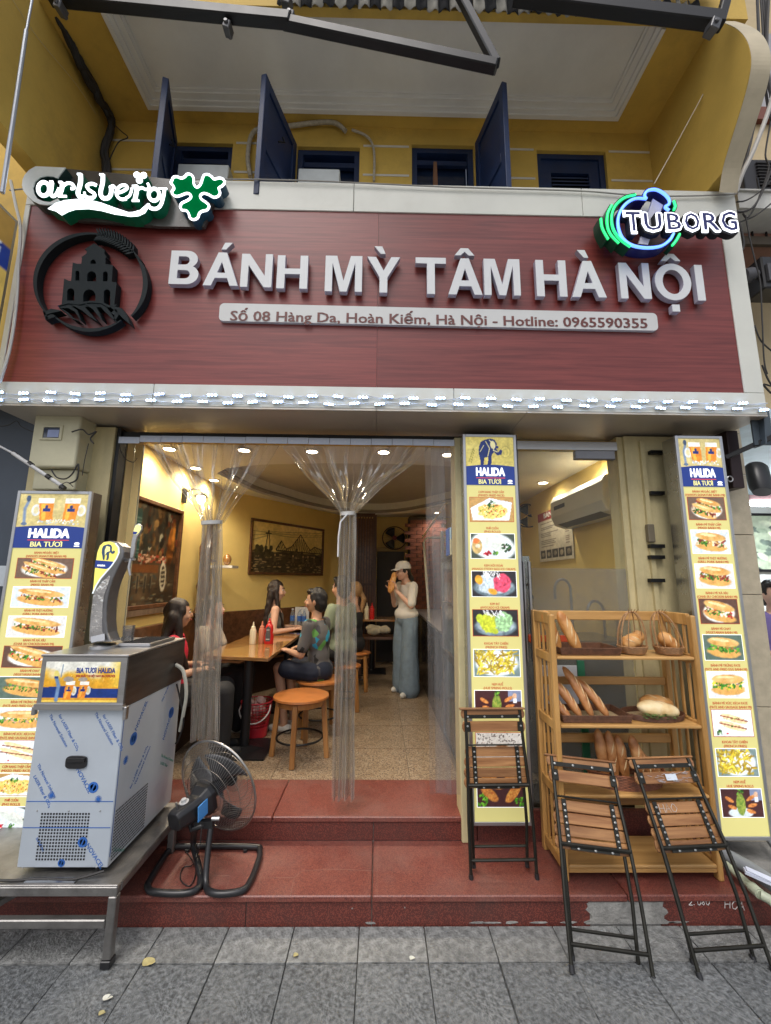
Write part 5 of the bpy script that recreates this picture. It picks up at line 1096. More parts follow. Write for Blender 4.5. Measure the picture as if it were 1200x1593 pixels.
# protective film print: slanted words, round marks, bursts, ruled lines
def film_marks(O, xd, yd, marks, parent, m=M_prt):
    N = Vector(xd).cross(Vector(yd))
    b = MB()
    for k, x, y, a, s in marks:
        o = O+xd*x+yd*y; c, sn = cos(radians(a)), sin(radians(a)); X = xd*c+yd*sn; Yv = -xd*sn+yd*c
        if k == 'ring':
            R = Matrix((xd, yd, N)).transposed(); b.lathe([(s, 0), (s, .0008), (s*.62, .0008), (s*.62, 0)], o, R, 18); b.obox(o+N*.0005, (s*1.2, s*.28, .0008), Matrix((X, Yv, N)).transposed()@Matrix.Rotation(radians(70), 3, 'Z'))
        elif k == 'burst':
            for i in range(8): b.obox(o+N*.0004, (s*2, s*.12, .0006), Matrix((X, Yv, N)).transposed()@Matrix.Rotation(radians(22.5*i), 3, 'Z'))
            b.lathe([(s*.45, 0), (s*.45, .0009), (.0001, .0009)], o, Matrix((xd, yd, N)).transposed(), 10)
        elif k == 'line': b.obox(o+N*.0004, (s, .0035, .0006), Matrix((X, Yv, N)).transposed())
        else: text_into(b, k, o, X, Yv, height=s, width=None, depth=.0006, bold=.01, align='L')
    return build('film_print', b, m, parent)
O = V(MX0, MY0+.0115, MZ0); X, Zv = V(1, 0, 0), V(0, 0, 1)
film_marks(O, X, Zv, [('The Novacel Solution', .055, .66, -55, .0135), ('for LASER Fiber & CO₂', .10, .66, -55, .0135), ('The Novacel Solution', .03, .44, -55, .0135), ('LASER Fiber & CO₂', .02, .39, -55, .0135), ('The Novacel Solution', .27, .67, -55, .0135), ('for LASER Fiber & CO₂', .31, .66, -55, .0135), ('NOVACEL', .215, .42, -55, .019), ('ring', .305, .345, 0, .024), ('burst', .115, .31, 0, .016), ('burst', .335, .295, 0, .016), ('line', .205, .285, 0, .40), ('line', .205, .175, 0, .40), ('ring', .285, .115, 0, .022), ('NOVACEL', .30, .10, -50, .019), ('solution', .07, .13, -55, .014), ('ring', .20, .03, 0, .016), ('line', .08, .60, 28, .0)][:-1], bm_)
OS = V(MX1+.0005, MY0, MZ0); XS = V(0, 1, 0)
film_marks(OS, XS, Zv, [('line', .02, .35, 90, .6), ('ring', .12, .52, 0, .03), ('NOVACEL', .14, .55, 55, .022), ('burst', .07, .44, 0, .02), ('ring', .50, .53, 0, .03), ('NOVACEL', .44, .40, 60, .022), ('for LASER Fiber & CO₂', .14, .28, 50, .014), ('The Novacel Solution', .18, .28, 50, .014), ('The Novacel', .38, .62, 50, .014)], bm_)
film_marks(OS, XS, Zv, [('The Novacel Solution', .42, .32, -30, .014), ('LASER Fiber', .42, .28, -30, .014), ('The Novacel', .04, .06, -30, .014)], bm_, M_pgrn)
# perforated vents: each hole's shade is a flat dark square laid on (too many to be parts)
def holes(O, X, Yv, nx, ny, dx, dy, s, parent):
    b = MB(); N = X.cross(Yv)
    for i in range(nx):
        for j in range(ny): c = O+X*(i*dx)+Yv*(j*dy)+N*.0006; h = s/2; b.add([c-X*h-Yv*h, c+X*h-Yv*h, c+X*h+Yv*h, c-X*h+Yv*h], [(0, 1, 2, 3)])
    o = build('vent_holes', b, M_dark, parent); o['kind'] = 'stuff'; return o
holes(O+X*.085+Zv*.045, X, Zv, 17, 15, .0134, .0134, .0082, bm_); holes(OS+XS*.035+Zv*.03, XS, Zv, 24, 16, .0115, .0135, .0078, bm_)
b = MB(); hx, hz = (MX0+MX1)/2+.01, MZ0+.455; b.prism([(hx+.05*(abs(cos(a))**.5)*(1 if cos(a) > 0 else -1), MY0+.0105, hz+.028*(abs(sin(a))**.5)*(1 if sin(a) > 0 else -1)) for a in [2*pi*k/24 for k in range(24)]], (0, -.006, 0)); b.obox((hx, MY0+.002, hz+.012), (.085, .008, .018)); build('recessed_handle', b, M_blackpl, bm_, bevel=.002)
for x, z in ((.06, .245), (.205, .245), (.35, .245), (.03, .012), (.36, .012)): b = MB(); b.sphere(O+X*x+Zv*z, (.004, .003, .004), 8, 5); build('screw', b, M_steel, bm_)
for xa, za in ((MX1+.004, -.05), (MX0-.02, -.03)): b = MB(); b.box(xa, xa+.016, MY0-.006, MY0+.02, MS+za, MS+.01); build('latch', b, M_steel, bm_, bevel=.003)
cable('beer_hose', [V(MX1+.004, 2.62, 1.14), V(MX1+.05, 2.63, 1.1), V(MX1+.075, 2.64, .98), V(MX1+.06, 2.66, .86), V(MX1+.03, 2.70, .74)], .011, mat('cream hose', (.62, .60, .5), .4), None, parent=bm_)
cable('power_cord', [V(MX1+.004, 2.66, 1.02), V(MX1+.035, 2.66, .92), V(MX1+.06, 2.67, .8), V(MX1+.02, 2.7, .68), V(MX1-.02, 2.74, .66)], .005, M_cable, None, parent=bm_)
b = MB(); b.lathe([(.0001, .002), (.014, .002), (.014, 0)], (MX1+.004, 2.62, 1.14), Euler((0, radians(90), 0)).to_matrix(), 12); build('hose_port', b, M_black, bm_)
# drip tray with slots
b = MB(); ty0, ty1, tx0, tx1 = 2.36, 2.64, -1.42, -1.245; zt = MZ1+.0125
b.box(tx0, tx1, ty0, ty1, zt, zt+.018); dt = build('drip_tray', b, M_steel, bm_, bevel=.003)
b = MB(); 
for k in range(16): b.box(tx0+.012, tx1-.012, ty0+.012+k*.0165, ty0+.018+k*.0165, zt+.0185, zt+.0195)
o = build('tray_slots', b, M_dark, dt); o['kind'] = 'stuff'
# tap tower: curved chrome body with an oval lit badge and a tap on its right
tw_ = thing('beer_tap', 'curved chrome beer tap with a yellow and blue badge, standing on the dispenser', 'beer tap', (-1.42, 2.3, MZ1+.012))
YT = 2.30
TP = lambda x, y, d=0.: at(130+x/7.5, 800+y/7.5, Y=YT+d)
body_l = [(60, 1490), (65, 1350), (75, 1200), (90, 1080), (105, 960), (118, 830), (130, 690), (145, 560), (165, 440), (195, 360), (240, 318), (310, 308)]
body_r = [(400, 330), (450, 375), (472, 440), (465, 510), (435, 570), (390, 660), (340, 770), (305, 880), (280, 1000), (270, 1120), (268, 1250), (280, 1380), (310, 1470), (330, 1490)]
b = MB(); b.prism([TP(x, y) for x, y in body_l+body_r], (0, .09, 0)); build('body', b, mat('grey tower side', (.2, .2, .21), .3, .7), tw_, bevel=.010, seg=3)
chrome = [(70, 1480), (75, 1340), (88, 1200), (100, 1080), (112, 965), (150, 880), (215, 790), (300, 715), (312, 735), (285, 830), (250, 920), (228, 1020), (222, 1120), (218, 1250), (222, 1370), (245, 1480)]
b = MB(); b.prism([TP(x, y, -.003) for x, y in chrome], (0, .004, 0)); build('chrome_face', b, mat('chrome', (.75, .75, .78), .06, 1., bump=.9, bscale=14, var=.3, vscale=10), tw_)
badge = [(108, 925), (118, 830), (130, 690), (145, 560), (165, 440), (195, 365), (240, 325), (310, 318), (375, 340), (412, 390), (415, 450), (385, 520), (330, 600), (270, 670), (200, 750), (150, 830)]
b = MB(); b.prism([TP(x, y, -.006) for x, y in badge], (0, .006, 0)); bd = build('badge', b, lit('badge yellow', (.72, .62, .12), .5), tw_)
b = MB(); b.tube([TP(x, y, -.008) for x, y in badge[8:]+[badge[0]]], .0035, 6); build('badge_rim', b, lit('badge rim', (.7, .75, .8), .5), bd)
b = MB(); b.prism([TP(x, y, -.008) for x, y in ((143, 535), (352, 552), (300, 625), (262, 640), (130, 622))], (0, .0018, 0)); build('badge_band', b, M_bblue, bd)
b = MB(); text_into(b, 'HALIDA', TP(208, 608, -.0085), V(1, 0, -.02), V(.02, 0, 1), width=.042, height=.0095, depth=.001, bold=.05); build('badge_lettering', b, M_bwhite, bd)
b = MB(); b.prism([TP(168+x*205, 535-y*190, -.009) for x, y in [(x*1.0, y) for x, y in ELE]], (0, .002, 0)); build('badge_elephant', b, mat('badge elephant', (.04, .1, .2), .4), bd)
b = MB(); b.prism([TP(250+x*1, 480-y*1, -.0095) for x, y in ((0, 0), (25, 40), (60, 50), (60, 100), (20, 110), (0, 60))], (0, .001, 0)); build('badge_tusk', b, M_byel, bd)
b = MB(); b.tube([TP(455, 545, .04), TP(520, 535, .03), TP(600, 525, .02)], [.012, .008, .007], 10); b.tube([TP(555, 520, .02), TP(530, 620, .015), TP(545, 715, .01)], [.009, .008, .006], 10); build('spout', b, M_steel, tw_, True)
hl = [(540, 512), (548, 400), (560, 310), (575, 250), (580, 190), (600, 125), (640, 105), (675, 130), (682, 175), (660, 220), (625, 270), (605, 350), (598, 430), (578, 515)]
b = MB(); b.prism([TP(x, y, .01) for x, y in hl], (0, .016, 0)); hn = build('tap_handle', b, M_steel, tw_, bevel=.004, seg=2)
b = MB(); b.prism([TP(x, y, .008) for x, y in ((582, 235), (586, 190), (605, 135), (640, 118), (668, 140), (670, 175), (645, 215), (615, 240))], (0, .0018, 0)); build('handle_badge', b, M_byel, hn); b = MB(); b.prism([TP(x, y, .0065) for x, y in ((580, 200), (632, 205), (612, 236), (578, 232))], (0, .0012, 0)); build('handle_band', b, M_bblue, hn)
b = MB(); p = TP(170, 1440, -.012); b.prism([TP(85, 1430, -.012), TP(245, 1392, -.012), TP(250, 1465, -.012), TP(92, 1500, -.012)], (0, .002, 0)); build('sticker', b, mat('white sticker', (.6, .62, .66), .5), tw_)
b = MB(); b.lathe([(.07, 0), (.07, .01), (.05, .022)], (TP(180, 1490).x, YT+.05, MZ1+.012), None, 20); b.tube([TP(290, 1440, .02), TP(330, 1470, .02)], .008, 8); build('foot_plate', b, M_steel, tw_, True)
# glass under the tap
gx = at(200, 990, Z=MZ1+.032); g = thing('drinking_glass', 'short clear glass standing on the drip tray under the tap', 'glass', (gx.x, 2.43, MZ1+.033))
gp = V(at(200, 985, Y=2.43).x, 2.43, MZ1+.032)
b = MB(); b.lathe([(.026, 0), (.031, .085), (.0285, .085), (.0245, .022), (.0001, .02)], gp, None, 24); 
for k in range(10): a_ = 2*pi*k/10; b.box(gp.x+.027*cos(a_)-.004, gp.x+.027*cos(a_)+.004, gp.y+.027*sin(a_)-.004, gp.y+.027*sin(a_)+.004, gp.z+.004, gp.z+.024)
build('cup', b, plastic_film('glass', .12, (.9, .91, .92), .3, (.7, .72, .75)), g, True)
# trolley
tr = thing('steel_trolley', 'low worn steel trolley carrying the beer dispenser, front legs on the pavement', 'trolley', (-1.5, 2.3, 0))
TX0, TX1, TY0, TY1, TZ = -2.02, -1.135, 2.075, 2.76, .318
M_wsteel = mat('worn steel', (.30, .29, .28), .42, .85, var=.3, vscale=9, dirt=.5, dirtcol=(.12, .11, .1), bump=.1)
b = MB(); b.box(TX0+.0, TX1-.0, TY0, TY1, TZ-.006, TZ); build('deck', b, M_wsteel, tr, bevel=.002)
def tb(a, c, s, nm='rail'): b = MB(); b.bar(a, c, s, s); return build(nm, b, M_wsteel, tr, bevel=.004)
e = .019
b = MB(); b.box(TX0, TX1, TY0, TY0+.035, TZ-.046, TZ-.007); build('rail', b, M_wsteel, tr, bevel=.004); b = MB(); b.box(TX1-.035, TX1, TY0+.036, TY1, TZ-.046, TZ-.007); build('rail', b, M_wsteel, tr, bevel=.004)
b = MB(); b.box(TX0, TX1-.036, TY1-.036, TY1, TZ-.046, TZ-.007); build('rail', b, M_wsteel, tr, bevel=.004)
b = MB(); b.bar((TX1-e, TY0+e, TZ-.047), (TX1-e, TY0+e, .03), .036, .036, (0, 1, 0)); lg = build('leg', b, M_wsteel, tr, bevel=.004); b = MB(); b.box(TX1-e-.022, TX1-e+.022, TY0+e-.022, TY0+e+.022, .0, .03); build('rubber_foot', b, M_blackpl, lg, bevel=.003)
b = MB(); b.bar((-1.68, TY0+e, TZ-.047), (-1.70, TY0+e, .0), .036, .036, (0, 1, 0)); build('leg', b, M_wsteel, tr, bevel=.004)
b = MB(); b.bar((TX1-e, 2.62, TZ-.047), (TX1-e, 2.62, Z1), .036, .036, (0, 1, 0)); build('leg', b, M_wsteel, tr, bevel=.004)
tb((TX0, TY0+e, .165), (TX1-.04, TY0+e, .165), .034); tb((-1.72, TY0+e+.02, .2), (-1.55, 2.5, .2), .03)
cable('power_cord', [V(MX1+.0, MY0-.01, .345), V(-1.35, 2.10, .325), V(-1.5, 2.105, .324), V(-1.62, 2.095, .324), V(-1.75, 2.09, .335), V(-1.9, 2.1, .36)], .0055, M_cable, 'black cord lying on the trolley in front of the beer dispenser', 'cord')
b = MB(); b.box(-1.55, -1.33, 2.082, 2.118, TZ+.001, TZ+.006); tag(build('metal_strip', b, M_steel), 'loose bright strip lying on the trolley edge', 'strip')

# ================================================================== FLOOR FAN
fa = thing('floor_fan', 'black floor fan with a steel guard, tilted up towards the shop', 'fan', (-.88, 2.48, Z1))
ZB = Z1+.017; FB = lambda x, y: V(*at(x, y, Z=ZB))
hub = at(318, 1262, Y=2.44)
loop = [hub+V(-.035, .0, -.06), FB(314, 1310)*1+V(0, -.12, .06), V(*FB(308, 1378))+V(0, .03, .01), FB(296, 1388), FB(242, 1388), FB(230, 1380), FB(234, 1368), FB(262, 1324), FB(275, 1317), FB(392, 1317), FB(404, 1324), FB(402, 1340), FB(388, 1374), FB(372, 1387), FB(332, 1389), V(*FB(316, 1376))+V(.005, .02, .01), hub+V(.035, .02, -.06)]
def catm(P, n=5):
    Q = []
    for i in range(len(P)-1):
        p0, p1, p2, p3 = P[max(0, i-1)], P[i], P[i+1], P[min(len(P)-1, i+2)]
        for k in range(n):
            t = k/n; Q.append(.5*((2*p1)+(p2-p0)*t+(2*p0-5*p1+4*p2-p3)*t*t+(-p0+3*p1-3*p2+p3)*t**3))
    Q.append(P[-1]); return Q
b = MB(); b.tube(catm(loop, 5), .0155, 12); build('base_tube', b, M_blackpl, fa, True)
for x in (292, 382): b = MB(); p = FB(x, 1320); b.lathe([(.012, -.017), (.012, -.004)], (p.x, p.y, ZB+0), None, 10); build('rubber_pad', b, M_blackpl, fa)
ax = V(.36, .90, .24).normalized(); ctr = at(339, 1222, Y=2.60); R = ax.to_track_quat('Z', 'Y').to_matrix(); rad = .262
def fl_(r, z, a): return ctr+R@V(r*cos(a), r*sin(a), z)
b = MB(); b.tube([fl_(rad, 0, 2*pi*k/48) for k in range(48)], .006, 8, closed=True); build('guard_ring', b, M_steel, fa, True)
M_wire = mat('guard wire', (.30, .29, .28), .35, .9)
for side, dz in (('rear_guard', -.085), ('front_guard', .085)):
    b = MB()
    for k in range(84):
        a_ = 2*pi*k/84; b.tube([fl_(.06, dz, a_+.25), fl_(.13, dz*.92, a_+.12), fl_(.20, dz*.6, a_+.04), fl_(rad, 0, a_)], .0011, 4, caps=False)
    for r, z in ((.095, .99), (.15, .86), (.2, .6)): b.tube([fl_(r, dz*z, 2*pi*k/40) for k in range(40)], .0016, 5, closed=True)
    o = build(side, b, M_wire, fa, True)
b = MB(); b.lathe([(.0001, .0), (.062, 0), (.062, .012), (.0001, .014)], ctr+ax*.08, R, 24); build('badge_disc', b, M_blackpl, fa, True)
for k in range(3):
    b = MB()
    def fb(u, v, k=k):
        a_ = 2*pi*k/3+(u-.5)*(.9+.5*v); r = .04+v*.165; return fl_(r, (u-.5)*.07, a_)
    b.grid(fb, 8, 8); build('blade', b, mat('smoke fan blade', (.09, .09, .095), .25), fa, True, solid=.002)
b = MB(); b.lathe([(.0001, -.04), (.04, -.035), (.045, .03), (.0001, .04)], ctr, R, 20); build('blade_hub', b, M_blackpl, fa, True)
# motor housing behind the guard: a boxy tapered body
mc = ctr-ax*.085; me_ = ctr-ax*.27-V(.03, 0, .0)
yv = V(0, 0, 1)-ax*ax.z; yv.normalize(); xv = yv.cross(ax).normalized()
def sec(c, w_, h): return [c+xv*(sx*w_)+yv*(sy*h) for sx, sy in ((-1, -.6), (-.6, -1), (.6, -1), (1, -.6), (1, .6), (.6, 1), (-.6, 1), (-1, .6))]
secs = [sec(mc, .075, .08), sec(mc-ax*.03, .072, .078), sec(mc-ax*.07, .052, .06), sec(me_+ax*.02, .046, .05), sec(me_, .04, .044)]
b = MB(); vs = [p for s_ in secs for p in s_]; fs = [(i*8+k, i*8+(k+1) % 8, (i+1)*8+(k+1) % 8, (i+1)*8+k) for i in range(4) for k in range(8)]+[tuple(range(8)), tuple(range(32, 40))]; b.add(vs, fs); mh = build('motor_housing', b, M_blackpl, fa, bevel=.006, seg=2)
b = MB(); c0 = (mc-ax*.13); 
sg_ = 1 if xv.dot(CPOS-mc) > 0 else -1; c0 = c0+ax*.03; b.prism([c0+xv*(.058*sg_)+ax*dx+yv*dy for dx, dy in ((-.025, -.035), (.04, -.035), (.05, .04), (-.015, .04))], xv*(.004*sg_)); build('blue_label', b, mat('blue label', (.08, .32, .75), .4), mh)
b = MB(); kc = me_+ax*.075+yv*.052; b.lathe([(.024, 0), (.024, .004), (.014, .004), (.012, .018), (.0001, .02)], kc, yv.to_track_quat('Z', 'Y').to_matrix(), 16); build('speed_knob', b, mat('white knob ring', (.5, .5, .5), .4), mh, True); b = MB(); b.tube([me_+ax*.03+yv*.045, me_+ax*.03+yv*.085], .005, 8); build('swing_pin', b, M_steel, mh, True)
b = MB(); b.tube([mc-ax*.12-yv*.05, mc-ax*.12-yv*.09, hub+V(0, .01, -.07)], .017, 10); b.obox(hub+V(0, .01, -.065), (.10, .03, .035)); build('swivel_bracket', b, M_blackpl, fa, True); b = MB(); b.lathe([(.013, -.02), (.013, .02)], hub+V(.065, 0, -.035), Euler((0, radians(90), 0)).to_matrix(), 10); build('clamp_knob', b, M_steel, fa)
cable('power_cord', [hub+V(.0, -.02, -.05), hub+V(.0, -.03, -.16), V(*at(300, 1345, Z=Z1+.02)), V(*at(285, 1350, Z=Z1+.005)), V(*at(281, 1368, Z=Z1+.005)), V(*at(296, 1378, Z=Z1+.005)), V(*at(305, 1352, Z=Z1+.005)), V(*at(290, 1325, Z=Z1+.005)), V(*at(265, 1298, Z=Z1+.02))], .0028, M_cable, None, parent=fa)

# ================================================================== FOLDING CHAIRS
M_cw = wood('chair slat wood', (.20, .082, .028), (.40, .20, .078), .45, 0, 1.6, .2)
M_cf = mat('olive black chair frame', (.028, .027, .022), .38, .6, var=.25, vscale=12)
M_bolt = mat('bolt', (.45, .45, .43), .3, 1.)
bb_ = MB(); bb_.lathe([(.0065, 0), (.006, .003), (.0001, .0045)], (0, 0, 0), Euler((radians(90), 0, 0)).to_matrix(), 8); BOLT = bb_.mesh('bolt', M_bolt, True)
def make_chair():
    t = thing('folding_chair', None, 'chair', (0, 0, 0), 'folded bistro chairs leaning in front of the shop'); hw = .165
    for s in (-1, 1):
        b = MB(); b.tube([(s*(hw-.01), 0, .955), (s*(hw-.006), -.004, .74), (s*hw, -.010, .52), (s*(hw+.006), .0, .30), (s*(hw+.006), .02, .02)], .0088, 8); lg = build('front_leg', b, M_cf, t, True)
        b = MB(); b.lathe([(.012, 0), (.012, .03)], (s*(hw+.006), .021, -.006), None, 10); build('foot_cap', b, M_blackpl, lg, True)
        b = MB(); b.tube([(s*(hw-.02), .018, .50), (s*(hw-.018), .03, .30), (s*(hw-.022), .075, .05)], .0085, 8); lg = build('rear_leg', b, M_cf, t, True)
        b = MB(); b.lathe([(.012, 0), (.012, .03)], (s*(hw-.022), .08, .028), None, 10); build('foot_cap', b, M_blackpl, lg, True)
        b = MB(); b.box(s*(hw-.045)-.011, s*(hw-.045)+.011, -.002, .004, .505, .735); build('side_strap', b, M_cf, t, bevel=.001)
        b = MB(); b.box(s*(hw-.016)-.016, s*(hw-.016)+.016, -.012, -.006, .825, .885); build('back_plate', b, M_cf, t, bevel=.004)
    for z, y, w_, r, nm in ((.745, -.004, hw, .0055, 'upper_bar'), (.515, -.010, hw, .011, 'seat_bar'), (.10, .014, hw, .0095, 'foot_bar')): b = MB(); b.tube([(-w_, y, z), (w_, y, z)], r, 8); build(nm, b, M_cf, t, True)
    b = MB(); b.tube([(-hw+.02, .062, .15), (hw-.02, .062, .15)], .008, 8); build('rear_bar', b, M_cf, t, True)
    b = MB(); b.box(-hw+.014, hw-.014, -.007, -.003, .905, .928); st_ = build('back_strap', b, M_cf, t)
    b = MB(); b.box(-hw+.05, hw-.05, -.006, -.001, .492, .508); build('seat_strap', b, M_cf, t)
    def slat(z0, z1, y, w0, curve, th, nm='seat_slat', dz=0):
        b = MB()
        def fs(side):
            return lambda u, v: V((u*2-1)*(w0-.012*abs(v-.5)*2*(1 if abs(u-.5) > .44 else 0)), y+side*th/2+curve*(1-(u*2-1)**2), z0+(z1-z0)*v-dz*(u*2-1)**2)
        n = 14; b.grid(fs(-1), n, 3); b.grid(fs(1), n, 3); w_ = n+1; o2 = w_*4
        for i in range(n): b.f.append((i, i+1, o2+i+1, o2+i)); b.mi.append(0)
        for i in range(n): b.f.append((3*w_+i, 3*w_+i+1, o2+3*w_+i+1, o2+3*w_+i)); b.mi.append(0)
        for j in range(3): b.f.append((j*w_, (j+1)*w_, o2+(j+1)*w_, o2+j*w_)); b.mi.append(0); b.f.append((j*w_+n, (j+1)*w_+n, o2+(j+1)*w_+n, o2+j*w_+n)); b.mi.append(0)
        # side faces were added with local offsets
        return build(nm, b, M_cw, t, bevel=.003)
    slat(.905, .958, .006, .186, .008, .014, 'back_slat', 0); slat(.822, .886, .004, .182, .006, .012, 'back_slat')
    b = MB(); b.obox((0, .012, .963), (.375, .034, .012)); build('top_slat', b, M_cw, t, bevel=.004, seg=2)
    for z0, z1, w0 in ((.672, .73, .172), (.612, .667, .180), (.552, .607, .184)): slat(z0, z1, .014, w0, 0, .013)
    slat(.488, .546, .016, .186, -.004, .014, dz=-.006)
    bolts = [(x, .705-k*.03) for x in (-hw+.045, hw-.045) for k in range(7)]
    for x, z in bolts: piece('bolt', BOLT, t, (x, -.004, z))
    for x in (-.145, -.05, .05, .145): piece('bolt', BOLT, t, (x, -.008, .9165))
    for x in (-.15, .15): piece('bolt', BOLT, t, (x, -.013, .86))
    for x in (-.08, .0, .08): piece('bolt', BOLT, t, (x, -.007, .50))
    return t
def pose(t, Pf, Pt, xhint):
    z = (Pt-Pf).normalized(); x = Vector(xhint); x = (x-z*x.dot(z)).normalized(); y = z.cross(x)
    t.matrix_world = Matrix.Translation(Pf) @ Matrix((x, y, z)).transposed().to_4x4() @ Matrix.Diagonal((1, 1, .835, 1))
ch = make_chair(); ch['label'] = 'folded wooden chair leaning on the elephant menu board, beside the doorway'
ch2 = copy_tree(ch); ch2['label'] = 'folded wooden chair leaning on the bread rack, left of the chalked one'
ch3 = copy_tree(ch); ch3['label'] = 'folded wooden chair on the bread rack with chalked letters and a white sticker'
fa1 = (at(743, 1372, Z=Z1)+at(830, 1372, Z=Z1))/2; fa1.z = Z1+.004; pose(ch, fa1, V(.655, 2.50, .94), (1, 0, 0))
f2 = (at(905, 1525, Z=0)+at(1010, 1525, Z=0))/2; f2.z = .006; tp2 = (at(848, 1183, Y=2.40)+at(955, 1187, Y=2.40))/2; pose(ch2, f2, V(tp2.x, 2.38, .70), (1, 0, 0))
f3 = (at(1109, 1528, Z=0)+at(1198, 1518, Z=0))/2; f3.z = .006; pose(ch3, f3, V(1.525, 2.38, .705), (1, .07, 0))
# chalk and sticker on the third chair
def local_on(t, nm, b, m): 
    o = link(bpy.data.objects.new(nm, b.mesh(nm, m))); o.parent = t; return o
b = MB()
for i, c in enumerate("HAO"):
    for s_ in CH[c]: b.tube([V(-.10+i*.032+px_*.0042, .005, .72-py_*.0042) for px_, py_ in s_], .0011, 4)
local_on(ch3, 'chalk_writing', b, M_chalk)
b = MB(); b.box(-.01, .05, -.0045, -.0035, .838, .872); local_on(ch3, 'sticker', b, mat('chair sticker', (.6, .66, .74), .5))
b = MB(); r_ = random.Random(3)
for k in range(22): x = r_.uniform(-.13, .12); z = r_.uniform(.832, .876); b.tube([V(x, -.0042, z), V(x+r_.uniform(.01, .04), -.0042, z+r_.uniform(-.01, .01))], .0012, 4)
local_on(ch3, 'chalk_scuffs', b, mat('grey chalk', (.38, .38, .42), .9))

# ================================================================== BREAD RACK
M_rk = wood('pale pine rack', (.42, .21, .055), (.64, .36, .12), .38, 2, 1.1, .12, coat=.15); M_rkx = wood('pale pine shelf', (.42, .22, .065), (.62, .36, .13), .38, 0, 1.1, .12, coat=.15)
rk = thing('bread_rack', 'pale wooden four-shelf bread rack with slatted sides', 'rack', (1.37, 2.55, Z1))
RX0, RX1, RYF, RYB = .965, 1.80, 2.41, 2.655
RZ = 1.475; SH = [.20, .53, .875, 1.232]
for s, x in ((0, RX0), (1, RX1)):
    xa, xb = (x, x+.03) if s == 0 else (x-.03, x)
    b = MB(); b.box(xa, xb, RYF-.03, RYF+.012, Z1, RZ-.008); build('front_post', b, M_rk, rk, bevel=.008, seg=2)
    b = MB(); b.box(xa, xb, RYB-.02, RYB+.02, Z1, RZ); build('back_post', b, M_rk, rk, bevel=.005, seg=2)
    for z0, z1 in ((RZ-.065, RZ-.0), (1.20, 1.25), (.845, .895), (.50, .55), (.17, .22)): b = MB(); b.box(xa+.004, xb-.004, RYF+.0125, RYB-.0205, z0, z1); build('side_rail', b, M_rk, rk, bevel=.004)
    for za, zb in ((1.2505, RZ-.0655), (.8955, 1.1995), (.5505, .8445), (.2205, .4995)):
        for k in range(3): y = RYF+.055+k*.062; b = MB(); b.box(xa+.009, xb-.009, y-.010, y+.010, za, zb); build('slat', b, M_rk, rk, bevel=.003)
for z in SH:
    b = MB(); b.box(RX0+.031, RX1-.031, RYF-.028, RYB-.021, z-.009, z+.009); build('shelf', b, M_rkx, rk, bevel=.006, seg=2)
    b = MB(); b.box(RX0+.031, RX1-.031, RYF-.024, RYF-.006, z-.03, z-.0095); build('shelf_lip', b, M_rkx, rk, bevel=.003) if z == SH[0] else None
for z0, z1 in ((RZ-.06, RZ-.004), (.98+.05, 1.075), (.70, .75), (.36, .41)): b = MB(); b.box(RX0+.031, RX1-.031, RYB-.008, RYB+.014, z0, z1); build('back_rail', b, M_rkx, rk, bevel=.004)

# trays and baskets: woven relief from stacked wobbling strands
M_rat = mat('dark rattan', (.13, .055, .028), .5, var=.5, vscale=60, bump=.4, bscale=200); M_rat2 = mat('light rattan', (.36, .19, .08), .5, var=.35, vscale=50, bump=.3, bscale=200)
M_cane = mat('cane bottom', (.45, .34, .19), .6, var=.3, vscale=80, bump=.4, bscale=180)
def woven_wall(b, path, z0, z1, rows, flare, r, c):
    n = len(path)
    for k in range(rows):
        t_ = k/(rows-1); z = z0+(z1-z0)*t_; s_ = 1+flare*t_; pts = []
        for i, (x, y) in enumerate(path):
            w_ = (r*.55)*(1 if (i+k) % 2 else -1); d = V(x-c[0], y-c[1], 0); d = d.normalized()*w_ if d.length else d
            pts.append((c[0]+(x-c[0])*s_+d.x, c[1]+(y-c[1])*s_+d.y, z))
        b.tube(pts, r, 5, closed=True)
def rect_path(cx, cy_, w_, d, n=14):
    P = []; c4 = [(-w_/2, -d/2), (w_/2, -d/2), (w_/2, d/2), (-w_/2, d/2)]
    for i in range(4):
        a, c = c4[i], c4[(i+1) % 4]; m = int(n*(w_ if i % 2 == 0 else d)/.1)
        for k in range(m): P.append((cx+a[0]+(c[0]-a[0])*k/m, cy_+a[1]+(c[1]-a[1])*k/m))
    return P
def tray(label, cx, cy_, z, w_, d, h=.038, oval=False, group='woven bread trays'):
    t = thing('bread_tray', label, 'tray', (cx, cy_, z), group)
    P = [(cx+w_/2*cos(2*pi*k/70), cy_+d/2*sin(2*pi*k/70)) for k in range(70)] if oval else rect_path(cx, cy_, w_, d)
    b = MB(); woven_wall(b, P, z+.004, z+h, 8, .05, .0032, (cx, cy_)); o = build('rim', b, M_rat, t, True)
    b = MB(); b.prism([(x, y, z+.001) for x, y in P[::2]], (0, 0, .004)); build('bottom', b, M_cane, t); return t
T1 = tray('rectangular woven tray on the top shelf with two loaves standing in it', 1.20, 2.515, SH[3]+.010, .33, .21)
T2 = tray('rectangular woven tray on the second shelf with four long loaves', 1.21, 2.515, SH[2]+.010, .37, .21)
T3 = tray('oval woven tray on the second shelf under the filled sandwich', 1.585, 2.515, SH[2]+.010, .33, .2, .03, True)
T4 = thing('bread_basket', 'shallow basket of upright loaves on the third shelf, behind the folded chairs', 'basket', (1.40, 2.52, SH[1]))
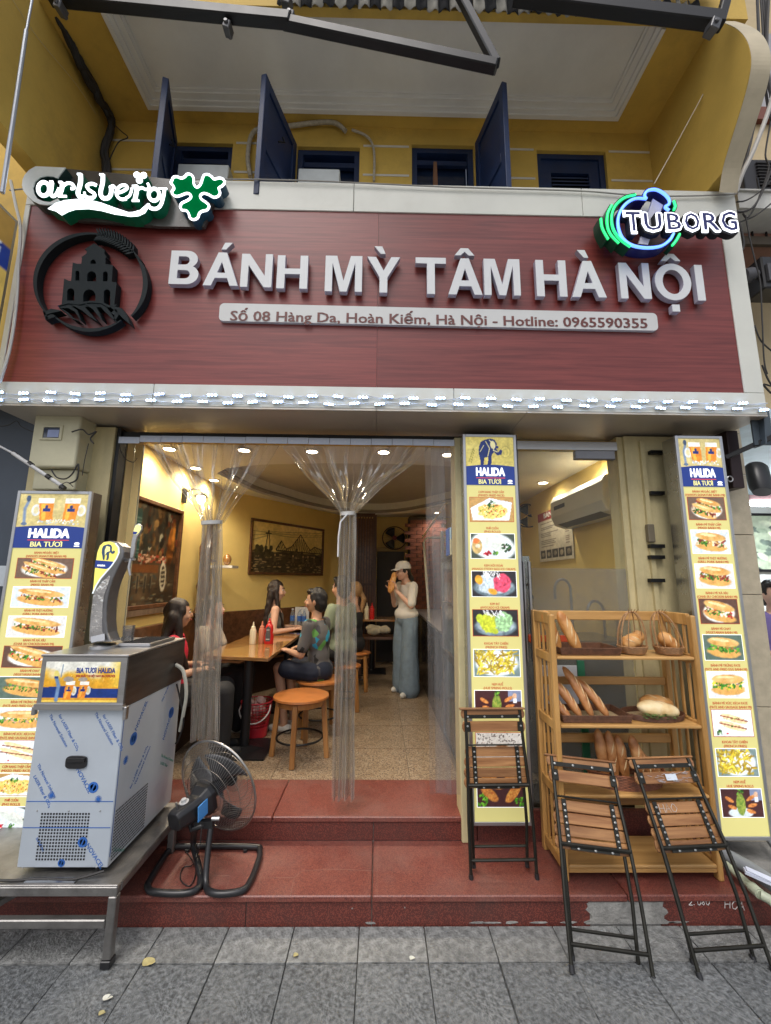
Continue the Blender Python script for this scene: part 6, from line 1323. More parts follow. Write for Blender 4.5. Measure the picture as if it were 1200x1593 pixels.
b = MB(); woven_wall(b, [(1.40+.19*cos(2*pi*k/60), 2.515+.10*sin(2*pi*k/60)) for k in range(60)], SH[1]+.012, SH[1]+.085, 11, .12, .004, (1.40, 2.515)); build('wall', b, mat('red brown rattan', (.24, .085, .04), .5, var=.4, vscale=50), T4, True)
b = MB(); b.lathe([(.0001, 0), (.185, 0), (.185, .005)], (1.40, 2.515, SH[1]+.010), None, 30, sy=.53); build('bottom', b, M_cane, T4)

# loaves
def crust(name, c1, c2, c3):
    m = mat(name, c1, .5, var=.1, bump=.25, bscale=45)
    n, l = m.node_tree.nodes, m.node_tree.links; b = n['Principled BSDF']; b.inputs['Coat Weight'].default_value = .15; b.inputs['Coat Roughness'].default_value = .3
    nz = n.new('ShaderNodeTexNoise'); nz.inputs['Scale'].default_value = 14; nz.inputs['Detail'].default_value = 6; tc = n.new('ShaderNodeTexCoord'); l.new(tc.outputs['Object'], nz.inputs['Vector'])
    cr = n.new('ShaderNodeValToRGB'); e_ = cr.color_ramp.elements; e_[0].position = .36; e_[0].color = tuple(c1)+(1,); e_[1].position = .66; e_[1].color = tuple(c3)+(1,); q = e_.new(.5); q.color = tuple(c2)+(1,)
    l.new(nz.outputs['Fac'], cr.inputs[0]); l.new(cr.outputs[0], b.inputs['Base Color']); return m
M_cr1 = crust('golden crust', (.42, .16, .035), (.58, .27, .075), (.68, .38, .14)); M_cr2 = crust('brown crust', (.30, .11, .03), (.47, .20, .065), (.62, .33, .13)); M_cr3 = crust('pale crust', (.66, .42, .17), (.74, .55, .28), (.80, .66, .40)); M_scar = mat('pale slash', (.72, .52, .28), .7, var=.2, vscale=60, bump=.4)
def loaf(label, p, q, r, m, flat=.8, slashes=3, group='loaves of bread on the rack', bend=.0, up=(0, -1, .3), scar=True):
    p, q = Vector(p), Vector(q); L = (q-p).length; d = (q-p).normalized(); U = Vector(up); U = (U-d*U.dot(d)).normalized(); S_ = d.cross(U)
    t = thing('bread_loaf', label, 'bread', p, group); b = MB()
    def sf(u, v):
        s_ = v*2-1; rr = r*max(0., 1-abs(s_)**2.6)**.5*(1+.05*sin(u*6.28*2+v*9)+.035*sin(v*21+u*5)); a_ = 2*pi*u
        x, y = rr*cos(a_), rr*flat*sin(a_)
        if y < -r*flat*.55: y = -r*flat*.55+(y+r*flat*.55)*.35
        return p+d*(L*v)+S_*x+U*(y+bend*(1-s_*s_))
    b.grid(sf, 20, 26, True); build('crust', b, m, t, True)
    if scar:
        for k in range(slashes):
            v0 = .2+.6*(k+.5)/slashes; b = MB()
            def sl(u, w_, v0=v0):
                v = v0+(u-.5)*.26; s_ = v*2-1; rr = r*max(0, 1-abs(s_)**2.6)**.5; side = (u-.5)*.9*r+(w_-.5)*r*.3*sin(pi*u)
                return p+d*(L*v)+S_*side+U*((max(.0, rr*rr-side*side)**.5)*flat+bend*(1-s_*s_)+.0015+.002*sin(pi*w_))
            b.grid(sl, 8, 3); build('slash', b, M_scar, t, True)
    return t
BZ = SH[3]+.016
loaf('golden loaf standing at the left end of the top shelf, the front one', (1.145, 2.43, BZ+.01), (1.055, 2.47, BZ+.235), .036, M_cr1, up=(.2, -1, .1), slashes=3)
loaf('golden loaf at the left end of the top shelf, half behind the front one', (1.045, 2.47, BZ+.01), (.985, 2.51, BZ+.235), .036, M_cr1, up=(.2, -1, .1))
BZ2 = SH[2]+.016
for k, (a, c, bd_) in enumerate((((1.07, 2.44, BZ2+.012), (1.005, 2.56, BZ2+.10), .0), ((1.135, 2.44, BZ2+.012), (1.03, 2.55, BZ2+.19), .008), ((1.20, 2.44, BZ2+.012), (1.095, 2.55, BZ2+.265), .012), ((1.29, 2.44, BZ2+.012), (1.165, 2.56, BZ2+.20), .012))):
    loaf(('long brown loaf nearest the rack side on the second shelf', 'second long brown loaf from the rack side on the second shelf', 'tallest long brown loaf on the second shelf', 'rightmost long brown loaf in the rectangular tray on the second shelf')[k], a, c, .029, M_cr2, .85, 3, bend=bd_, up=(.5, -.8, .4))
for k, (x, y, h, lean) in enumerate(((1.295, 2.56, .26, -.015), (1.352, 2.56, .25, -.012), (1.41, 2.555, .23, -.02), (1.50, 2.52, .24, -.05), (1.55, 2.53, .17, -.07), (1.60, 2.53, .12, -.07))):
    loaf(('tall loaf standing leftmost in the basket on the third shelf', 'second loaf from the left in the basket on the third shelf', 'middle loaf standing in the basket on the third shelf', 'long loaf slanting to the right in the basket on the third shelf', 'short loaf slanting right in the basket on the third shelf', 'shortest loaf at the right of the basket on the third shelf')[k], (x, y-.03, SH[1]+.02), (x+lean, y, SH[1]+.02+h), .031, M_cr2, .85, 2, scar=k != 0)
# sandwich and round loaf on the oval tray
loaf('dark golden loaf behind the filled sandwich on the oval tray', (1.56, 2.59, BZ2+.055), (1.745, 2.565, BZ2+.05), .05, M_cr1, .9, 2, up=(0, -.3, 1))
sw_ = loaf('pale split loaf filled with greens on the oval tray', (1.475, 2.475, BZ2+.062), (1.70, 2.455, BZ2+.042), .048, M_cr3, .85, 1, up=(0, -.35, 1))
b = MB(); r_ = random.Random(5)
for k in range(90):
    x = r_.uniform(1.48, 1.67); c = V(x, 2.425+r_.uniform(-.022, .012), BZ2+.026+r_.uniform(-.008, .014)); a_ = r_.uniform(0, 6.28); u_ = V(cos(a_), sin(a_), r_.uniform(-.3, .5))*.012; v_ = V(-sin(a_), cos(a_), r_.uniform(-.2, .4))*.006; b.add([c-u_, c-v_, c+u_, c+v_], [(0, 1, 2, 3)])
o = build('lettuce', b, mat('herb green', (.10, .17, .04), .6, var=.4, vscale=60), sw_); o['kind'] = 'stuff'
# handled gift baskets
def handled(label, cx, cy_, lean, lab2, ld):
    z = SH[3]+.010; t = thing('handled_basket', label, 'basket', (cx, cy_, z), 'small handled baskets on the top shelf')
    b = MB(); woven_wall(b, [(cx+.062*cos(2*pi*k/36), cy_+.055*sin(2*pi*k/36)) for k in range(36)], z+.008, z+.045, 7, .28, .0036, (cx, cy_)); build('bowl', b, M_rat2, t, True)
    b = MB(); b.lathe([(.0001, 0), (.055, 0), (.06, .006)], (cx, cy_, z+.003), None, 20); build('base', b, M_rat2, t)
    for a0 in (-.9, -.25, .35, .9):
        b = MB(); ca, sa = cos(a0), sin(a0); pts = []
        for k in range(15):
            q = pi*k/14; pts.append((cx+.08*cos(q)*ca+lean*sin(q)*.8, cy_+.08*cos(q)*sa*.8, z+.04+.20*sin(q)**.8))
        b.tube(pts, .0042, 6, flat=.6); build('handle', b, M_rat2, t, True)
    b = MB(); 
    for k in range(4): b.tube([(cx+lean*.8+(k-1.5)*.012, cy_-.006, z+.23), (cx+lean*.8+(k-1.5)*.02+.004, cy_-.02, z+.255)], .002, 4)
    build('handle_knot', b, M_rat2, t)
    loaf(lab2, (cx+ld[0][0], cy_+ld[0][1], z+ld[0][2]), (cx+ld[1][0], cy_+ld[1][1], z+ld[1][2]), .042, M_cr1, .85, 2, 'loaves in the handled baskets', up=(0, -1, .6)); return t
handled('small handled basket on the top shelf, the left of the two', 1.475, 2.47, .012, 'golden loaf lying in the left handled basket', ((-.06, -.01, .045), (.045, .0, .095)))
loaf('second golden loaf behind, in the left handled basket', (1.50, 2.51, SH[3]+.05), (1.565, 2.52, SH[3]+.13), .035, M_cr1, .85, 1, 'loaves in the handled baskets', up=(0, -1, .4))
handled('small handled basket on the top shelf, the right of the two', 1.68, 2.46, -.05, 'golden loaf lying in the right handled basket', ((.045, -.012, .03), (-.05, .0, .115)))

# ================================================================== SHOP INTERIOR
M_wd = wood('dark varnished wood', (.07, .028, .012), (.15, .065, .028), .3, 0, 1., .1, coat=.3); M_tt = wood('table top wood', (.26, .12, .035), (.40, .20, .065), .16, 0, 1.2, .05, coat=.6); M_stl = wood('stool wood', (.28, .12, .035), (.42, .20, .06), .32, 2, 1.2, .1, coat=.3); M_seat = mat('brown leather seat', (.42, .15, .04), .3, var=.12, vscale=10, coat=.2)
M_fw = wood('weathered picture frame', (.13, .085, .05), (.22, .15, .10), .55, 2, 1.2, .2)
def frame4(parent, fn, u0, u1, v0, v1, wd, th, m):
    """four frame members on a plane: fn(u, v, n)"""
    for (a0, a1, b0, b1) in ((u0, u1, v0, v0+wd), (u0, u1, v1-wd, v1), (u0, u0+wd, v0+wd, v1-wd), (u1-wd, u1, v0+wd, v1-wd)):
        b = MB(); vs = [fn(a, c, n) for n in (0, th) for (a, c) in ((a0, b0), (a1, b0), (a1, b1), (a0, b1))]; b.add(vs, [(0, 1, 2, 3), (7, 6, 5, 4), (0, 4, 5, 1), (1, 5, 6, 2), (2, 6, 7, 3), (3, 7, 4, 0)]); build('frame_member', b, m, parent, bevel=.004)
# street scene painting on the left wall
random.seed(8); p = Pic(.78, 90, (60, 48, 34), 77); n = p.nz(4); n2 = p.nz(11); p.C *= (.55+.9*n*(.6+.8*n2))[..., None]
for i in range(160): p.ell(random.random()*.78, .45+random.random()*.55, .012+.03*random.random(), .02+.07*random.random(), random.uniform(-20, 20), random.choice(((40, 40, 32), (80, 52, 26), (100, 76, 44), (56, 56, 46), (120, 114, 94), (30, 26, 20), (78, 38, 22))), .4, .4)
p.rect(.05, .2, .45, .93, (40, 66, 60)); 
for k in range(14): p.rect(.06, .19, .5+k*.03, .505+k*.03, (90, 110, 96))
p.ell(.66, .6, .06, .22, 0, (104, 60, 24), .5, .5, vsc=20); p.ell(.70, .72, .04, .16, 0, (124, 78, 30), .5, .5, vsc=20)
for i in range(60): p.ell(.2+random.random()*.4, .42+random.random()*.07, .018, .012, 0, random.choice(((150, 60, 40), (190, 150, 120), (120, 90, 60))), .4)
p.rect(.02, .5, .32, .39, (120, 66, 30), .7)
for i in range(80): p.ell(random.random()*.78, random.random()*.3, .03, .008, random.uniform(-10, 10), random.choice(((80, 74, 60), (120, 110, 84), (40, 38, 32), (60, 70, 64))), .4)
for x in (.12, .2, .3, .38): p.rect(x, x+.035, .16, .3, (120, 108, 84), .7); p.rect(x+.01, x+.03, .12, .28, (40, 40, 36), .8)
p.ell(.58, .28, .055, .17, 4, (186, 176, 150), .05); p.ell(.58, .28, .035, .12, 4, (60, 50, 40), .05); 
for k in range(4): p.ell(.58, .21+k*.045, .04, .012, 4, (170, 160, 130), .05)
YA, YB_, ZA, ZB_ = 3.27, 4.17, 1.42, 2.30
pt = thing('street_painting', 'dark oil painting of an old street in a wide weathered wooden frame', 'painting', (-2.05, 3.7, 1.4)); XW = -2.048
fnl = lambda u, v, n: V(XW+n, u, v)
frame4(pt, fnl, YA, YB_+.03, ZA-.03, ZB_+.03, .035, .05, M_wd); b = MB(); b.box(XW, XW+.03, YA-.11, YA-.002, ZA-.08, ZB_+.08); b.box(XW, XW+.045, YA, YB_+.06, ZA-.08, ZA-.032); build('outer_frame', b, M_fw, pt)
print_obj('canvas', p, V(XW+.02, YA+.03, ZA), V(0, YB_-YA-.03, 0), V(0, 0, ZB_-ZA), M_prm, pt)
# bridge picture on the slanted wall
SD = V(.55, .835, 0).normalized(); SN = V(SD.y, -SD.x, 0); S0 = V(-2.05, 5.3, 0)
t0, t1 = (V(-1.79, 5.69, 0)-S0).dot(SD), (V(-.955, 6.96, 0)-S0).dot(SD)
fns = lambda u, v, n: S0+SD*u+V(0, 0, v)+SN*(n+.005)
random.seed(9); p = Pic(2.0, 80, (240, 216, 140), 5); p.C -= ((1-p.W)*36)[..., None]; p.C += ((p.nz(3)-.5)*24)[..., None]
p.blend(np.clip((.42+.05*vnoise(p.U, p.W*0+1, 7, 3)-p.W)*30, 0, 1), (60, 52, 38)); 
for i in range(220): p.ell(random.random()*2, random.random()*.42, .05, .012, random.uniform(-6, 6), random.choice(((30, 26, 20), (80, 68, 48), (120, 104, 76), (50, 50, 40), (150, 130, 90))), .3, .3)
for i in range(50): p.ell(random.choice((.1+random.random()*.5, .9+random.random()*.5)), .34+random.random()*.16, .04, .05, 0, (60, 54, 36), .5, .3)
K_ = (38, 30, 22)
p.rect(.62, 2, .44, .47, K_)
bx_ = [(.62, .48), (.75, .66), (.9, .5), (1.05, .56), (1.3, .84), (1.5, .62), (1.62, .52), (1.75, .6), (1.95, .56), (2.0, .56)]
p.line(bx_, .014, K_)
for k in range(26): x = .64+k*.053; h = np.interp(x, [a for a, _ in bx_], [c for _, c in bx_]); p.line([(x, .46), (x, h)], .009, K_); p.line([(x, .46), (x+.053, np.interp(x+.053, [a for a, _ in bx_], [c for _, c in bx_]))], .008, K_)
p.line([(.33, .36), (.40, .84)], .014, K_); p.line([(.47, .36), (.42, .84)], .014, K_); p.line([(.34, .78), (.48, .78)], .012, K_)
for k in range(3): p.line([(.0, .62+k*.09), (.4, .74+k*.03)], .009, K_, .4); p.line([(.4, .78+k*.02), (1.0, .76+k*.05), (2., .86+k*.04)], .009, K_, .4)
for x in (.6, 1.1, 1.4, 1.55, 1.75): p.ell(x, .28, .035, .07, 0, (90, 80, 56), .2); p.ell(x, .36, .02, .025, 0, (190, 160, 110)); p.ell(x-.04, .18, .035, .05, 0, (30, 26, 20)); p.ell(x+.05, .18, .035, .05, 0, (30, 26, 20)); p.ell(x-.04, .18, .025, .036, 0, (90, 80, 60)); p.ell(x+.05, .18, .025, .036, 0, (90, 80, 60))
br = thing('bridge_picture', 'long framed picture of an old steel truss bridge with cyclists', 'picture', S0+SD*t0+V(0, 0, 1.72))
frame4(br, fns, t0, t1, 1.715, 2.49, .035, .03, M_wd); print_obj('canvas', p, fns(t0+.03, 1.745, .008), SD*(t1-t0-.06), V(0, 0, .715), M_prm, br)
# wall lamp, driftwood shelf
wlp = at(292, 775, X=-2.0); t = thing('wall_lantern', 'black wall lantern glowing above the street painting', 'wall lamp', wlp)
q = wlp; b = MB(); b.box(-2.05, -2.02, q.y-.03, q.y+.03, q.z-.05, q.z+.1); b.tube([(-2.02, q.y, q.z+.06), (-1.95, q.y, q.z+.1), (-1.88, q.y+.02, q.z+.09)], .008, 8); b.lathe([(.05, .05), (.07, .02), (.0001, .08)], (-1.87, q.y+.02, q.z+.0), None, 12); build('bracket', b, M_black, t, True)
b = MB(); b.sphere((-1.87, q.y+.02, q.z-.0), (.045, .045, .06), 12, 8); build('bulb', b, glow('lantern glow', (1, .75, .4), 14), t, True)
dw = at(297, 880, X=-2.0); t = thing('driftwood_stand', 'knotty driftwood carving standing in the corner behind the curtain', 'carving', (dw.x, dw.y, 1.2)); b = MB(); r_ = random.Random(2)
q0 = V(-1.93, dw.y+.2, 1.15); pts = [q0+V(r_.uniform(-.02, .02), r_.uniform(-.03, .03), .14*k) for k in range(9)]; b.tube(pts, [.05, .07, .05, .08, .05, .06, .07, .04, .03], 9)
for k in range(8): b.tube([pts[k], pts[k]+V(r_.uniform(.02, .12), r_.uniform(-.1, .1), r_.uniform(-.03, .1))], [.03, .008], 6)
build('branch', b, M_wd, t, True)
b = MB(); b.box(-2.05, -1.75, 4.98, 5.2, 1.78, 1.81); sh_ = thing('wall_shelf', 'small white wall shelf beside the first curtain bundle', 'shelf', (-1.9, 5.1, 1.78)); build('board', b, M_white, sh_); b = MB(); b.sphere((-1.85, 5.08, 1.88), (.05, .05, .07), 10, 8); tag(build('wooden_vase', b, M_tt, smooth=True), 'brown vase on the small white shelf', 'vase')
# slatted screen at the back
scx0, scx1 = at(545, 880, Y=7.0).x, at(583, 880, Y=7.0).x; ss = thing('slatted_screen', 'dark brown slatted wooden screen at the end of the slanted wall', 'screen', (scx0, 7.0, ZF))
b = MB(); b.box(0-.014, .014, -.02, .02, 0, 2.42); me = b.mesh('slat', M_wd)
for k in range(9): piece('slat', me, ss, (scx0+.02+k*.046, 7.0, ZF+.06), scale=None)
b = MB(); b.box(scx0-.02, scx1+.0, 6.97, 6.978, ZF+1.3, ZF+1.34); b.box(scx1-.03, scx1+.03, 6.96, 7.04, ZF, 2.75); b.box(scx0-.03, scx1, 6.97, 7.03, ZF+2.46, 2.78); b.box(scx0-.03, scx1, 7.03, 7.05, ZF, 2.7); build('screen_frame', b, mat('dark screen', (.05, .02, .012), .4), ss)
# back wall: door, round wall fan, brick strip
fx0, fx1 = at(583, 900, Y=7.49).x, at(633, 900, Y=7.49).x
bd_ = thing('back_door', 'dark door with a yellow surround in the back wall', 'door', ((fx0+fx1)/2, 7.48, ZF)); dz = at(600, 858, Y=7.48).z
b = MB(); b.box(fx0+.04, fx1-.05, 7.46, 7.495, ZF, dz); build('leaf', b, mat('dark door', (.03, .026, .022), .5), bd_); b = MB(); b.box(fx0-.02, fx0+.04, 7.44, 7.499, ZF, dz+.07); b.box(fx1-.05, fx1, 7.44, 7.499, ZF, dz+.07); b.box(fx0+.04, fx1-.05, 7.44, 7.499, dz, dz+.07); build('surround', b, mat('dim yellow trim', (.42, .32, .14), .6), bd_, bevel=.005)
wfc = at(614, 837, Y=7.40); wf_ = thing('wall_fan', 'round black wall fan above the back door', 'fan', wfc)
b = MB(); b.tube([wfc+V(.215*cos(2*pi*k/36), 0, .205*sin(2*pi*k/36)) for k in range(36)], .009, 6, closed=True); build('guard_ring', b, M_black, wf_, True)
b = MB()
for k in range(30): a_ = 2*pi*k/30; b.tube([wfc+V(.03*cos(a_), -.05, .03*sin(a_)), wfc+V(.21*cos(a_), 0, .21*sin(a_))], .0015, 4, caps=False)
build('guard', b, M_black, wf_); b = MB(); b.lathe([(.0001, 0), (.04, 0), (.04, .05), (.0001, .05)], wfc+V(0, .0, 0), Euler((radians(90), 0, 0)).to_matrix(), 14); build('hub', b, mat('fan badge red', (.2, .03, .03), .4), wf_)
for k in range(3): b = MB(); b.grid(lambda u, v, k=k: wfc+V((.04+.15*v)*cos(2*pi*k/3+(u-.5)*1.1), .02+(u-.5)*.05, (.04+.15*v)*sin(2*pi*k/3+(u-.5)*1.1)), 5, 4); build('blade', b, M_blackpl, wf_, True, solid=.002)
bx0, bx1 = at(636, 900, Y=7.2).x, at(664, 900, Y=7.2).x; bwall = thing('brick_pier', 'narrow dark red brick pier at the back right of the aisle', 'brick pier', ((bx0+bx1)/2, 7.2, ZF)); b = MB(); b.box(bx0, bx1+.3, 7.16, 7.4, ZF, 2.75); build('mortar', b, mat('dark mortar', (.05, .04, .035), .9), bwall)
b = MB(); b.box(-.1, .1, -.02, .0, -.03, .03); me = b.mesh('brick', mat('old brick', (.14, .045, .028), .85, var=.4, vscale=12, bump=.5))
for j in range(24):
    for i in range(3): piece('brick', me, bwall, (bx0+.08+i*.215+(j % 2)*.1-.05, 7.158, 1.15+j*.066))
# the counter and the steel display cabinet right of the aisle
ct = thing('service_counter', 'dark service counter with a steel top along the right of the aisle', 'counter', (.8, 5.6, ZF))
b = MB(); b.box(.60, 1.3, 4.0, 6.9, ZF, 1.16); build('body', b, mat('dark counter panel', (.035, .03, .028), .25, var=.3, coat=.4), ct); b = MB(); b.box(.57, 1.33, 3.98, 6.92, 1.161, 1.19); build('top', b, M_steel, ct, bevel=.004)
cbn = thing('display_cabinet', 'tall steel display cabinet with glass doors just inside the doorway, behind the flat curtain strip', 'cabinet', (.62, 3.6, ZF))
cx0 = .585; cy0, cy1 = 3.30, 3.96; ctop = 2.12
b = MB(); b.box(cx0+.02, 1.2, cy0+.02, cy1-.02, ZF+.02, ctop-.28); build('inner_box', b, mat('cabinet inside', (.12, .13, .14), .4, var=.3), cbn)
for (ya, yb2, za, zb2) in ((cy0, cy0+.04, ZF, ctop), (cy1-.04, cy1, ZF, ctop), (cy0+.04, cy1-.04, ZF, ZF+.06), (cy0+.04, cy1-.04, 1.82, 1.86), (cy0+.04, cy1-.04, 1.0, 1.05), (cy0+.04, cy1-.04, 1.45, 1.465)): b = MB(); b.box(cx0, cx0+.03, ya, yb2, za, zb2); build('frame_bar', b, M_steel, cbn, bevel=.003)
b = MB(); b.box(cx0+.0, 1.2, cy0-.0, cy0+.015, ZF, ctop-.27); build('side_panel', b, M_steelv, cbn)
b = MB(); b.box(cx0+.012, cx0+.016, cy0+.041, cy1-.041, ZF+.061, 1.819); build('glass', b, plastic_film('cabinet glass', .06, (.9, .93, .95), .2, (.4, .4, .42), (3, 3, 3)), cbn)
for k, (y, z, c, h) in enumerate(((3.42, 1.06, (.05, .35, .03), .06), (3.55, 1.06, (.55, .6, .6), .09), (3.5, .66, (.2, .22, .25), .1), (3.65, .5, (.05, .3, .25), .13), (3.42, .42, (.5, .55, .58), .12))): b = MB(); b.box(cx0+.018, cx0+.03+.0, y-.05, y+.05, z, z+h); b.v = [(x+.001 if x < cx0+.02 else x, y_, z_) for x, y_, z_ in b.v]; tag(build('food_box', b, mat('food box %d' % k, c, .5)), ('bright green box inside the steel cabinet', 'white box beside the green one in the cabinet', 'grey tub in the lower half of the steel cabinet', 'teal tub in the lower half of the steel cabinet', 'pale tub at the bottom of the steel cabinet')[k], 'box', 'boxes in the steel cabinet')
for k, (y, z0, z1, c, l) in enumerate(((3.45, 1.87, 2.0, (.5, .52, .40), 'cream printed carton on the steel cabinet'), (3.45, 2.001, 2.1, (.25, .42, .62), 'pale blue carton stacked on the cream one'), (3.66, 1.87, 2.11, (.03, .09, .35), 'navy blue carton on the steel cabinet'))): b = MB(); b.box(cx0+.02, cx0+.2, y-.09, y+.09, z0, z1); tag(build('carton', b, mat('carton %d' % k, c, .6, var=.2, vscale=20), bevel=.003), l, 'carton', 'cartons on the steel cabinet')
b = MB(); b.tube([at(658, 836, Y=3.6), at(694, 783, Y=3.0)], .008, 8); tag(build('steel_rod', b, mat('brass rod', (.45, .34, .2), .35, .8)), 'thin metal rod slanting up beside the steel cabinet', 'rod')
b = MB(); b.tube([(.62, 5.2, 1.19), (.50+.06, 5.2, 2.12), (.58, 5.2, 2.17), (.62, 5.2, 2.19), (.95, 5.2, 2.19)], .014, 8); b.tube([(.95, 5.2, 2.19), (.95, 5.2, 1.19)], .014, 8); tag(build('rail_frame', b, mat('cream pipe', (.4, .38, .3), .4), smooth=True), 'bent cream pipe frame standing on the service counter', 'pipe frame')

# ---- air conditioner, price poster, wall fan in the right bay
ac = thing('air_conditioner', 'white wall air conditioner with stickers, seen through the right glass bay', 'air conditioner', (2.0, 4.1, 2.3)); M_ac = mat('ac white', (.72, .72, .68), .35, var=.02)
YA0, YA1 = 3.36, 4.42; AZ = .085; pf = [(x, z-AZ) for x, z in ((2.098, 2.64), (1.90, 2.64), (1.865, 2.58), (1.862, 2.42), (1.90, 2.33), (2.0, 2.30), (2.098, 2.30))]
b = MB(); b.prism([(x, YA0, z) for x, z in pf], (0, YA1-YA0, 0)); build('body', b, M_ac, ac, bevel=.012, seg=2)
b = MB(); b.prism([(1.893, YA0+.1, 2.334-AZ), (1.985, YA0+.1, 2.305-AZ), (1.985, YA1-.1, 2.305-AZ), (1.893, YA1-.1, 2.334-AZ)], (0, 0, -.003)); build('vent', b, mat('vent grey', (.06, .06, .065), .5), ac)
b = MB(); b.box(1.93, 1.97, YA0-.002, YA0, 2.42, 2.50); b.box(2.0, 2.03, YA0-.002, YA0, 2.34, 2.48); b.box(1.93, 1.975, YA0-.002, YA0, 2.32, 2.34); build('side_sticker', b, mat('sticker green grey', (.3, .42, .36), .5), ac); b = MB(); b.box(1.8595, 1.8645, YA1-.35, YA1-.1, 2.40, 2.44); build('front_sticker', b, mat('sticker dark', (.08, .09, .1), .4), ac); b = MB(); b.box(2.0, 2.06, YA0-.004, YA0, 2.245, 2.295); build('side_socket', b, M_ac, ac)
random.seed(3); p = Pic(.95, 60, (214, 206, 186), 15); p.rect(0, .95, .83, 1, (150, 36, 30)); 
for k in range(13): p.rect(.08, .08+.3+random.random()*.25, .30+k*.038, .312+k*.038, (120, 110, 100)); p.rect(.78, .88, .30+k*.038, .312+k*.038, (130, 110, 100))
for k in range(5): p.rect(.04+k*.18, .19+k*.18, .06, .22, (40, 38, 36)); p.ell(.115+k*.18, .14, .05, .05, 0, (150, 140, 120), .3, .4)
pst = thing('price_poster', 'large price list poster with a red header on the right wall', 'poster', (2.09, 4.9, 1.9)); o = print_obj('sheet', p, V(2.088, 5.36, 1.90), V(0, -.95, 0), V(0, 0, .62), M_prm, pst)
o.modifiers.new('solid', 'SOLIDIFY').thickness = .006
b = MB(); text_into(b, 'BÁNH MÌ', V(2.082, 4.9, 2.44), V(0, -1, 0), V(0, 0, 1), width=.5, height=.06, depth=.001, bold=.02); build('poster_lettering', b, mat('poster white', (.7, .7, .68), .6), pst)
wq = at(822, 802, Y=5.6); t = thing('wall_fan', 'small dark wall fan left of the price poster, behind the glass bay', 'fan', wq)
b = MB(); b.tube([wq+V(.17*cos(2*pi*k/30), .04*sin(4*pi*k/30), .16*sin(2*pi*k/30)) for k in range(30)], .008, 6, closed=True); b.tube([wq+V(0, 0, 0), wq+V(.22, .1, -.02), wq+V(.26, .1, -.3)], .015, 8); build('guard_ring', b, M_black, t, True); b = MB(); b.lathe([(.0001, -.05), (.05, -.04), (.05, .05), (.0001, .06)], wq+V(.15, .05, 0), Euler((0, radians(90), 0)).to_matrix(), 12); build('motor', b, mat('fan motor red', (.16, .03, .02), .4), t, True)
for k in range(3): b = MB(); b.grid(lambda u, v, k=k: wq+V((.02+.13*v)*cos(2*pi*k/3+(u-.5)), .01+(u-.5)*.04, (.02+.13*v)*sin(2*pi*k/3+(u-.5))), 4, 4); build('blade', b, M_blackpl, t, True, solid=.002)
# worktop with taps behind the frosted glass
wt = thing('kitchen_worktop', 'steel kitchen worktop behind the frosted glass of the right bay', 'worktop', (1.4, 3.9, ZF)); b = MB(); b.box(.70, 2.09, 3.55, 4.1, ZF, 1.14); build('base', b, mat('worktop base', (.16, .17, .18), .4, .5), wt); b = MB(); b.box(.68, 2.095, 3.52, 4.12, 1.141, 1.17); build('top', b, M_steel, wt, bevel=.003)
for k, (x, h, l) in enumerate(((1.70, .55, 'tall curved steel tap behind the frosted glass'), (1.98, .3, 'short curved steel tap behind the frosted glass'))):
    b = MB(); b.tube([(x, 3.7, 1.17)]+[(x-.07+.07*cos(a_)*1.0, 3.7, 1.17+h*.75+.09*sin(a_)) for a_ in [pi*k2/10 for k2 in range(11)]]+[(x-.14, 3.7, 1.17+h*.6)], .012, 8); tag(build('tap', b, M_steel, smooth=True), l, 'tap', 'taps on the kitchen worktop')
b = MB(); b.lathe([(.09, 0), (.10, .12), (.07, .16), (.09, .3), (.10, .32), (.0001, .33)], (1.28, 3.75, 1.17), None, 18); b.box(1.2, 1.36, 3.68, 3.82, 1.50, 1.53); tag(build('coffee_grinder', b, mat('dark appliance', (.06, .06, .065), .35, .3), smooth=True), 'dark kitchen appliance on the worktop behind the glass', 'appliance')

# ---- benches and tables
bn = thing('bench', 'long dark wooden bench along the left and slanted walls', 'bench', (-1.8, 4.2, ZF))
b = MB(); b.box(-2.02, -1.60, 3.2, 5.35, ZF+.38, ZF+.43); build('seat', b, M_wd, bn, bevel=.006); b = MB(); b.box(-2.02, -1.63, 3.2, 5.35, ZF, ZF+.379); build('base', b, mat('bench base', (.05, .022, .012), .5), bn); b = MB(); b.box(-2.045, -1.99, 3.2, 5.3, ZF+.431, ZF+.98); build('backrest', b, M_wd, bn, bevel=.006)
def onS(u0, u1, n0, n1, z0, z1): 
    b = MB(); vs = [S0+SD*u+SN*n+V(0, 0, z) for z in (z0, z1) for u, n in ((u0, n0), (u1, n0), (u1, n1), (u0, n1))]; b.add(vs, [(0, 1, 2, 3), (7, 6, 5, 4), (0, 4, 5, 1), (1, 5, 6, 2), (2, 6, 7, 3), (3, 7, 4, 0)]); return b
build('backrest', onS(.02, 2.3, .01, .06, ZF+.431, ZF+.98), M_wd, bn, bevel=.006); build('seat', onS(.05, 2.3, .01, .42, ZF+.38, ZF+.43), M_wd, bn, bevel=.006); build('base', onS(.08, 2.3, .02, .38, ZF, ZF+.379), mat('bench base'), bn)
M_ped = mat('black cast pedestal', (.02, .02, .022), .4, .5, var=.2)
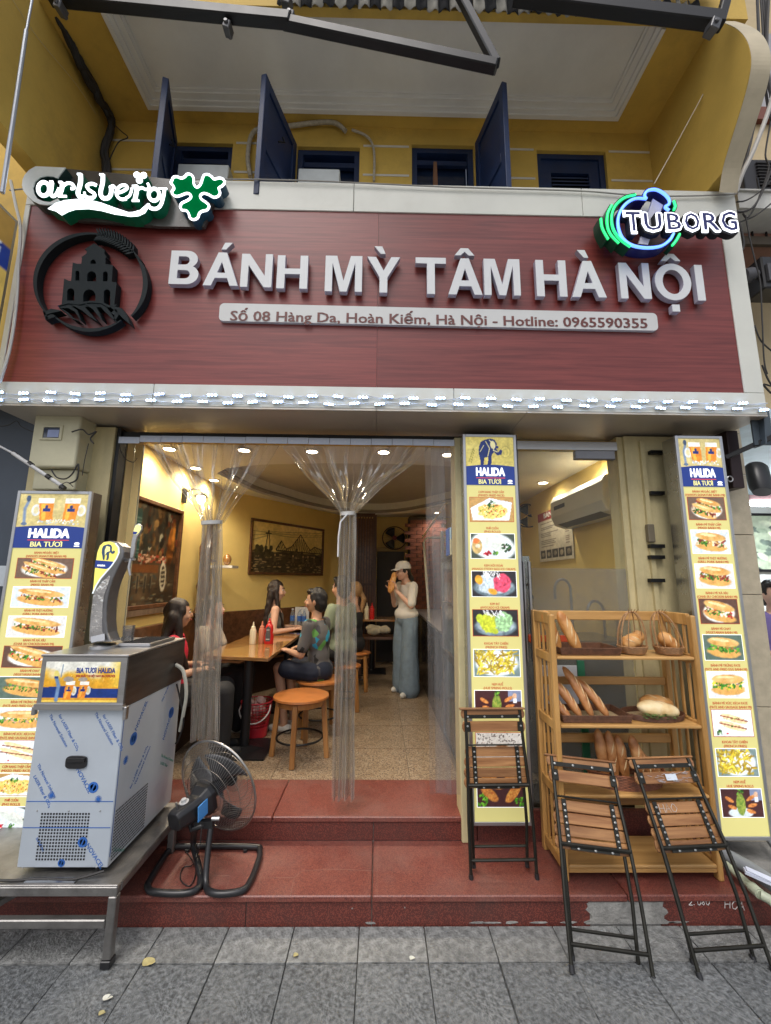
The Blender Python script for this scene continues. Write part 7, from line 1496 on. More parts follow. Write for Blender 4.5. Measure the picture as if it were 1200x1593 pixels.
def table(label, x0, x1, y0, y1, z, peds, sk=0.):
    t = thing('dining_table', label, 'table', ((x0+x1)/2, (y0+y1)/2, ZF), 'wooden tables with black pedestals'); b = MB(); b.prism([(x0, y0+sk, z-.03), (x1, y0, z-.03), (x1-.02, y1, z-.03), (x0, y1, z-.03)], (0, 0, .03)); build('top', b, M_tt, t, bevel=.004, seg=2)
    for px_, py_ in peds:
        b = MB(); b.tube([(px_, py_, ZF+.03), (px_, py_, z-.031)], .038, 14); pd = build('pedestal', b, M_ped, t, True); b = MB(); b.prism([(px_+sx*.22, py_+sy*.22, ZF+.001) for sx, sy in ((-1, -1), (1, -1), (1, 1), (-1, 1))], (0, 0, .012)); b.lathe([(.15, .012), (.06, .03), (.04, .035)], (px_, py_, ZF), None, 4, sx=1.2, sy=1.2); build('base_plate', b, M_ped, pd)
    return t
TZ1 = 1.011
table('nearest wooden table with squeeze bottles on it, beside the first stool', -1.50, -.905, 3.56, 5.2, TZ1, ((-1.10, 3.70), (-1.02, 4.85)), .12)
table('second wooden table with water bottles, in front of the long-haired woman', -1.42, -.72, 5.75, 6.75, TZ1, ((-1.05, 6.2),))
table('far wooden table at the back with squeeze bottles', -.45, .35, 6.45, 6.95, 1.06, ((-.1, 6.7),))
def bottle(name, label, c, prof, m, cap=None, mcap=None, group=None, lab=None, mlab=None, cat='bottle', seg=16):
    t = thing(name, label, cat, c, group); b = MB(); b.lathe(prof, c, None, seg); build('body', b, m, t, True)
    if cap: b = MB(); b.lathe(cap, c, None, seg); build('cap', b, mcap, t, True)
    if lab: b = MB(); b.lathe(lab, c, None, seg); build('label', b, mlab, t, True)
    return t
sq = [(.0001, 0), (.03, 0), (.031, .01), (.031, .125), (.026, .145), (.018, .15)]; cp = [(.022, .148), (.022, .165), (.010, .172), (.005, .215), (.0001, .216)]
M_mayo = mat('mayonnaise white', (.74, .68, .50), .35); M_pink = mat('pink sauce', (.62, .24, .15), .35); M_ketch = mat('ketchup red', (.62, .02, .02), .28)
pm = at(393, 1002, Z=TZ1); bottle('squeeze_bottle', 'white squeeze bottle on the nearest table, left of the red ones', V(pm.x, pm.y, TZ1+.001), sq, M_mayo, cp, M_mayo, 'squeeze bottles on the nearest table')
pm = at(406, 1001, Z=TZ1); bottle('squeeze_bottle', 'orange-pink squeeze bottle between the white one and the big red one', V(pm.x, pm.y+.02, TZ1+.001), sq, M_pink, cp, M_pink, 'squeeze bottles on the nearest table')
pm = at(419, 1001, Z=TZ1); c = V(pm.x, pm.y-.02, TZ1+.001); bottle('ketchup_bottle', 'big red ketchup bottle with a dark label on the nearest table', c, [(.0001, 0), (.044, 0), (.046, .012), (.046, .07), (.036, .105), (.042, .14), (.034, .18), (.018, .198)], M_ketch, [(.02, .198), (.02, .215), (.011, .222), (.006, .25), (.0001, .251)], M_ketch, 'squeeze bottles on the nearest table')
b = MB(); b.prism([c+V(x, -.0475, z) for x, z in ((-.022, .03), (.022, .03), (.026, .09), (.018, .12), (.024, .155), (0, .175), (-.024, .155), (-.018, .12), (-.026, .09))], (0, .006, 0)); lb = build('bottle_label', b, mat('dark grey label', (.09, .10, .11), .4), None); lb.parent = bpy.data.objects['ketchup_bottle']; lb.location = Vector(lb.location)-c
b = MB(); b.box(c.x-.018, c.x+.018, c.y-.049, c.y-.0476, c.z+.045, c.z+.053); b.box(c.x-.015, c.x+.015, c.y-.049, c.y-.0476, c.z+.135, c.z+.142); l2 = build('label_line', b, mat('label white', (.6, .6, .6), .5), None); l2.parent = bpy.data.objects['ketchup_bottle']; l2.location = Vector(l2.location)-c
M_water = plastic_film('water bottle', .22, (.85, .9, .95), .2, (.6, .66, .72), (6, 6, 6)); M_wl = mat('water label', (.05, .14, .45), .4); M_wc = mat('water cap', (.5, .55, .62), .4)
for k, (x, l) in enumerate(((455, 'water bottle standing left of the white card on the second table'), (466, 'water bottle in front of the white card, the left of the pair'), (473, 'water bottle in front of the white card, the right of the pair'))):
    yb = 5.95-.03*k; pm = at(x, 968, Y=yb); bottle('water_bottle', l, V(pm.x, yb, TZ1+.001), [(.0001, 0), (.032, 0), (.033, .14), (.03, .16), (.014, .205), (.013, .215)], M_water, [(.015, .215), (.015, .235), (.0001, .236)], M_wc, 'water bottles on the second table', [(.0335, .07), (.0335, .14)], M_wl)
pm = at(470, 955, Y=6.1); b = MB(); b.box(pm.x-.10, pm.x+.10, 6.1, 6.11, TZ1+.001, TZ1+.25); tag(build('menu_card', b, mat('white card', (.55, .55, .56), .5)), 'white menu card standing behind the water bottles', 'menu card')
pm = at(484, 960, Y=5.95); bottle('sauce_jar', 'cream jar at the right end of the second table, by the boy', V(pm.x, 5.9, TZ1+.001), [(.0001, 0), (.03, 0), (.03, .09), (.0001, .1)], M_mayo, cat='jar')
for k, (x, m, l) in enumerate(((571, M_mayo, 'cream squeeze bottle on the far table'), (579, M_ketch, 'red squeeze bottle on the far table'))): pm = at(x, 955, Y=6.55); bottle('squeeze_bottle', l, V(pm.x, 6.52, 1.061), [(r_*1.15, z*1.15) for r_, z in sq], m, [(r_*1.15, z*1.15) for r_, z in cp], m, 'squeeze bottles on the far table')
# stools
def stool(label, x, y, h=.48, rz=0., q=1.3):
    t = thing('wooden_stool', label, 'stool', (x, y, ZF), 'round wooden stools'); z = ZF+h
    b = MB(); b.lathe([(.0001, -.02), (.155*q, -.02), (.172*q, -.008), (.17*q, .006), (.14*q, .017), (.0001, .024)], (x, y, z-.02), None, 32); build('seat', b, M_seat, t, True); b = MB(); b.lathe([(.135*q, -.06), (.145*q, -.06), (.15*q, -.021), (.135*q, -.021)], (x, y, z-.02), None, 28); build('apron', b, M_stl, t, True)
    for k in range(4): a_ = rz+pi/4+k*pi/2; b = MB(); b.bar((x+.14*q*cos(a_), y+.14*q*sin(a_), z-.045), (x+.17*q*cos(a_), y+.17*q*sin(a_), ZF), .038, .038, (cos(a_), sin(a_), 0)); build('leg', b, M_stl, t, bevel=.004)
    b = MB(); b.tube([(x+.14*q*cos(2*pi*k/30), y+.14*q*sin(2*pi*k/30), ZF+.15) for k in range(30)], .008, 8, closed=True); build('foot_ring', b, M_black, t, True); return t
stool('nearest round wooden stool, empty, with an orange-brown seat', -.62, 3.56, .48, radians(42)); stool('round wooden stool the boy in the patterned shirt sits on', -.55, 4.12, .48, .3); stool('round wooden stool under the person in sage green', -.36, 4.78, .48, .2, 1.); stool('round wooden stool under the fair-haired woman in black', -.27, 5.6, .48, 0, 1.)
# waste basket
wbp = at(393, 1150, Z=ZF); wb = thing('waste_basket', 'red plastic mesh basket with a white handle under the nearest table', 'waste basket', (wbp.x, wbp.y+.1, ZF)); wc = V(wbp.x, wbp.y+.08, ZF)
b = MB(); b.lathe([(.0001, .005), (.10, .005), (.108, .09)], wc, None, 28); build('bottom', b, mat('red plastic', (.50, .02, .035), .4), wb, True)
b = MB()
for k in range(28): a_ = 2*pi*k/28; b.tube([wc+V(.107*cos(a_), .107*sin(a_), .085), wc+V(.137*cos(a_), .137*sin(a_), .30)], .003, 4, caps=False)
for j in range(9): rr = .107+.03*j/8; b.tube([wc+V(rr*cos(2*pi*k/28), rr*sin(2*pi*k/28), .085+.215*j/8) for k in range(28)], .003 if j < 8 else .007, 5, closed=True)
build('mesh_wall', b, mat('red plastic'), wb); b = MB(); b.tube([wc+V(-.13, -.03, .27)]+[wc+V(-.14*cos(a_), -.05-.08*sin(a_), .27-.13*sin(a_)) for a_ in [pi*k/12 for k in range(1, 12)]]+[wc+V(.13, -.03, .27)], .006, 8); build('handle', b, mat('white plastic', (.65, .64, .62), .4), wb, True)
b = MB(); r_ = random.Random(8)
for k in range(9): b.sphere(wc+V(r_.uniform(-.07, .07), r_.uniform(-.07, .07), r_.uniform(.2, .3)), (r_.uniform(.03, .05), r_.uniform(.03, .05), .03), 7, 5, Euler((r_.random()*3, r_.random()*3, 0)).to_matrix())
o = build('crumpled_paper', b, mat('crumpled paper', (.5, .32, .3), .7, var=.4, vscale=10), wb); o['kind'] = 'stuff'

# ================================================================== PEOPLE
M_skin = mat('skin warm', (.50, .28, .18), .5, var=.06, vscale=8); M_skin2 = mat('skin fair', (.60, .36, .26), .5, var=.06, vscale=8); M_hair = mat('black hair', (.008, .006, .006), .45, var=.5, vscale=60, bump=.5, bscale=90, stretch=(5, 5, .6)); M_hairb = mat('brown hair', (.016, .008, .006), .45, var=.5, vscale=50, bump=.5, bscale=90, stretch=(5, 5, .6)); M_fair = mat('fair hair', (.30, .17, .07), .45, var=.4, vscale=50, bump=.5, stretch=(5, 5, .6))
TMP = bpy.data.scenes.new('workbench')
def vox(b, m, parent, name, size, smooth=2, disp=None):
    """one continuous skin from overlapping shapes"""
    o0 = ORG[parent.name]; me = b.mesh(name, m, False, o0); o = bpy.data.objects.new(name, me); TMP.collection.objects.link(o)
    md = o.modifiers.new('r', 'REMESH'); md.mode = 'VOXEL'; md.voxel_size = size; md.use_smooth_shade = True
    if smooth: ms = o.modifiers.new('s', 'SMOOTH'); ms.factor = .6; ms.iterations = smooth
    
    with bpy.context.temp_override(scene=TMP, view_layer=TMP.view_layers[0]):
        dg = bpy.context.evaluated_depsgraph_get(); ev = o.evaluated_get(dg); m2 = bpy.data.meshes.new_from_object(ev)
    m2 = m2; TMP.collection.objects.unlink(o); COL.objects.link(o); o.modifiers.clear(); o.data = m2; bpy.data.meshes.remove(me)
    m2.name = name; m2.materials.clear(); m2.materials.append(m)
    m2.polygons.foreach_set('use_smooth', [True]*len(m2.polygons))
    if disp:
        n_ = len(m2.vertices); co = np.zeros(n_*3); no = np.zeros(n_*3); m2.vertices.foreach_get('co', co); m2.vertex_normals.foreach_get('vector', no); co = co.reshape(-1, 3); no = no.reshape(-1, 3)
        k_ = np.sin(co[:, 0]*disp[1]+co[:, 2]*disp[1]*.3)*.5+np.sin(co[:, 1]*disp[1]*1.1+co[:, 2]*disp[1]*.5+1)*.5; m2.vertices.foreach_set('co', (co+no*(k_*disp[0])[:, None]).ravel())
    o.parent = parent; ORG[o.name] = o0.copy(); return o
def hand(b, w_, d, up, s=1., curl=.5):
    """palm, four unequal bent fingers and a thumb"""
    d = Vector(d).normalized(); up = Vector(up); up = (up-d*up.dot(d)).normalized(); sd_ = d.cross(up)
    b.sphere(w_+d*.045*s, (.042*s, .018*s, .050*s), 10, 7, Matrix((sd_, up, d)).transposed())
    for k, L in enumerate((.058, .068, .064, .050)):
        r0 = w_+d*.082*s+sd_*(.03-.020*k)*s; m1 = r0+(d*(1-.4*curl)-up*curl*.5).normalized()*L*.5*s; t1_ = m1+(d*(1-curl)-up*(.4+curl)).normalized()*L*.5*s; b.cap(r0, .0095*s, m1, .0088*s, 7); b.cap(m1, .0088*s, t1_, .0078*s, 7)
    r0 = w_+d*.025*s+sd_*.036*s; m1 = r0+(d*.6+sd_*.7-up*.2).normalized()*.036*s; b.cap(r0, .0125*s, m1, .0105*s, 7); b.cap(m1, .0105*s, m1+(d*.8+sd_*.1-up*.5).normalized()*.03*s, .009*s, 7)
def person(label, loc, rz, J, skin, top=None, bottom=None, shoes=None, hair=None, style='long', s=1., cap=None, vx=.0095, sleeve=.55, legs='long', group=None, strap=False, flare=1.0):
    """J: joints in the person's own frame (x right, y forward, z up from the floor)"""
    R = Matrix.Rotation(rz, 3, 'Z'); L0 = Vector(loc); W = lambda p: L0+R@(Vector(p)*s); t = thing('person', label, 'person', loc, group)
    j = {k: W(v) for k, v in J.items()}; fwd = R@V(0, 1, 0); rt = R@V(1, 0, 0); hd = R@(Vector(J.get('look', (0, 1, 0)))).normalized(); hu = (R@Vector(J.get('hup', (0, 0, 1)))); hu = (hu-hd*hu.dot(hd)).normalized(); hr = hd.cross(hu)
    H = Matrix((hr, hd, hu)).transposed(); hc = j['head']; E_ = lambda x, y, z: hc+H@(V(x, y, z)*s)
    b = MB(); B3 = Matrix((rt, fwd, V(0, 0, 1))).transposed()
    b.sphere(hc, (.072*s, .090*s, .112*s), 18, 12, H); b.sphere(E_(0, .028, -.055), (.05*s, .055*s, .055*s), 12, 8, H); b.sphere(E_(0, .055, -.088), (.024*s, .022*s, .02*s), 10, 7, H)
    b.cap(E_(0, .088, .012), .007*s, E_(0, .108, -.022), .013*s, 8); b.sphere(E_(0, .086, -.056), (.024*s, .012*s, .011*s), 8, 6, H)
    for q in (-1, 1): b.sphere(E_(q*.073, -.004, -.01), (.010*s, .02*s, .03*s), 8, 6, H); b.sphere(E_(q*.04, .07, -.03), (.022*s, .02*s, .024*s), 8, 6, H)
    b.cap(j['neck'], .052*s, hc-hu*.06*s-hd*.012*s, .046*s)
    ch_ = j['chest']; pv = j['pelvis']; up_ = (j['neck']-pv).normalized(); T = Matrix((rt, up_.cross(rt), up_)).transposed()
    def torso(b, g=1.):
        b.sphere(ch_, (.145*s*g, .098*s*g, .16*s*g), 16, 10, T); b.sphere(pv*.5+ch_*.5-up_*.02, (.118*s*g, .09*s*g, .15*s*g), 14, 10, T); b.sphere(pv, (.15*s*g, .11*s*g, .11*s*g), 16, 10, T); b.cap(j['shL'], .05*s*g, j['shR'], .05*s*g)
    torso(b)
    for q in 'LR':
        b.cap(j['sh'+q], .048*s, j['el'+q], .036*s); b.cap(j['el'+q], .036*s, j['wr'+q], .024*s); hand(b, j['wr'+q], j['wr'+q]-j['el'+q] if 'hd'+q not in J else R@Vector(J['hd'+q]), V(0, 0, 1) if q == 'L' else V(0, .1, 1), s)
        b.cap(j['hip'+q], .08*s, j['kn'+q], .055*s); b.cap(j['kn'+q], .053*s, j['an'+q], .034*s); ft = R@Vector(J.get('toe'+q, (0, 1, 0))); b.cap(j['an'+q]-V(0, 0, .03*s), .032*s, j['an'+q]+ft*.13*s-V(0, 0, .052*s), .026*s)
    body = vox(b, skin, t, 'body', vx*s, 2)
    # face
    M_eye = mat('eye white', (.6, .58, .55), .3); M_iris = mat('iris', (.02, .012, .01), .2); M_lip = mat('lips', (.42, .10, .08), .4); M_brow = mat('brow', (.02, .014, .01), .7)
    for q in (-1, 1):
        b = MB(); b.sphere(E_(q*.031, .079, .008), (.013*s, .008*s, .0075*s), 8, 6, H); eo = build('eye', b, M_eye, t, True); b = MB(); b.sphere(E_(q*.031, .0865, .008), (.006*s, .003*s, .006*s), 8, 5, H); build('iris', b, M_iris, eo, True); b = MB(); b.tube([E_(q*.016, .087, .028), E_(q*.032, .088, .033), E_(q*.05, .076, .028)], .0032*s, 5); build('eyebrow', b, M_brow, t)
    b = MB(); b.sphere(E_(0, .098, -.055), (.021*s, .006*s, .0075*s), 10, 6, H); build('mouth', b, M_lip, t, True)
    # hair
    if hair is not None:
        b = MB(); b.sphere(E_(0, -.018, .022), (.083*s, .098*s, .108*s), 18, 12, H)
        if style == 'short': b.sphere(E_(0, -.045, -.03), (.078*s, .068*s, .085*s), 14, 10, H); b.sphere(E_(0, .045, .085), (.066*s, .045*s, .03*s), 12, 8, H)
        if style in ('long', 'wavy'):
            bk = j['chest']-T@V(0, .06*s, 0)
            for q in (-1, -.5, 0, .5, 1): b.cap(E_(q*.062, -.05, -.02), .045*s, bk+rt*(q*.085*s)-fwd*.055*s+V(0, 0, -.06*s-.05*s*abs(q)), .028*s, 9)
            for q in (-1, 1): b.cap(E_(q*.07, .005, .02), .026*s, j['sh'+('R' if q > 0 else 'L')]-V(0, 0, .05*s)+fwd*.035*s-rt*q*.06*s, .03*s, 9); b.cap(j['sh'+('R' if q > 0 else 'L')]-V(0, 0, .04*s)+fwd*.04*s-rt*q*.06*s, .03*s, j['chest']+rt*q*.08*s+fwd*.11*s-V(0, 0, .10*s), .014*s, 9)
        if style == 'pony': b.cap(E_(0, -.10, -.02), .028*s, E_(0, -.13, -.10), .036*s); b.cap(E_(0, -.13, -.10), .036*s, E_(0, -.105, -.25), .018*s)
        o = vox(b, hair, t, 'hair', .009*s, 1, (.004 if style != 'wavy' else .009, 120 if style != 'wavy' else 60))
        # open the hair over the face
        bmh = bmesh.new(); bmh.from_mesh(o.data); o0 = ORG[o.name]; dl = []; Hi = H.inverted()
        for v in bmh.verts:
            q = Hi@((v.co+o0)-hc)/s
            if q.y > .045 and q.z < .055 and abs(q.x) < .066 and q.z > -.16: dl.append(v)
        bmesh.ops.delete(bmh, geom=dl, context='VERTS'); bmh.to_mesh(o.data); bmh.free()
    if top is not None:
        b = MB(); torso(b, 1.09); b.sphere(pv+up_*(.045*s), (.178*s, .142*s, .10*s), 16, 10, T) if legs == 'long' else None
        if sleeve > 0:
            for q in 'LR': b.cap(j['sh'+q], .062*s, j['sh'+q].lerp(j['el'+q], min(1, sleeve)), .056*s)
            if sleeve > 1:
                for q in 'LR': b.cap(j['el'+q], .048*s, j['el'+q].lerp(j['wr'+q], sleeve-1), .042*s)
            b.cap(j['neck']-up_*.035*s, .075*s, j['neck']-up_*.01*s, .06*s)
        o = vox(b, top, t, 'top', .011*s, 3, (.0035, 42))
        bmh = bmesh.new(); bmh.from_mesh(o.data); o0 = ORG[o.name]; lim = (j['neck']-o0); cutz = -.02 if sleeve > 0 else -.085
        dl = [v for v in bmh.verts if (v.co-lim).dot(up_) > cutz*s and (((v.co-lim)-up_*((v.co-lim).dot(up_))).length < (.07 if sleeve > 0 else .30)*s)]
        bmesh.ops.delete(bmh, geom=dl, context='VERTS'); bmh.to_mesh(o.data); bmh.free()
    if bottom is not None:
        b = MB(); b.sphere(pv, (.165*s, .125*s, .12*s), 16, 10, T)
        for q in 'LR':
            b.cap(j['hip'+q], .098*s, j['kn'+q] if legs == 'long' else j['hip'+q].lerp(j['kn'+q], .78), .082*s*flare**.5)
            if legs == 'long': b.cap(j['kn'+q], .080*s*flare**.5, j['an'+q]+V(0, 0, .0), .075*s*flare)
        vox(b, bottom, t, 'trousers' if legs == 'long' else 'shorts', .012*s, 3, (.005, 34))
    if shoes is not None:
        for q in 'LR':
            ft = R@Vector(J.get('toe'+q, (0, 1, 0))); a_ = j['an'+q]; b = MB(); b.cap(a_-V(0, 0, .045*s)-ft*.04*s, .04*s, a_+ft*.13*s-V(0, 0, .052*s), .034*s); zmin = (L0.z+.001)
            b.v = [(x, y, max(z, zmin)) for x, y, z in b.v]; vox(b, shoes, t, 'shoe', .008*s, 1)
    if cap is not None:
        b = MB(); prof = [(.094, .0), (.093, .02), (.088, .05), (.07, .08), (.04, .098), (.0001, .104)]; b.lathe([(r_*s, z*s) for r_, z in prof], E_(0, -.008, .035), H, 22, sy=1.12); cp_ = build('cap', b, cap, t, True)
        b = MB(); b.grid(lambda u, v: E_((u-.5)*.15*(1-.25*v*v), .085+.085*v*(1-(u-.5)**2*1.6), .045-.018*v-.03*(2*u-1)**2*.5), 10, 6); build('visor', b, cap, cp_, True, solid=.004)
    return t, j, E_, H
def sit(knx=.1, lean=0., armf=.25, armz=-.24, hz=.50, ty=.42, head=(0, .0), spread=.09, anky=.40, look=(0, 1, 0), el=(.23, .02), ankz=.07):
    z = hz+.09; ln = lean; J = dict(pelvis=(0, 0, z), chest=(0, ln*.3, z+.30), neck=(0, ln*.5, z+.475), head=(head[0], ln*.65+head[1], z+.64), shL=(-.155, ln*.42, z+.42), shR=(.155, ln*.42, z+.42), hipL=(-spread, .02, z), hipR=(spread, .02, z), knL=(-spread-.01, ty, z+.01), knR=(spread+.01, ty, z+.01), anL=(-spread, anky, ankz+.01), anR=(spread, anky+.02, ankz+.01))
    for q, sg_ in (('L', -1), ('R', 1)): J['el'+q] = (sg_*el[0], ln*.42+el[1], z+.42+armz); J['wr'+q] = (sg_*.14, ln*.42+armf, z+.42+armz+.02)
    J['look'] = look; return J
M_red_top = mat('crimson top', (.50, .01, .04), .7, var=.1); M_denim = mat('grey blue denim', (.16, .215, .27), .8, var=.22, vscale=9, bump=.2, bscale=200); M_tee = mat('white polo', (.60, .57, .52), .75, var=.05, bump=.1); M_blk = mat('black cloth', (.015, .015, .017), .8, var=.2); M_navyc = mat('navy shorts cloth', (.012, .017, .035), .8, var=.2); M_sage = mat('sage green cloth', (.22, .26, .18), .8, var=.08); M_creamc = mat('cream blouse', (.50, .44, .36), .75); M_wshoe = mat('white shoe', (.62, .6, .55), .6); M_grt = mat('grey strappy top', (.14, .14, .13), .8, var=.4, vscale=30)
FR = -pi/2  # facing +X
# 1 woman in crimson, on the bench
person('seated woman in a crimson top with wavy dark hair, left of the first curtain bundle', (-1.66, 3.50, ZF), FR+.35, sit(hz=.40, look=(-.2, .9, 0), el=(.22, .06), armf=.2, lean=.03), M_skin, M_red_top, M_blk, M_blk, M_hairb, 'wavy', .98, vx=.012, sleeve=.3)
# 2 person half hidden by the bundle
person('seated person in a cream blouse, mostly hidden by the first curtain bundle', (-1.70, 4.18, ZF), FR, sit(hz=.40, lean=.12, el=(.22, .1), armf=.34), M_skin2, M_creamc, M_blk, M_wshoe, M_hairb, 'pony', .98, vx=.012, sleeve=.6)
# 3 long haired woman by the second table
person('seated woman with very long dark hair and bare arms, under the bridge picture', (-1.27, 5.18, ZF), FR+.25, sit(hz=.50, look=(.18, .9, -.05), el=(.24, -.02), armf=.22, lean=.02), M_skin2, M_grt, M_blk, M_blk, M_hairb, 'long', 1.02, vx=.011, sleeve=0)
# 4 boy, patterned shirt
m = mat('patterned shirt', (.12, .115, .11), .8, var=.2); n_, l_ = m.node_tree.nodes, m.node_tree.links; bs_ = n_['Principled BSDF']; tc = n_.new('ShaderNodeTexCoord'); vo = n_.new('ShaderNodeTexVoronoi'); vo.inputs['Scale'].default_value = 16; l_.new(tc.outputs['Object'], vo.inputs['Vector']); sp_ = n_.new('ShaderNodeSeparateColor'); l_.new(vo.outputs['Color'], sp_.inputs[0]); cr = n_.new('ShaderNodeValToRGB'); cr.color_ramp.interpolation = 'CONSTANT'; e_ = cr.color_ramp.elements; e_[0].color = (.11, .105, .105, 1); e_[1].position = .50; e_[1].color = (.02, .02, .02, 1)
for p_, c_ in ((.60, (.12, .34, .08)), (.70, (.11, .105, .105)), (.80, (.03, .30, .48)), (.88, (.45, .43, .42)), (.93, (.05, .05, .06))): q = e_.new(p_); q.color = tuple(c_)+(1,)
l_.new(sp_.outputs[0], cr.inputs[0]); l_.new(cr.outputs[0], bs_.inputs['Base Color'])
Jb = sit(hz=.46, lean=.10, el=(.20, .05), armf=.22, armz=-.26, ty=.38, anky=.30, look=(-.25, .95, 0)); Jb['hdR'] = (-.6, .6, 0)
person('boy in a grey shirt with green and blue patterns, sitting with his back turned', (-.55, 4.08, ZF), pi/2-.35, Jb, M_skin, m, M_navyc, M_wshoe, M_hair, 'short', 1.0, vx=.0095, sleeve=.75, legs='short')
# 5 sage green
person('seated person in sage green with short black hair, behind the second curtain bundle', (-.40, 4.74, ZF), pi/2-.6, sit(hz=.49, lean=.05), M_skin, M_sage, M_blk, M_blk, M_hair, 'short', 1.07, vx=.012, sleeve=.7)
# 6 fair-haired woman in black
person('fair-haired woman in a black strapless dress sitting behind the second curtain bundle', (-.30, 5.60, ZF), pi/2-.1, sit(hz=.46, lean=.05, anky=.22, ankz=.10), M_skin2, M_blk, M_blk, M_blk, M_fair, 'pony', 1.04, vx=.012, sleeve=0, legs='short')
# 7 standing woman eating
J7 = dict(pelvis=(0, 0, .90), chest=(0, -.01, 1.17), neck=(0, .0, 1.335), head=(0, .055, 1.475), shL=(-.15, .0, 1.29), shR=(.15, .0, 1.29), elL=(-.19, .06, 1.05), elR=(.19, .05, 1.05), wrL=(-.05, .19, 1.24), wrR=(.06, .18, 1.24), hipL=(-.085, 0, .88), hipR=(.085, 0, .88), knL=(-.10, .02, .48), knR=(.10, .01, .48), anL=(-.13, .05, .085), anR=(.10, -.02, .085), look=(0, 1, -.05), hdL=(.05, .25, 1), hdR=(-.05, .25, 1), toeL=(-.3, .95, 0), toeR=(.1, 1, 0))
t7, j7, E7, H7 = person('standing woman in a white cap, white polo and wide jeans eating a long sandwich', (.355, 5.45, ZF), pi/2+.55, J7, M_skin2, M_tee, M_denim, M_wshoe, M_hair, 'pony', 1.02, cap=mat('white cap', (.62, .60, .57), .7), sleeve=.85, flare=1.75)
b = MB()
for q in (-1, 1): b.tube([E7(q*.031+.022*cos(2*pi*k/16), .097, .006+.018*sin(2*pi*k/16)) for k in range(16)], .0016, 5, closed=True); b.tube([E7(q*.053, .096, .008), E7(q*.074, .02, .0)], .0014, 5)
b.tube([E7(-.01, .1, .008), E7(.01, .1, .008)], .0014, 5); build('spectacles', b, M_black, t7)
c0 = E7(0, .125, -.06); R7 = Matrix.Rotation(pi/2+.55, 3, 'Z')
loaf('long sandwich held up to the mouth of the standing woman', c0+R7@V(-.03, .09, -.21), c0+R7@V(.0, .0, .06), .048, M_cr1, .8, 1, None, up=R7@V(0, 1, .3), scar=False); loaf('second half of the sandwich held by the standing woman', c0+R7@V(.05, .06, -.20), c0+R7@V(.02, -.02, .05), .04, M_cr1, .8, 1, None, up=R7@V(0, 1, .3), scar=False)
# bag on a stool at the back
bg_ = at(590, 985, Y=6.2); bs2 = thing('low_bench', 'dark low bench with a bag on it, at the end of the aisle', 'bench', (bg_.x, 6.2, ZF)); b = MB(); b.box(bg_.x-.35, bg_.x+.45, 6.05, 6.35, bg_.z-.07, bg_.z-.035); build('seat', b, M_wd, bs2)
for sx in (-.28, .38): b = MB(); b.box(bg_.x+sx-.03, bg_.x+sx+.03, 6.1, 6.3, ZF, bg_.z-.071); build('leg', b, M_wd, bs2)
bt = thing('handbag', 'slouchy cream cloth bag lying on the low bench', 'bag', (bg_.x, 6.2, bg_.z)); b = MB(); r_ = random.Random(4)
for k in range(7): b.sphere((bg_.x+r_.uniform(-.12, .12), 6.17+r_.uniform(-.04, .04), bg_.z+.03+r_.uniform(-.02, .05)), (r_.uniform(.06, .10), .07, .05), 10, 7)
vox(b, mat('cream canvas', (.42, .37, .27), .85, var=.2, vscale=8), bt, 'cloth', .012, 2, (.006, 60))

# ================================================================== NEIGHBOURS
# left neighbour: slate-blue shutter wall, projecting lightbox
b = MB(); b.box(-6, -2.345, 2.95, 3.05, -.1, 2.9); struct('neighbour_wall_left', b, mat('slate blue wall', (.045, .06, .085), .55, var=.12, vscale=3))
b = MB(); b.box(-6, -2.41, 2.6, 3.1, 2.9, 6.5); struct('neighbour_upper_wall_left', b, M_yelup)
pj = thing('projecting_lightbox', 'projecting menu lightbox at the far left edge beside the shop sign', 'lightbox', (-2.52, 2.2, 2.7)); q0 = at(30, 345, X=-2.47); 
b = MB(); b.box(-2.60, -2.475, q0.y-.55, q0.y, 2.75, q0.z); build('case', b, M_alu, pj); p = Pic(.55/(q0.z-2.79), 60, (190, 165, 90), 6); p.rect(0, 9, .7, .82, (20, 50, 130)); p.rect(0, 9, .82, 1, (150, 120, 60)); 
random.seed(2)
for k in range(20): p.line([(random.random()*.4, .72+random.random()*.1), (random.random()*.4, .74+random.random()*.08)], .008, (210, 220, 230))
p.ell(.15, .9, .09, .06, 0, (220, 130, 50)); p.ell(.15, .95, .09, .02, 0, (240, 240, 230)); p.rect(.05, .35, .45, .62, (130, 80, 50))
print_obj('printed_face', p, V(-2.4735, q0.y-.53, 2.79), V(0, .51, 0), V(0, 0, q0.z-2.81), M_pr, pj)
b = MB(); pa_, pb_ = at(-6, 880, Y=2.90), at(9, 912, Y=2.90); b.box(pa_.x, pb_.x, 2.90, 2.905, pb_.z, pa_.z); o = build('notice', b, mat('pale notice', (.45, .5, .55), .5)); tag(o, 'small pale notice on the slate blue wall at the left edge', 'notice')
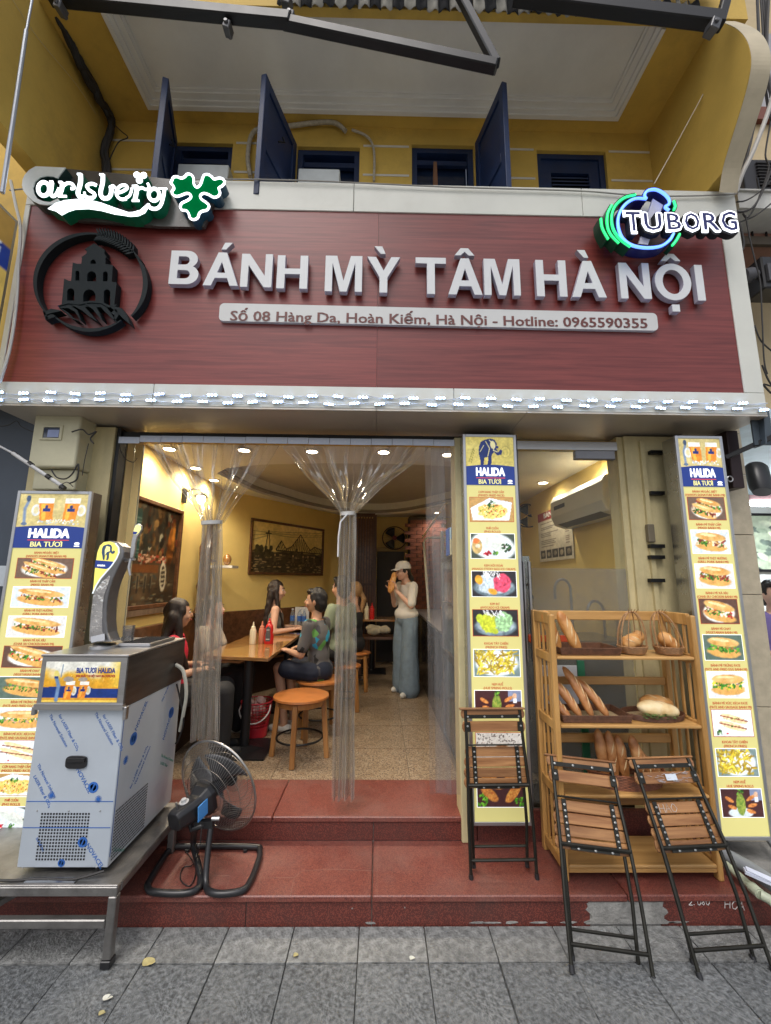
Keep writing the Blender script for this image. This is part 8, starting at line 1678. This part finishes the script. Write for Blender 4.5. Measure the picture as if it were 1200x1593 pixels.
# right neighbour: tiled pillar, bright room, gear on brackets
M_btile = mat('beige stone tile', (.46, .40, .29), .4, var=.14, vscale=14, bump=.1)
pr0 = at(1153, 681, Y=2.72).x; pil = thing('tiled_pillar', 'beige tiled pillar between the two shops', 'pillar', (2.25, 2.8, 0)); b = MB(); b.box(2.105, pr0-.004, 2.745, 3.1, -.05, 2.75); build('core', b, M_joint, pil)
zs_ = [-.05]+[at(1175, y, Y=2.72).z for y in (1250, 1100, 925, 832, 739, 675)]; zs_ = sorted(zs_)+[2.95]
for z0, z1 in zip(zs_, zs_[1:]): b = MB(); b.box(2.10, pr0, 2.72, 2.744, z0+.002, z1-.002); build('tile', b, M_btile, pil, bevel=.002)
b = MB(); b.box(pr0, 7, 5.6, 5.7, -.1, 3.0); struct('neighbour_back_wall', b, mat('pale shop wall', (.62, .62, .58), .6)); b = MB(); b.box(pr0-.2, 7, 2.9, 5.7, 2.88, 2.95); struct('neighbour_ceiling', b, mat('pale ceiling', (.5, .6, .66), .6)); b = MB(); b.box(pr0-.0, 7, 2.9, 5.6, -.1, .12); struct('neighbour_floor', b, mat('pale floor', (.4, .38, .35), .4))
b = MB(); b.box(pr0-.1, pr0-.004, 3.1, 5.6, -.1, 2.9); struct('neighbour_side_wall', b, mat('pale shop wall'))
ft_ = thing('tube_light', 'lit fluorescent tube in the neighbouring shop', 'tube light', (3.6, 4.6, 2.5)); q = at(1170, 783, Y=4.6); b = MB(); b.tube([(q.x, 4.6, q.z), (q.x+1.2, 4.6, q.z+.0)], .035, 10); build('tube', b, glow('tube glow', (.85, .93, 1), 14), ft_); b = MB(); b.box(q.x-.02, q.x+1.25, 4.6, 4.66, q.z+.04, q.z+.1); build('fitting', b, mat('fitting pinkish', (.35, .2, .2), .5), ft_)
L = bpy.data.lights.new('tube_light_lamp', 'AREA'); L.energy = 30; L.size = 1.1; L.size_y = .08; L.shape = 'RECTANGLE'; L.color = (.85, .93, 1); lo = link(bpy.data.objects.new('tube_light_lamp', L)); lo.parent = ft_; lo.location = V(q.x+.6, 4.58, q.z-.05)-ORG[ft_.name]
random.seed(12); p = Pic(1.2, 60, (176, 186, 160), 3)
for i in range(60): p.ell(random.random()*1.2, random.random()*.9, .12, .05, random.uniform(-30, 10), random.choice(((110, 124, 112), (150, 164, 140), (70, 80, 76), (200, 206, 180))), .5, .2)
pa_, pb_ = at(1166, 802, Y=5.58), at(1166, 886, Y=5.58); mp_ = thing('landscape_picture', 'grey-green mountain landscape picture in the neighbouring shop', 'picture', pa_); h_ = pa_.z-pb_.z; print_obj('print', p, V(pa_.x-.02, 5.575, pb_.z), V(h_*1.2, 0, 0), V(0, 0, h_), M_prm, mp_); frame4(mp_, lambda u, v, n: V(u, 5.57-n, v), pa_.x-.05, pa_.x+h_*1.2, pb_.z-.03, pa_.z+.03, .035, .02, M_black)
hx = at(1196, 930, Y=3.6); person('person in a purple shirt standing in the neighbouring shop at the right edge', (hx.x+.03, 3.6, .12), pi-.25, dict(pelvis=(0, 0, .85), chest=(0, -.01, 1.12), neck=(0, .0, 1.29), head=(0, .02, 1.44), shL=(-.16, .0, 1.24), shR=(.16, .0, 1.24), elL=(-.2, .0, .98), elR=(.2, .0, .98), wrL=(-.12, .2, .95), wrR=(.12, .2, .95), hipL=(-.085, 0, .83), hipR=(.085, 0, .83), knL=(-.09, .02, .46), knR=(.09, .01, .46), anL=(-.1, .0, .085), anR=(.1, -.02, .085)), M_skin2, mat('purple shirt', (.16, .12, .32), .8), M_blk, M_blk, M_hairb, 'short', 1.0, vx=.012, sleeve=.7)
# dark housing, bracket arm, loudspeaker
hs_ = thing('roller_housing', 'dark red-brown upright housing behind the top of the right menu board', 'housing', (2.2, 2.66, 2.3)); A_, B_ = at(1118, 668, Y=2.66), at(1150, 762, Y=2.66); b = MB(); b.box(A_.x, B_.x-.01, 2.60, 2.719, B_.z, 2.66); build('case', b, mat('dark maroon metal', (.03, .016, .018), .4, .4), hs_, bevel=.004); b = MB(); q = at(1136, 745, Y=2.59); b.tube([q+V(.018*cos(2*pi*k/14), 0, .018*sin(2*pi*k/14)) for k in range(14)], .004, 5, closed=True); build('ring', b, M_steel, hs_)
ar = thing('bracket_arm', 'dark metal bracket arm reaching right from the housing to a square plate', 'bracket', (2.3, 2.5, 2.4)); b = MB(); b.bar(at(1128, 712, Y=2.55), at(1196, 682, Y=2.45), .02, .03); b.bar(at(1185, 688, Y=2.46), at(1225, 668, Y=2.4), .02, .03); build('arm', b, M_black, ar, bevel=.003); b = MB(); b.bar(at(1183, 694, Y=2.47), at(1180, 645, Y=2.47), .01, .085, (0, 1, 0)); b.v = [(x, y, z) for x, y, z in b.v]; build('hanger_plate', b, mat('slate plate', (.07, .09, .11), .5, .3), ar)
b = MB(); q0_, q1_ = at(1176, 690, Y=2.47), at(1197, 650, Y=2.47); b.box(q0_.x-.012, q1_.x, 2.465, 2.475, q0_.z-.01, q1_.z+.05); build('plate', b, mat('slate plate'), ar)
sq0 = at(1181, 745, Y=3.1); spk = thing('loudspeaker', 'black loudspeaker hanging beyond the tiled pillar', 'loudspeaker', sq0); R_ = Euler((radians(-12), radians(14), radians(20))).to_matrix(); b = MB(); b.lathe([(.0001, -.12), (.07, -.12), (.085, -.08), (.085, .10), (.07, .12), (.0001, .12)], sq0, R_, 18, sx=1.1, sy=.8); build('case', b, M_blackpl, spk, True); b = MB(); b.lathe([(.0001, .122), (.014, .122), (.014, .126), (.0001, .126)], sq0, R_, 10); build('screw', b, M_steel, spk)
# upper right: beige wall, brown band, crate, boxes, wires
b = MB(); b.box(2.42, 7, 3.2, 3.3, 2.95, 7.5); nu = struct('neighbour_upper_wall_right', b, mat('beige render', (.50, .40, .24), .75, var=.15, vscale=2, dirt=.4, dirtcol=(.25, .19, .12)))
b = MB(); z0, z1 = at(1180, 192, Y=3.19).z, at(1180, 173, Y=3.19).z; b.box(2.42, 7, 3.15, 3.199, z0, z1); struct('brown_band', b, mat('brown paint band', (.17, .05, .03), .6), parent=nu); b = MB(); b.box(2.42, 7, 3.17, 3.198, z1+.0, z1+.9); struct('pale_band', b, mat('grey band', (.34, .34, .36), .7), parent=nu)
bcx = thing('neighbour_balcony', 'old pinkish balcony slab with a dark railing at the right edge', 'balcony', (2.6, 2.9, 3.6)); 
zt_, zb_ = at(1180, 330, Y=2.8).z, at(1180, 376, Y=2.8).z; b = MB(); b.box(2.47, 4, 2.8, 3.19, zb_, zt_); build('slab', b, mat('pinkish render', (.32, .17, .13), .8, var=.2, dirt=.4), bcx); b = MB(); b.box(2.47, 4, 2.77, 2.799, zb_-.05, zb_+.02); build('ledge', b, mat('dark ledge', (.10, .08, .06), .7), bcx)
for k in range(7): b = MB(); x = 2.56+k*.11; b.bar((x, 2.785, zb_+.02), (x, 2.785, zt_+.3), .010, .010, (0, 1, 0)); build('baluster', b, M_black, bcx)
A_, B_ = at(1152, 248, Y=2.9), at(1205, 300, Y=2.9); b = MB(); b.box(A_.x, A_.x+1, 2.9, 3.15, B_.z, A_.z); au = thing('outdoor_unit', 'dark louvred outdoor unit among the wires at the right edge', 'outdoor unit', (A_.x+.4, 3, B_.z)); build('case', b, mat('dark unit', (.02, .02, .024), .5), au)
b = MB(); b.box(-.5, .5, -.01, .01, -.005, .005); me = b.mesh('slat', mat('unit slat', (.06, .06, .065), .5))
for k in range(8): piece('slat', me, au, (A_.x+.62, 2.89, A_.z-.04-.03*k), (radians(35), 0, 0))
A_, B_ = at(1143, 300, Y=2.6), at(1205, 328, Y=2.6); cr_ = thing('plastic_crate', 'white plastic tray of tangled cables beside the sign corner', 'crate', (A_.x+.2, 2.65, B_.z)); 
for (xa, xb, ya, yb, za, zb) in ((A_.x, A_.x+.6, 2.58, 2.59, B_.z, A_.z), (A_.x, A_.x+.01, 2.591, 2.85, B_.z, A_.z), (A_.x+.011, A_.x+.6, 2.591, 2.85, B_.z, B_.z+.008), (A_.x-.01, A_.x+.61, 2.565, 2.579, A_.z-.012, A_.z)): b = MB(); b.box(xa, xb, ya, yb, za, zb); build('crate_wall', b, mat('white crate', (.55, .55, .52), .5), cr_)
A_, B_ = at(1166, 402, Y=2.75), at(1215, 452, Y=2.75); jb = thing('junction_box', 'black junction box hanging right of the sign', 'junction box', (A_.x+.1, 2.8, B_.z)); b = MB(); b.box(A_.x+.06, A_.x+.5, 2.72, 2.9, B_.z, A_.z); build('case', b, M_blackpl, jb, bevel=.01); b = MB(); b.lathe([(.0001, -.06), (.05, -.06), (.055, 0), (.03, .05), (.0001, .06)], (A_.x+.0, 2.76, (A_.z+B_.z)/2), Euler((0, radians(80), 0)).to_matrix(), 14); b.box(A_.x+.08, A_.x+.12, 2.70, 2.719, B_.z+.05, A_.z-.08); build('gland', b, mat('grey gland', (.08, .08, .09), .5), jb, True)
wd_ = [([(1178, -10), (1181, 60), (1184, 130), (1174, 190), (1160, 250), (1143, 288), (1137, 300)], .011), ([(1183, -10), (1187, 70), (1176, 120), (1162, 160), (1158, 215), (1156, 240), (1148, 275), (1140, 298)], .008), ([(1190, -10), (1192, 60), (1190, 120), (1196, 170), (1210, 220)], .010), ([(1196, -10), (1193, 80), (1200, 150)], .012), ([(1186, -10), (1190, 50), (1188, 90), (1194, 130), (1203, 160)], .007), ([(1199, 190), (1191, 240), (1196, 262), (1180, 310), (1164, 338), (1156, 332)], .006),
       ([(1205, 250), (1190, 290), (1172, 322), (1150, 330), (1140, 322)], .007), ([(1206, 275), (1180, 300), (1160, 312), (1146, 314)], .005), ([(1208, 310), (1176, 335), (1150, 346)], .005), ([(1160, 335), (1167, 372), (1176, 410), (1183, 440), (1186, 500), (1189, 560), (1194, 582)], .005), ([(1174, 506), (1184, 530), (1203, 548)], .005), ([(1186, 568), (1194, 588), (1200, 600), (1188, 598), (1200, 612)], .006), ([(1150, 345), (1157, 375), (1155, 390)], .008)]
wl_ = ['thickest dark cable falling past the curved wall edge', 'dark cable bending beside the curved wall edge', 'dark cable in the bundle near the top right corner', 'thick dark cable in the top right corner', 'thin cable inside the top right bundle', 'thin cable in front of the dark outdoor unit', 'cable dipping into the white cable tray', 'thin cable above the white cable tray', 'thin cable crossing below the white tray', 'long thin cable hanging past the junction box', 'cable sagging below the junction box', 'curled cable end by the lower right of the sign', 'short cable hanging behind the sign corner']
for k, (pts, r) in enumerate(wd_): cable('street_cable', [at(x, y, Y=2.50+.02*(k % 3)) for x, y in pts], r, M_cable, wl_[k], 'cable', 'tangled street cables at the right edge')
cable('street_cable', [at(1208, 130, Y=2.48), at(1195, 175, Y=2.48), at(1172, 235, Y=2.48), at(1155, 270, Y=2.48), at(1145, 300, Y=2.48)], .016, mat('pale grey conduit', (.40, .39, .37), .5), 'pale grey conduit slanting behind the dark cables', 'cable', 'tangled street cables at the right edge', seg=8)
# lower right: pipes, concrete ledge, folded paper
b = MB(); b.prism([(2.03, 2.10, -.02), (4.5, 2.0, -.02), (4.5, 2.9, -.02), (2.03, 2.9, -.02)], (0, 0, .15)); struct('concrete_ledge', b, mat('old concrete', (.24, .235, .22), .9, var=.3, vscale=8, bump=.5))
M_pvc = mat('pale green pvc', (.42, .46, .34), .45, var=.15, vscale=8, dirt=.3, dirtcol=(.25, .24, .18)); M_gp = mat('grey pipe', (.24, .26, .28), .5, var=.2, dirt=.3)
pp_ = thing('drain_pipe', 'pale green drain pipe with an elbow turning down to the pavement at the right', 'pipe', (2.02, 2.15, 0)); e1 = at(1184, 1392, Z=.17); b = MB(); b.tube([at(1130, 1345, Z=.18), e1], .018, 12); b.tube([(e1.x, e1.y, .17), (e1.x+.02, e1.y-.02, .165), (e1.x+.035, e1.y-.035, .15), (e1.x+.04, e1.y-.04, .12), (e1.x+.04, e1.y-.04, .0)], .021, 14); b.tube([e1+(at(1130, 1345, Z=.18)-e1)*.25, e1+(at(1130, 1345, Z=.18)-e1)*.02], .024, 14); build('pipe', b, M_pvc, pp_, True)
b = MB(); b.tube([at(1128, 1330, Z=.19), at(1168, 1352, Z=.19), at(1215, 1384, Z=.19)], .036, 14); tag(build('drain_pipe', b, M_gp, smooth=True), 'thick grey pipe lying behind the pale green one', 'pipe'); b = MB(); b.tube([at(1190, 1300, Z=.2), at(1215, 1335, Z=.2)], .012, 8); tag(build('metal_rod', b, M_gp, smooth=True), 'thin grey rod below the right menu board', 'rod')
q = at(1180, 1364, Z=.23); b = MB(); b.obox(q, (.11, .035, .012), Euler((.1, .25, -.45)).to_matrix()); b.obox(q+V(.002, -.004, .012), (.10, .03, .008), Euler((.15, .22, -.5)).to_matrix()); tag(build('folded_paper', b, mat('white paper', (.62, .66, .78), .6)), 'folded white paper lying between the two pipes', 'paper')

bpy.data.scenes.remove(TMP)
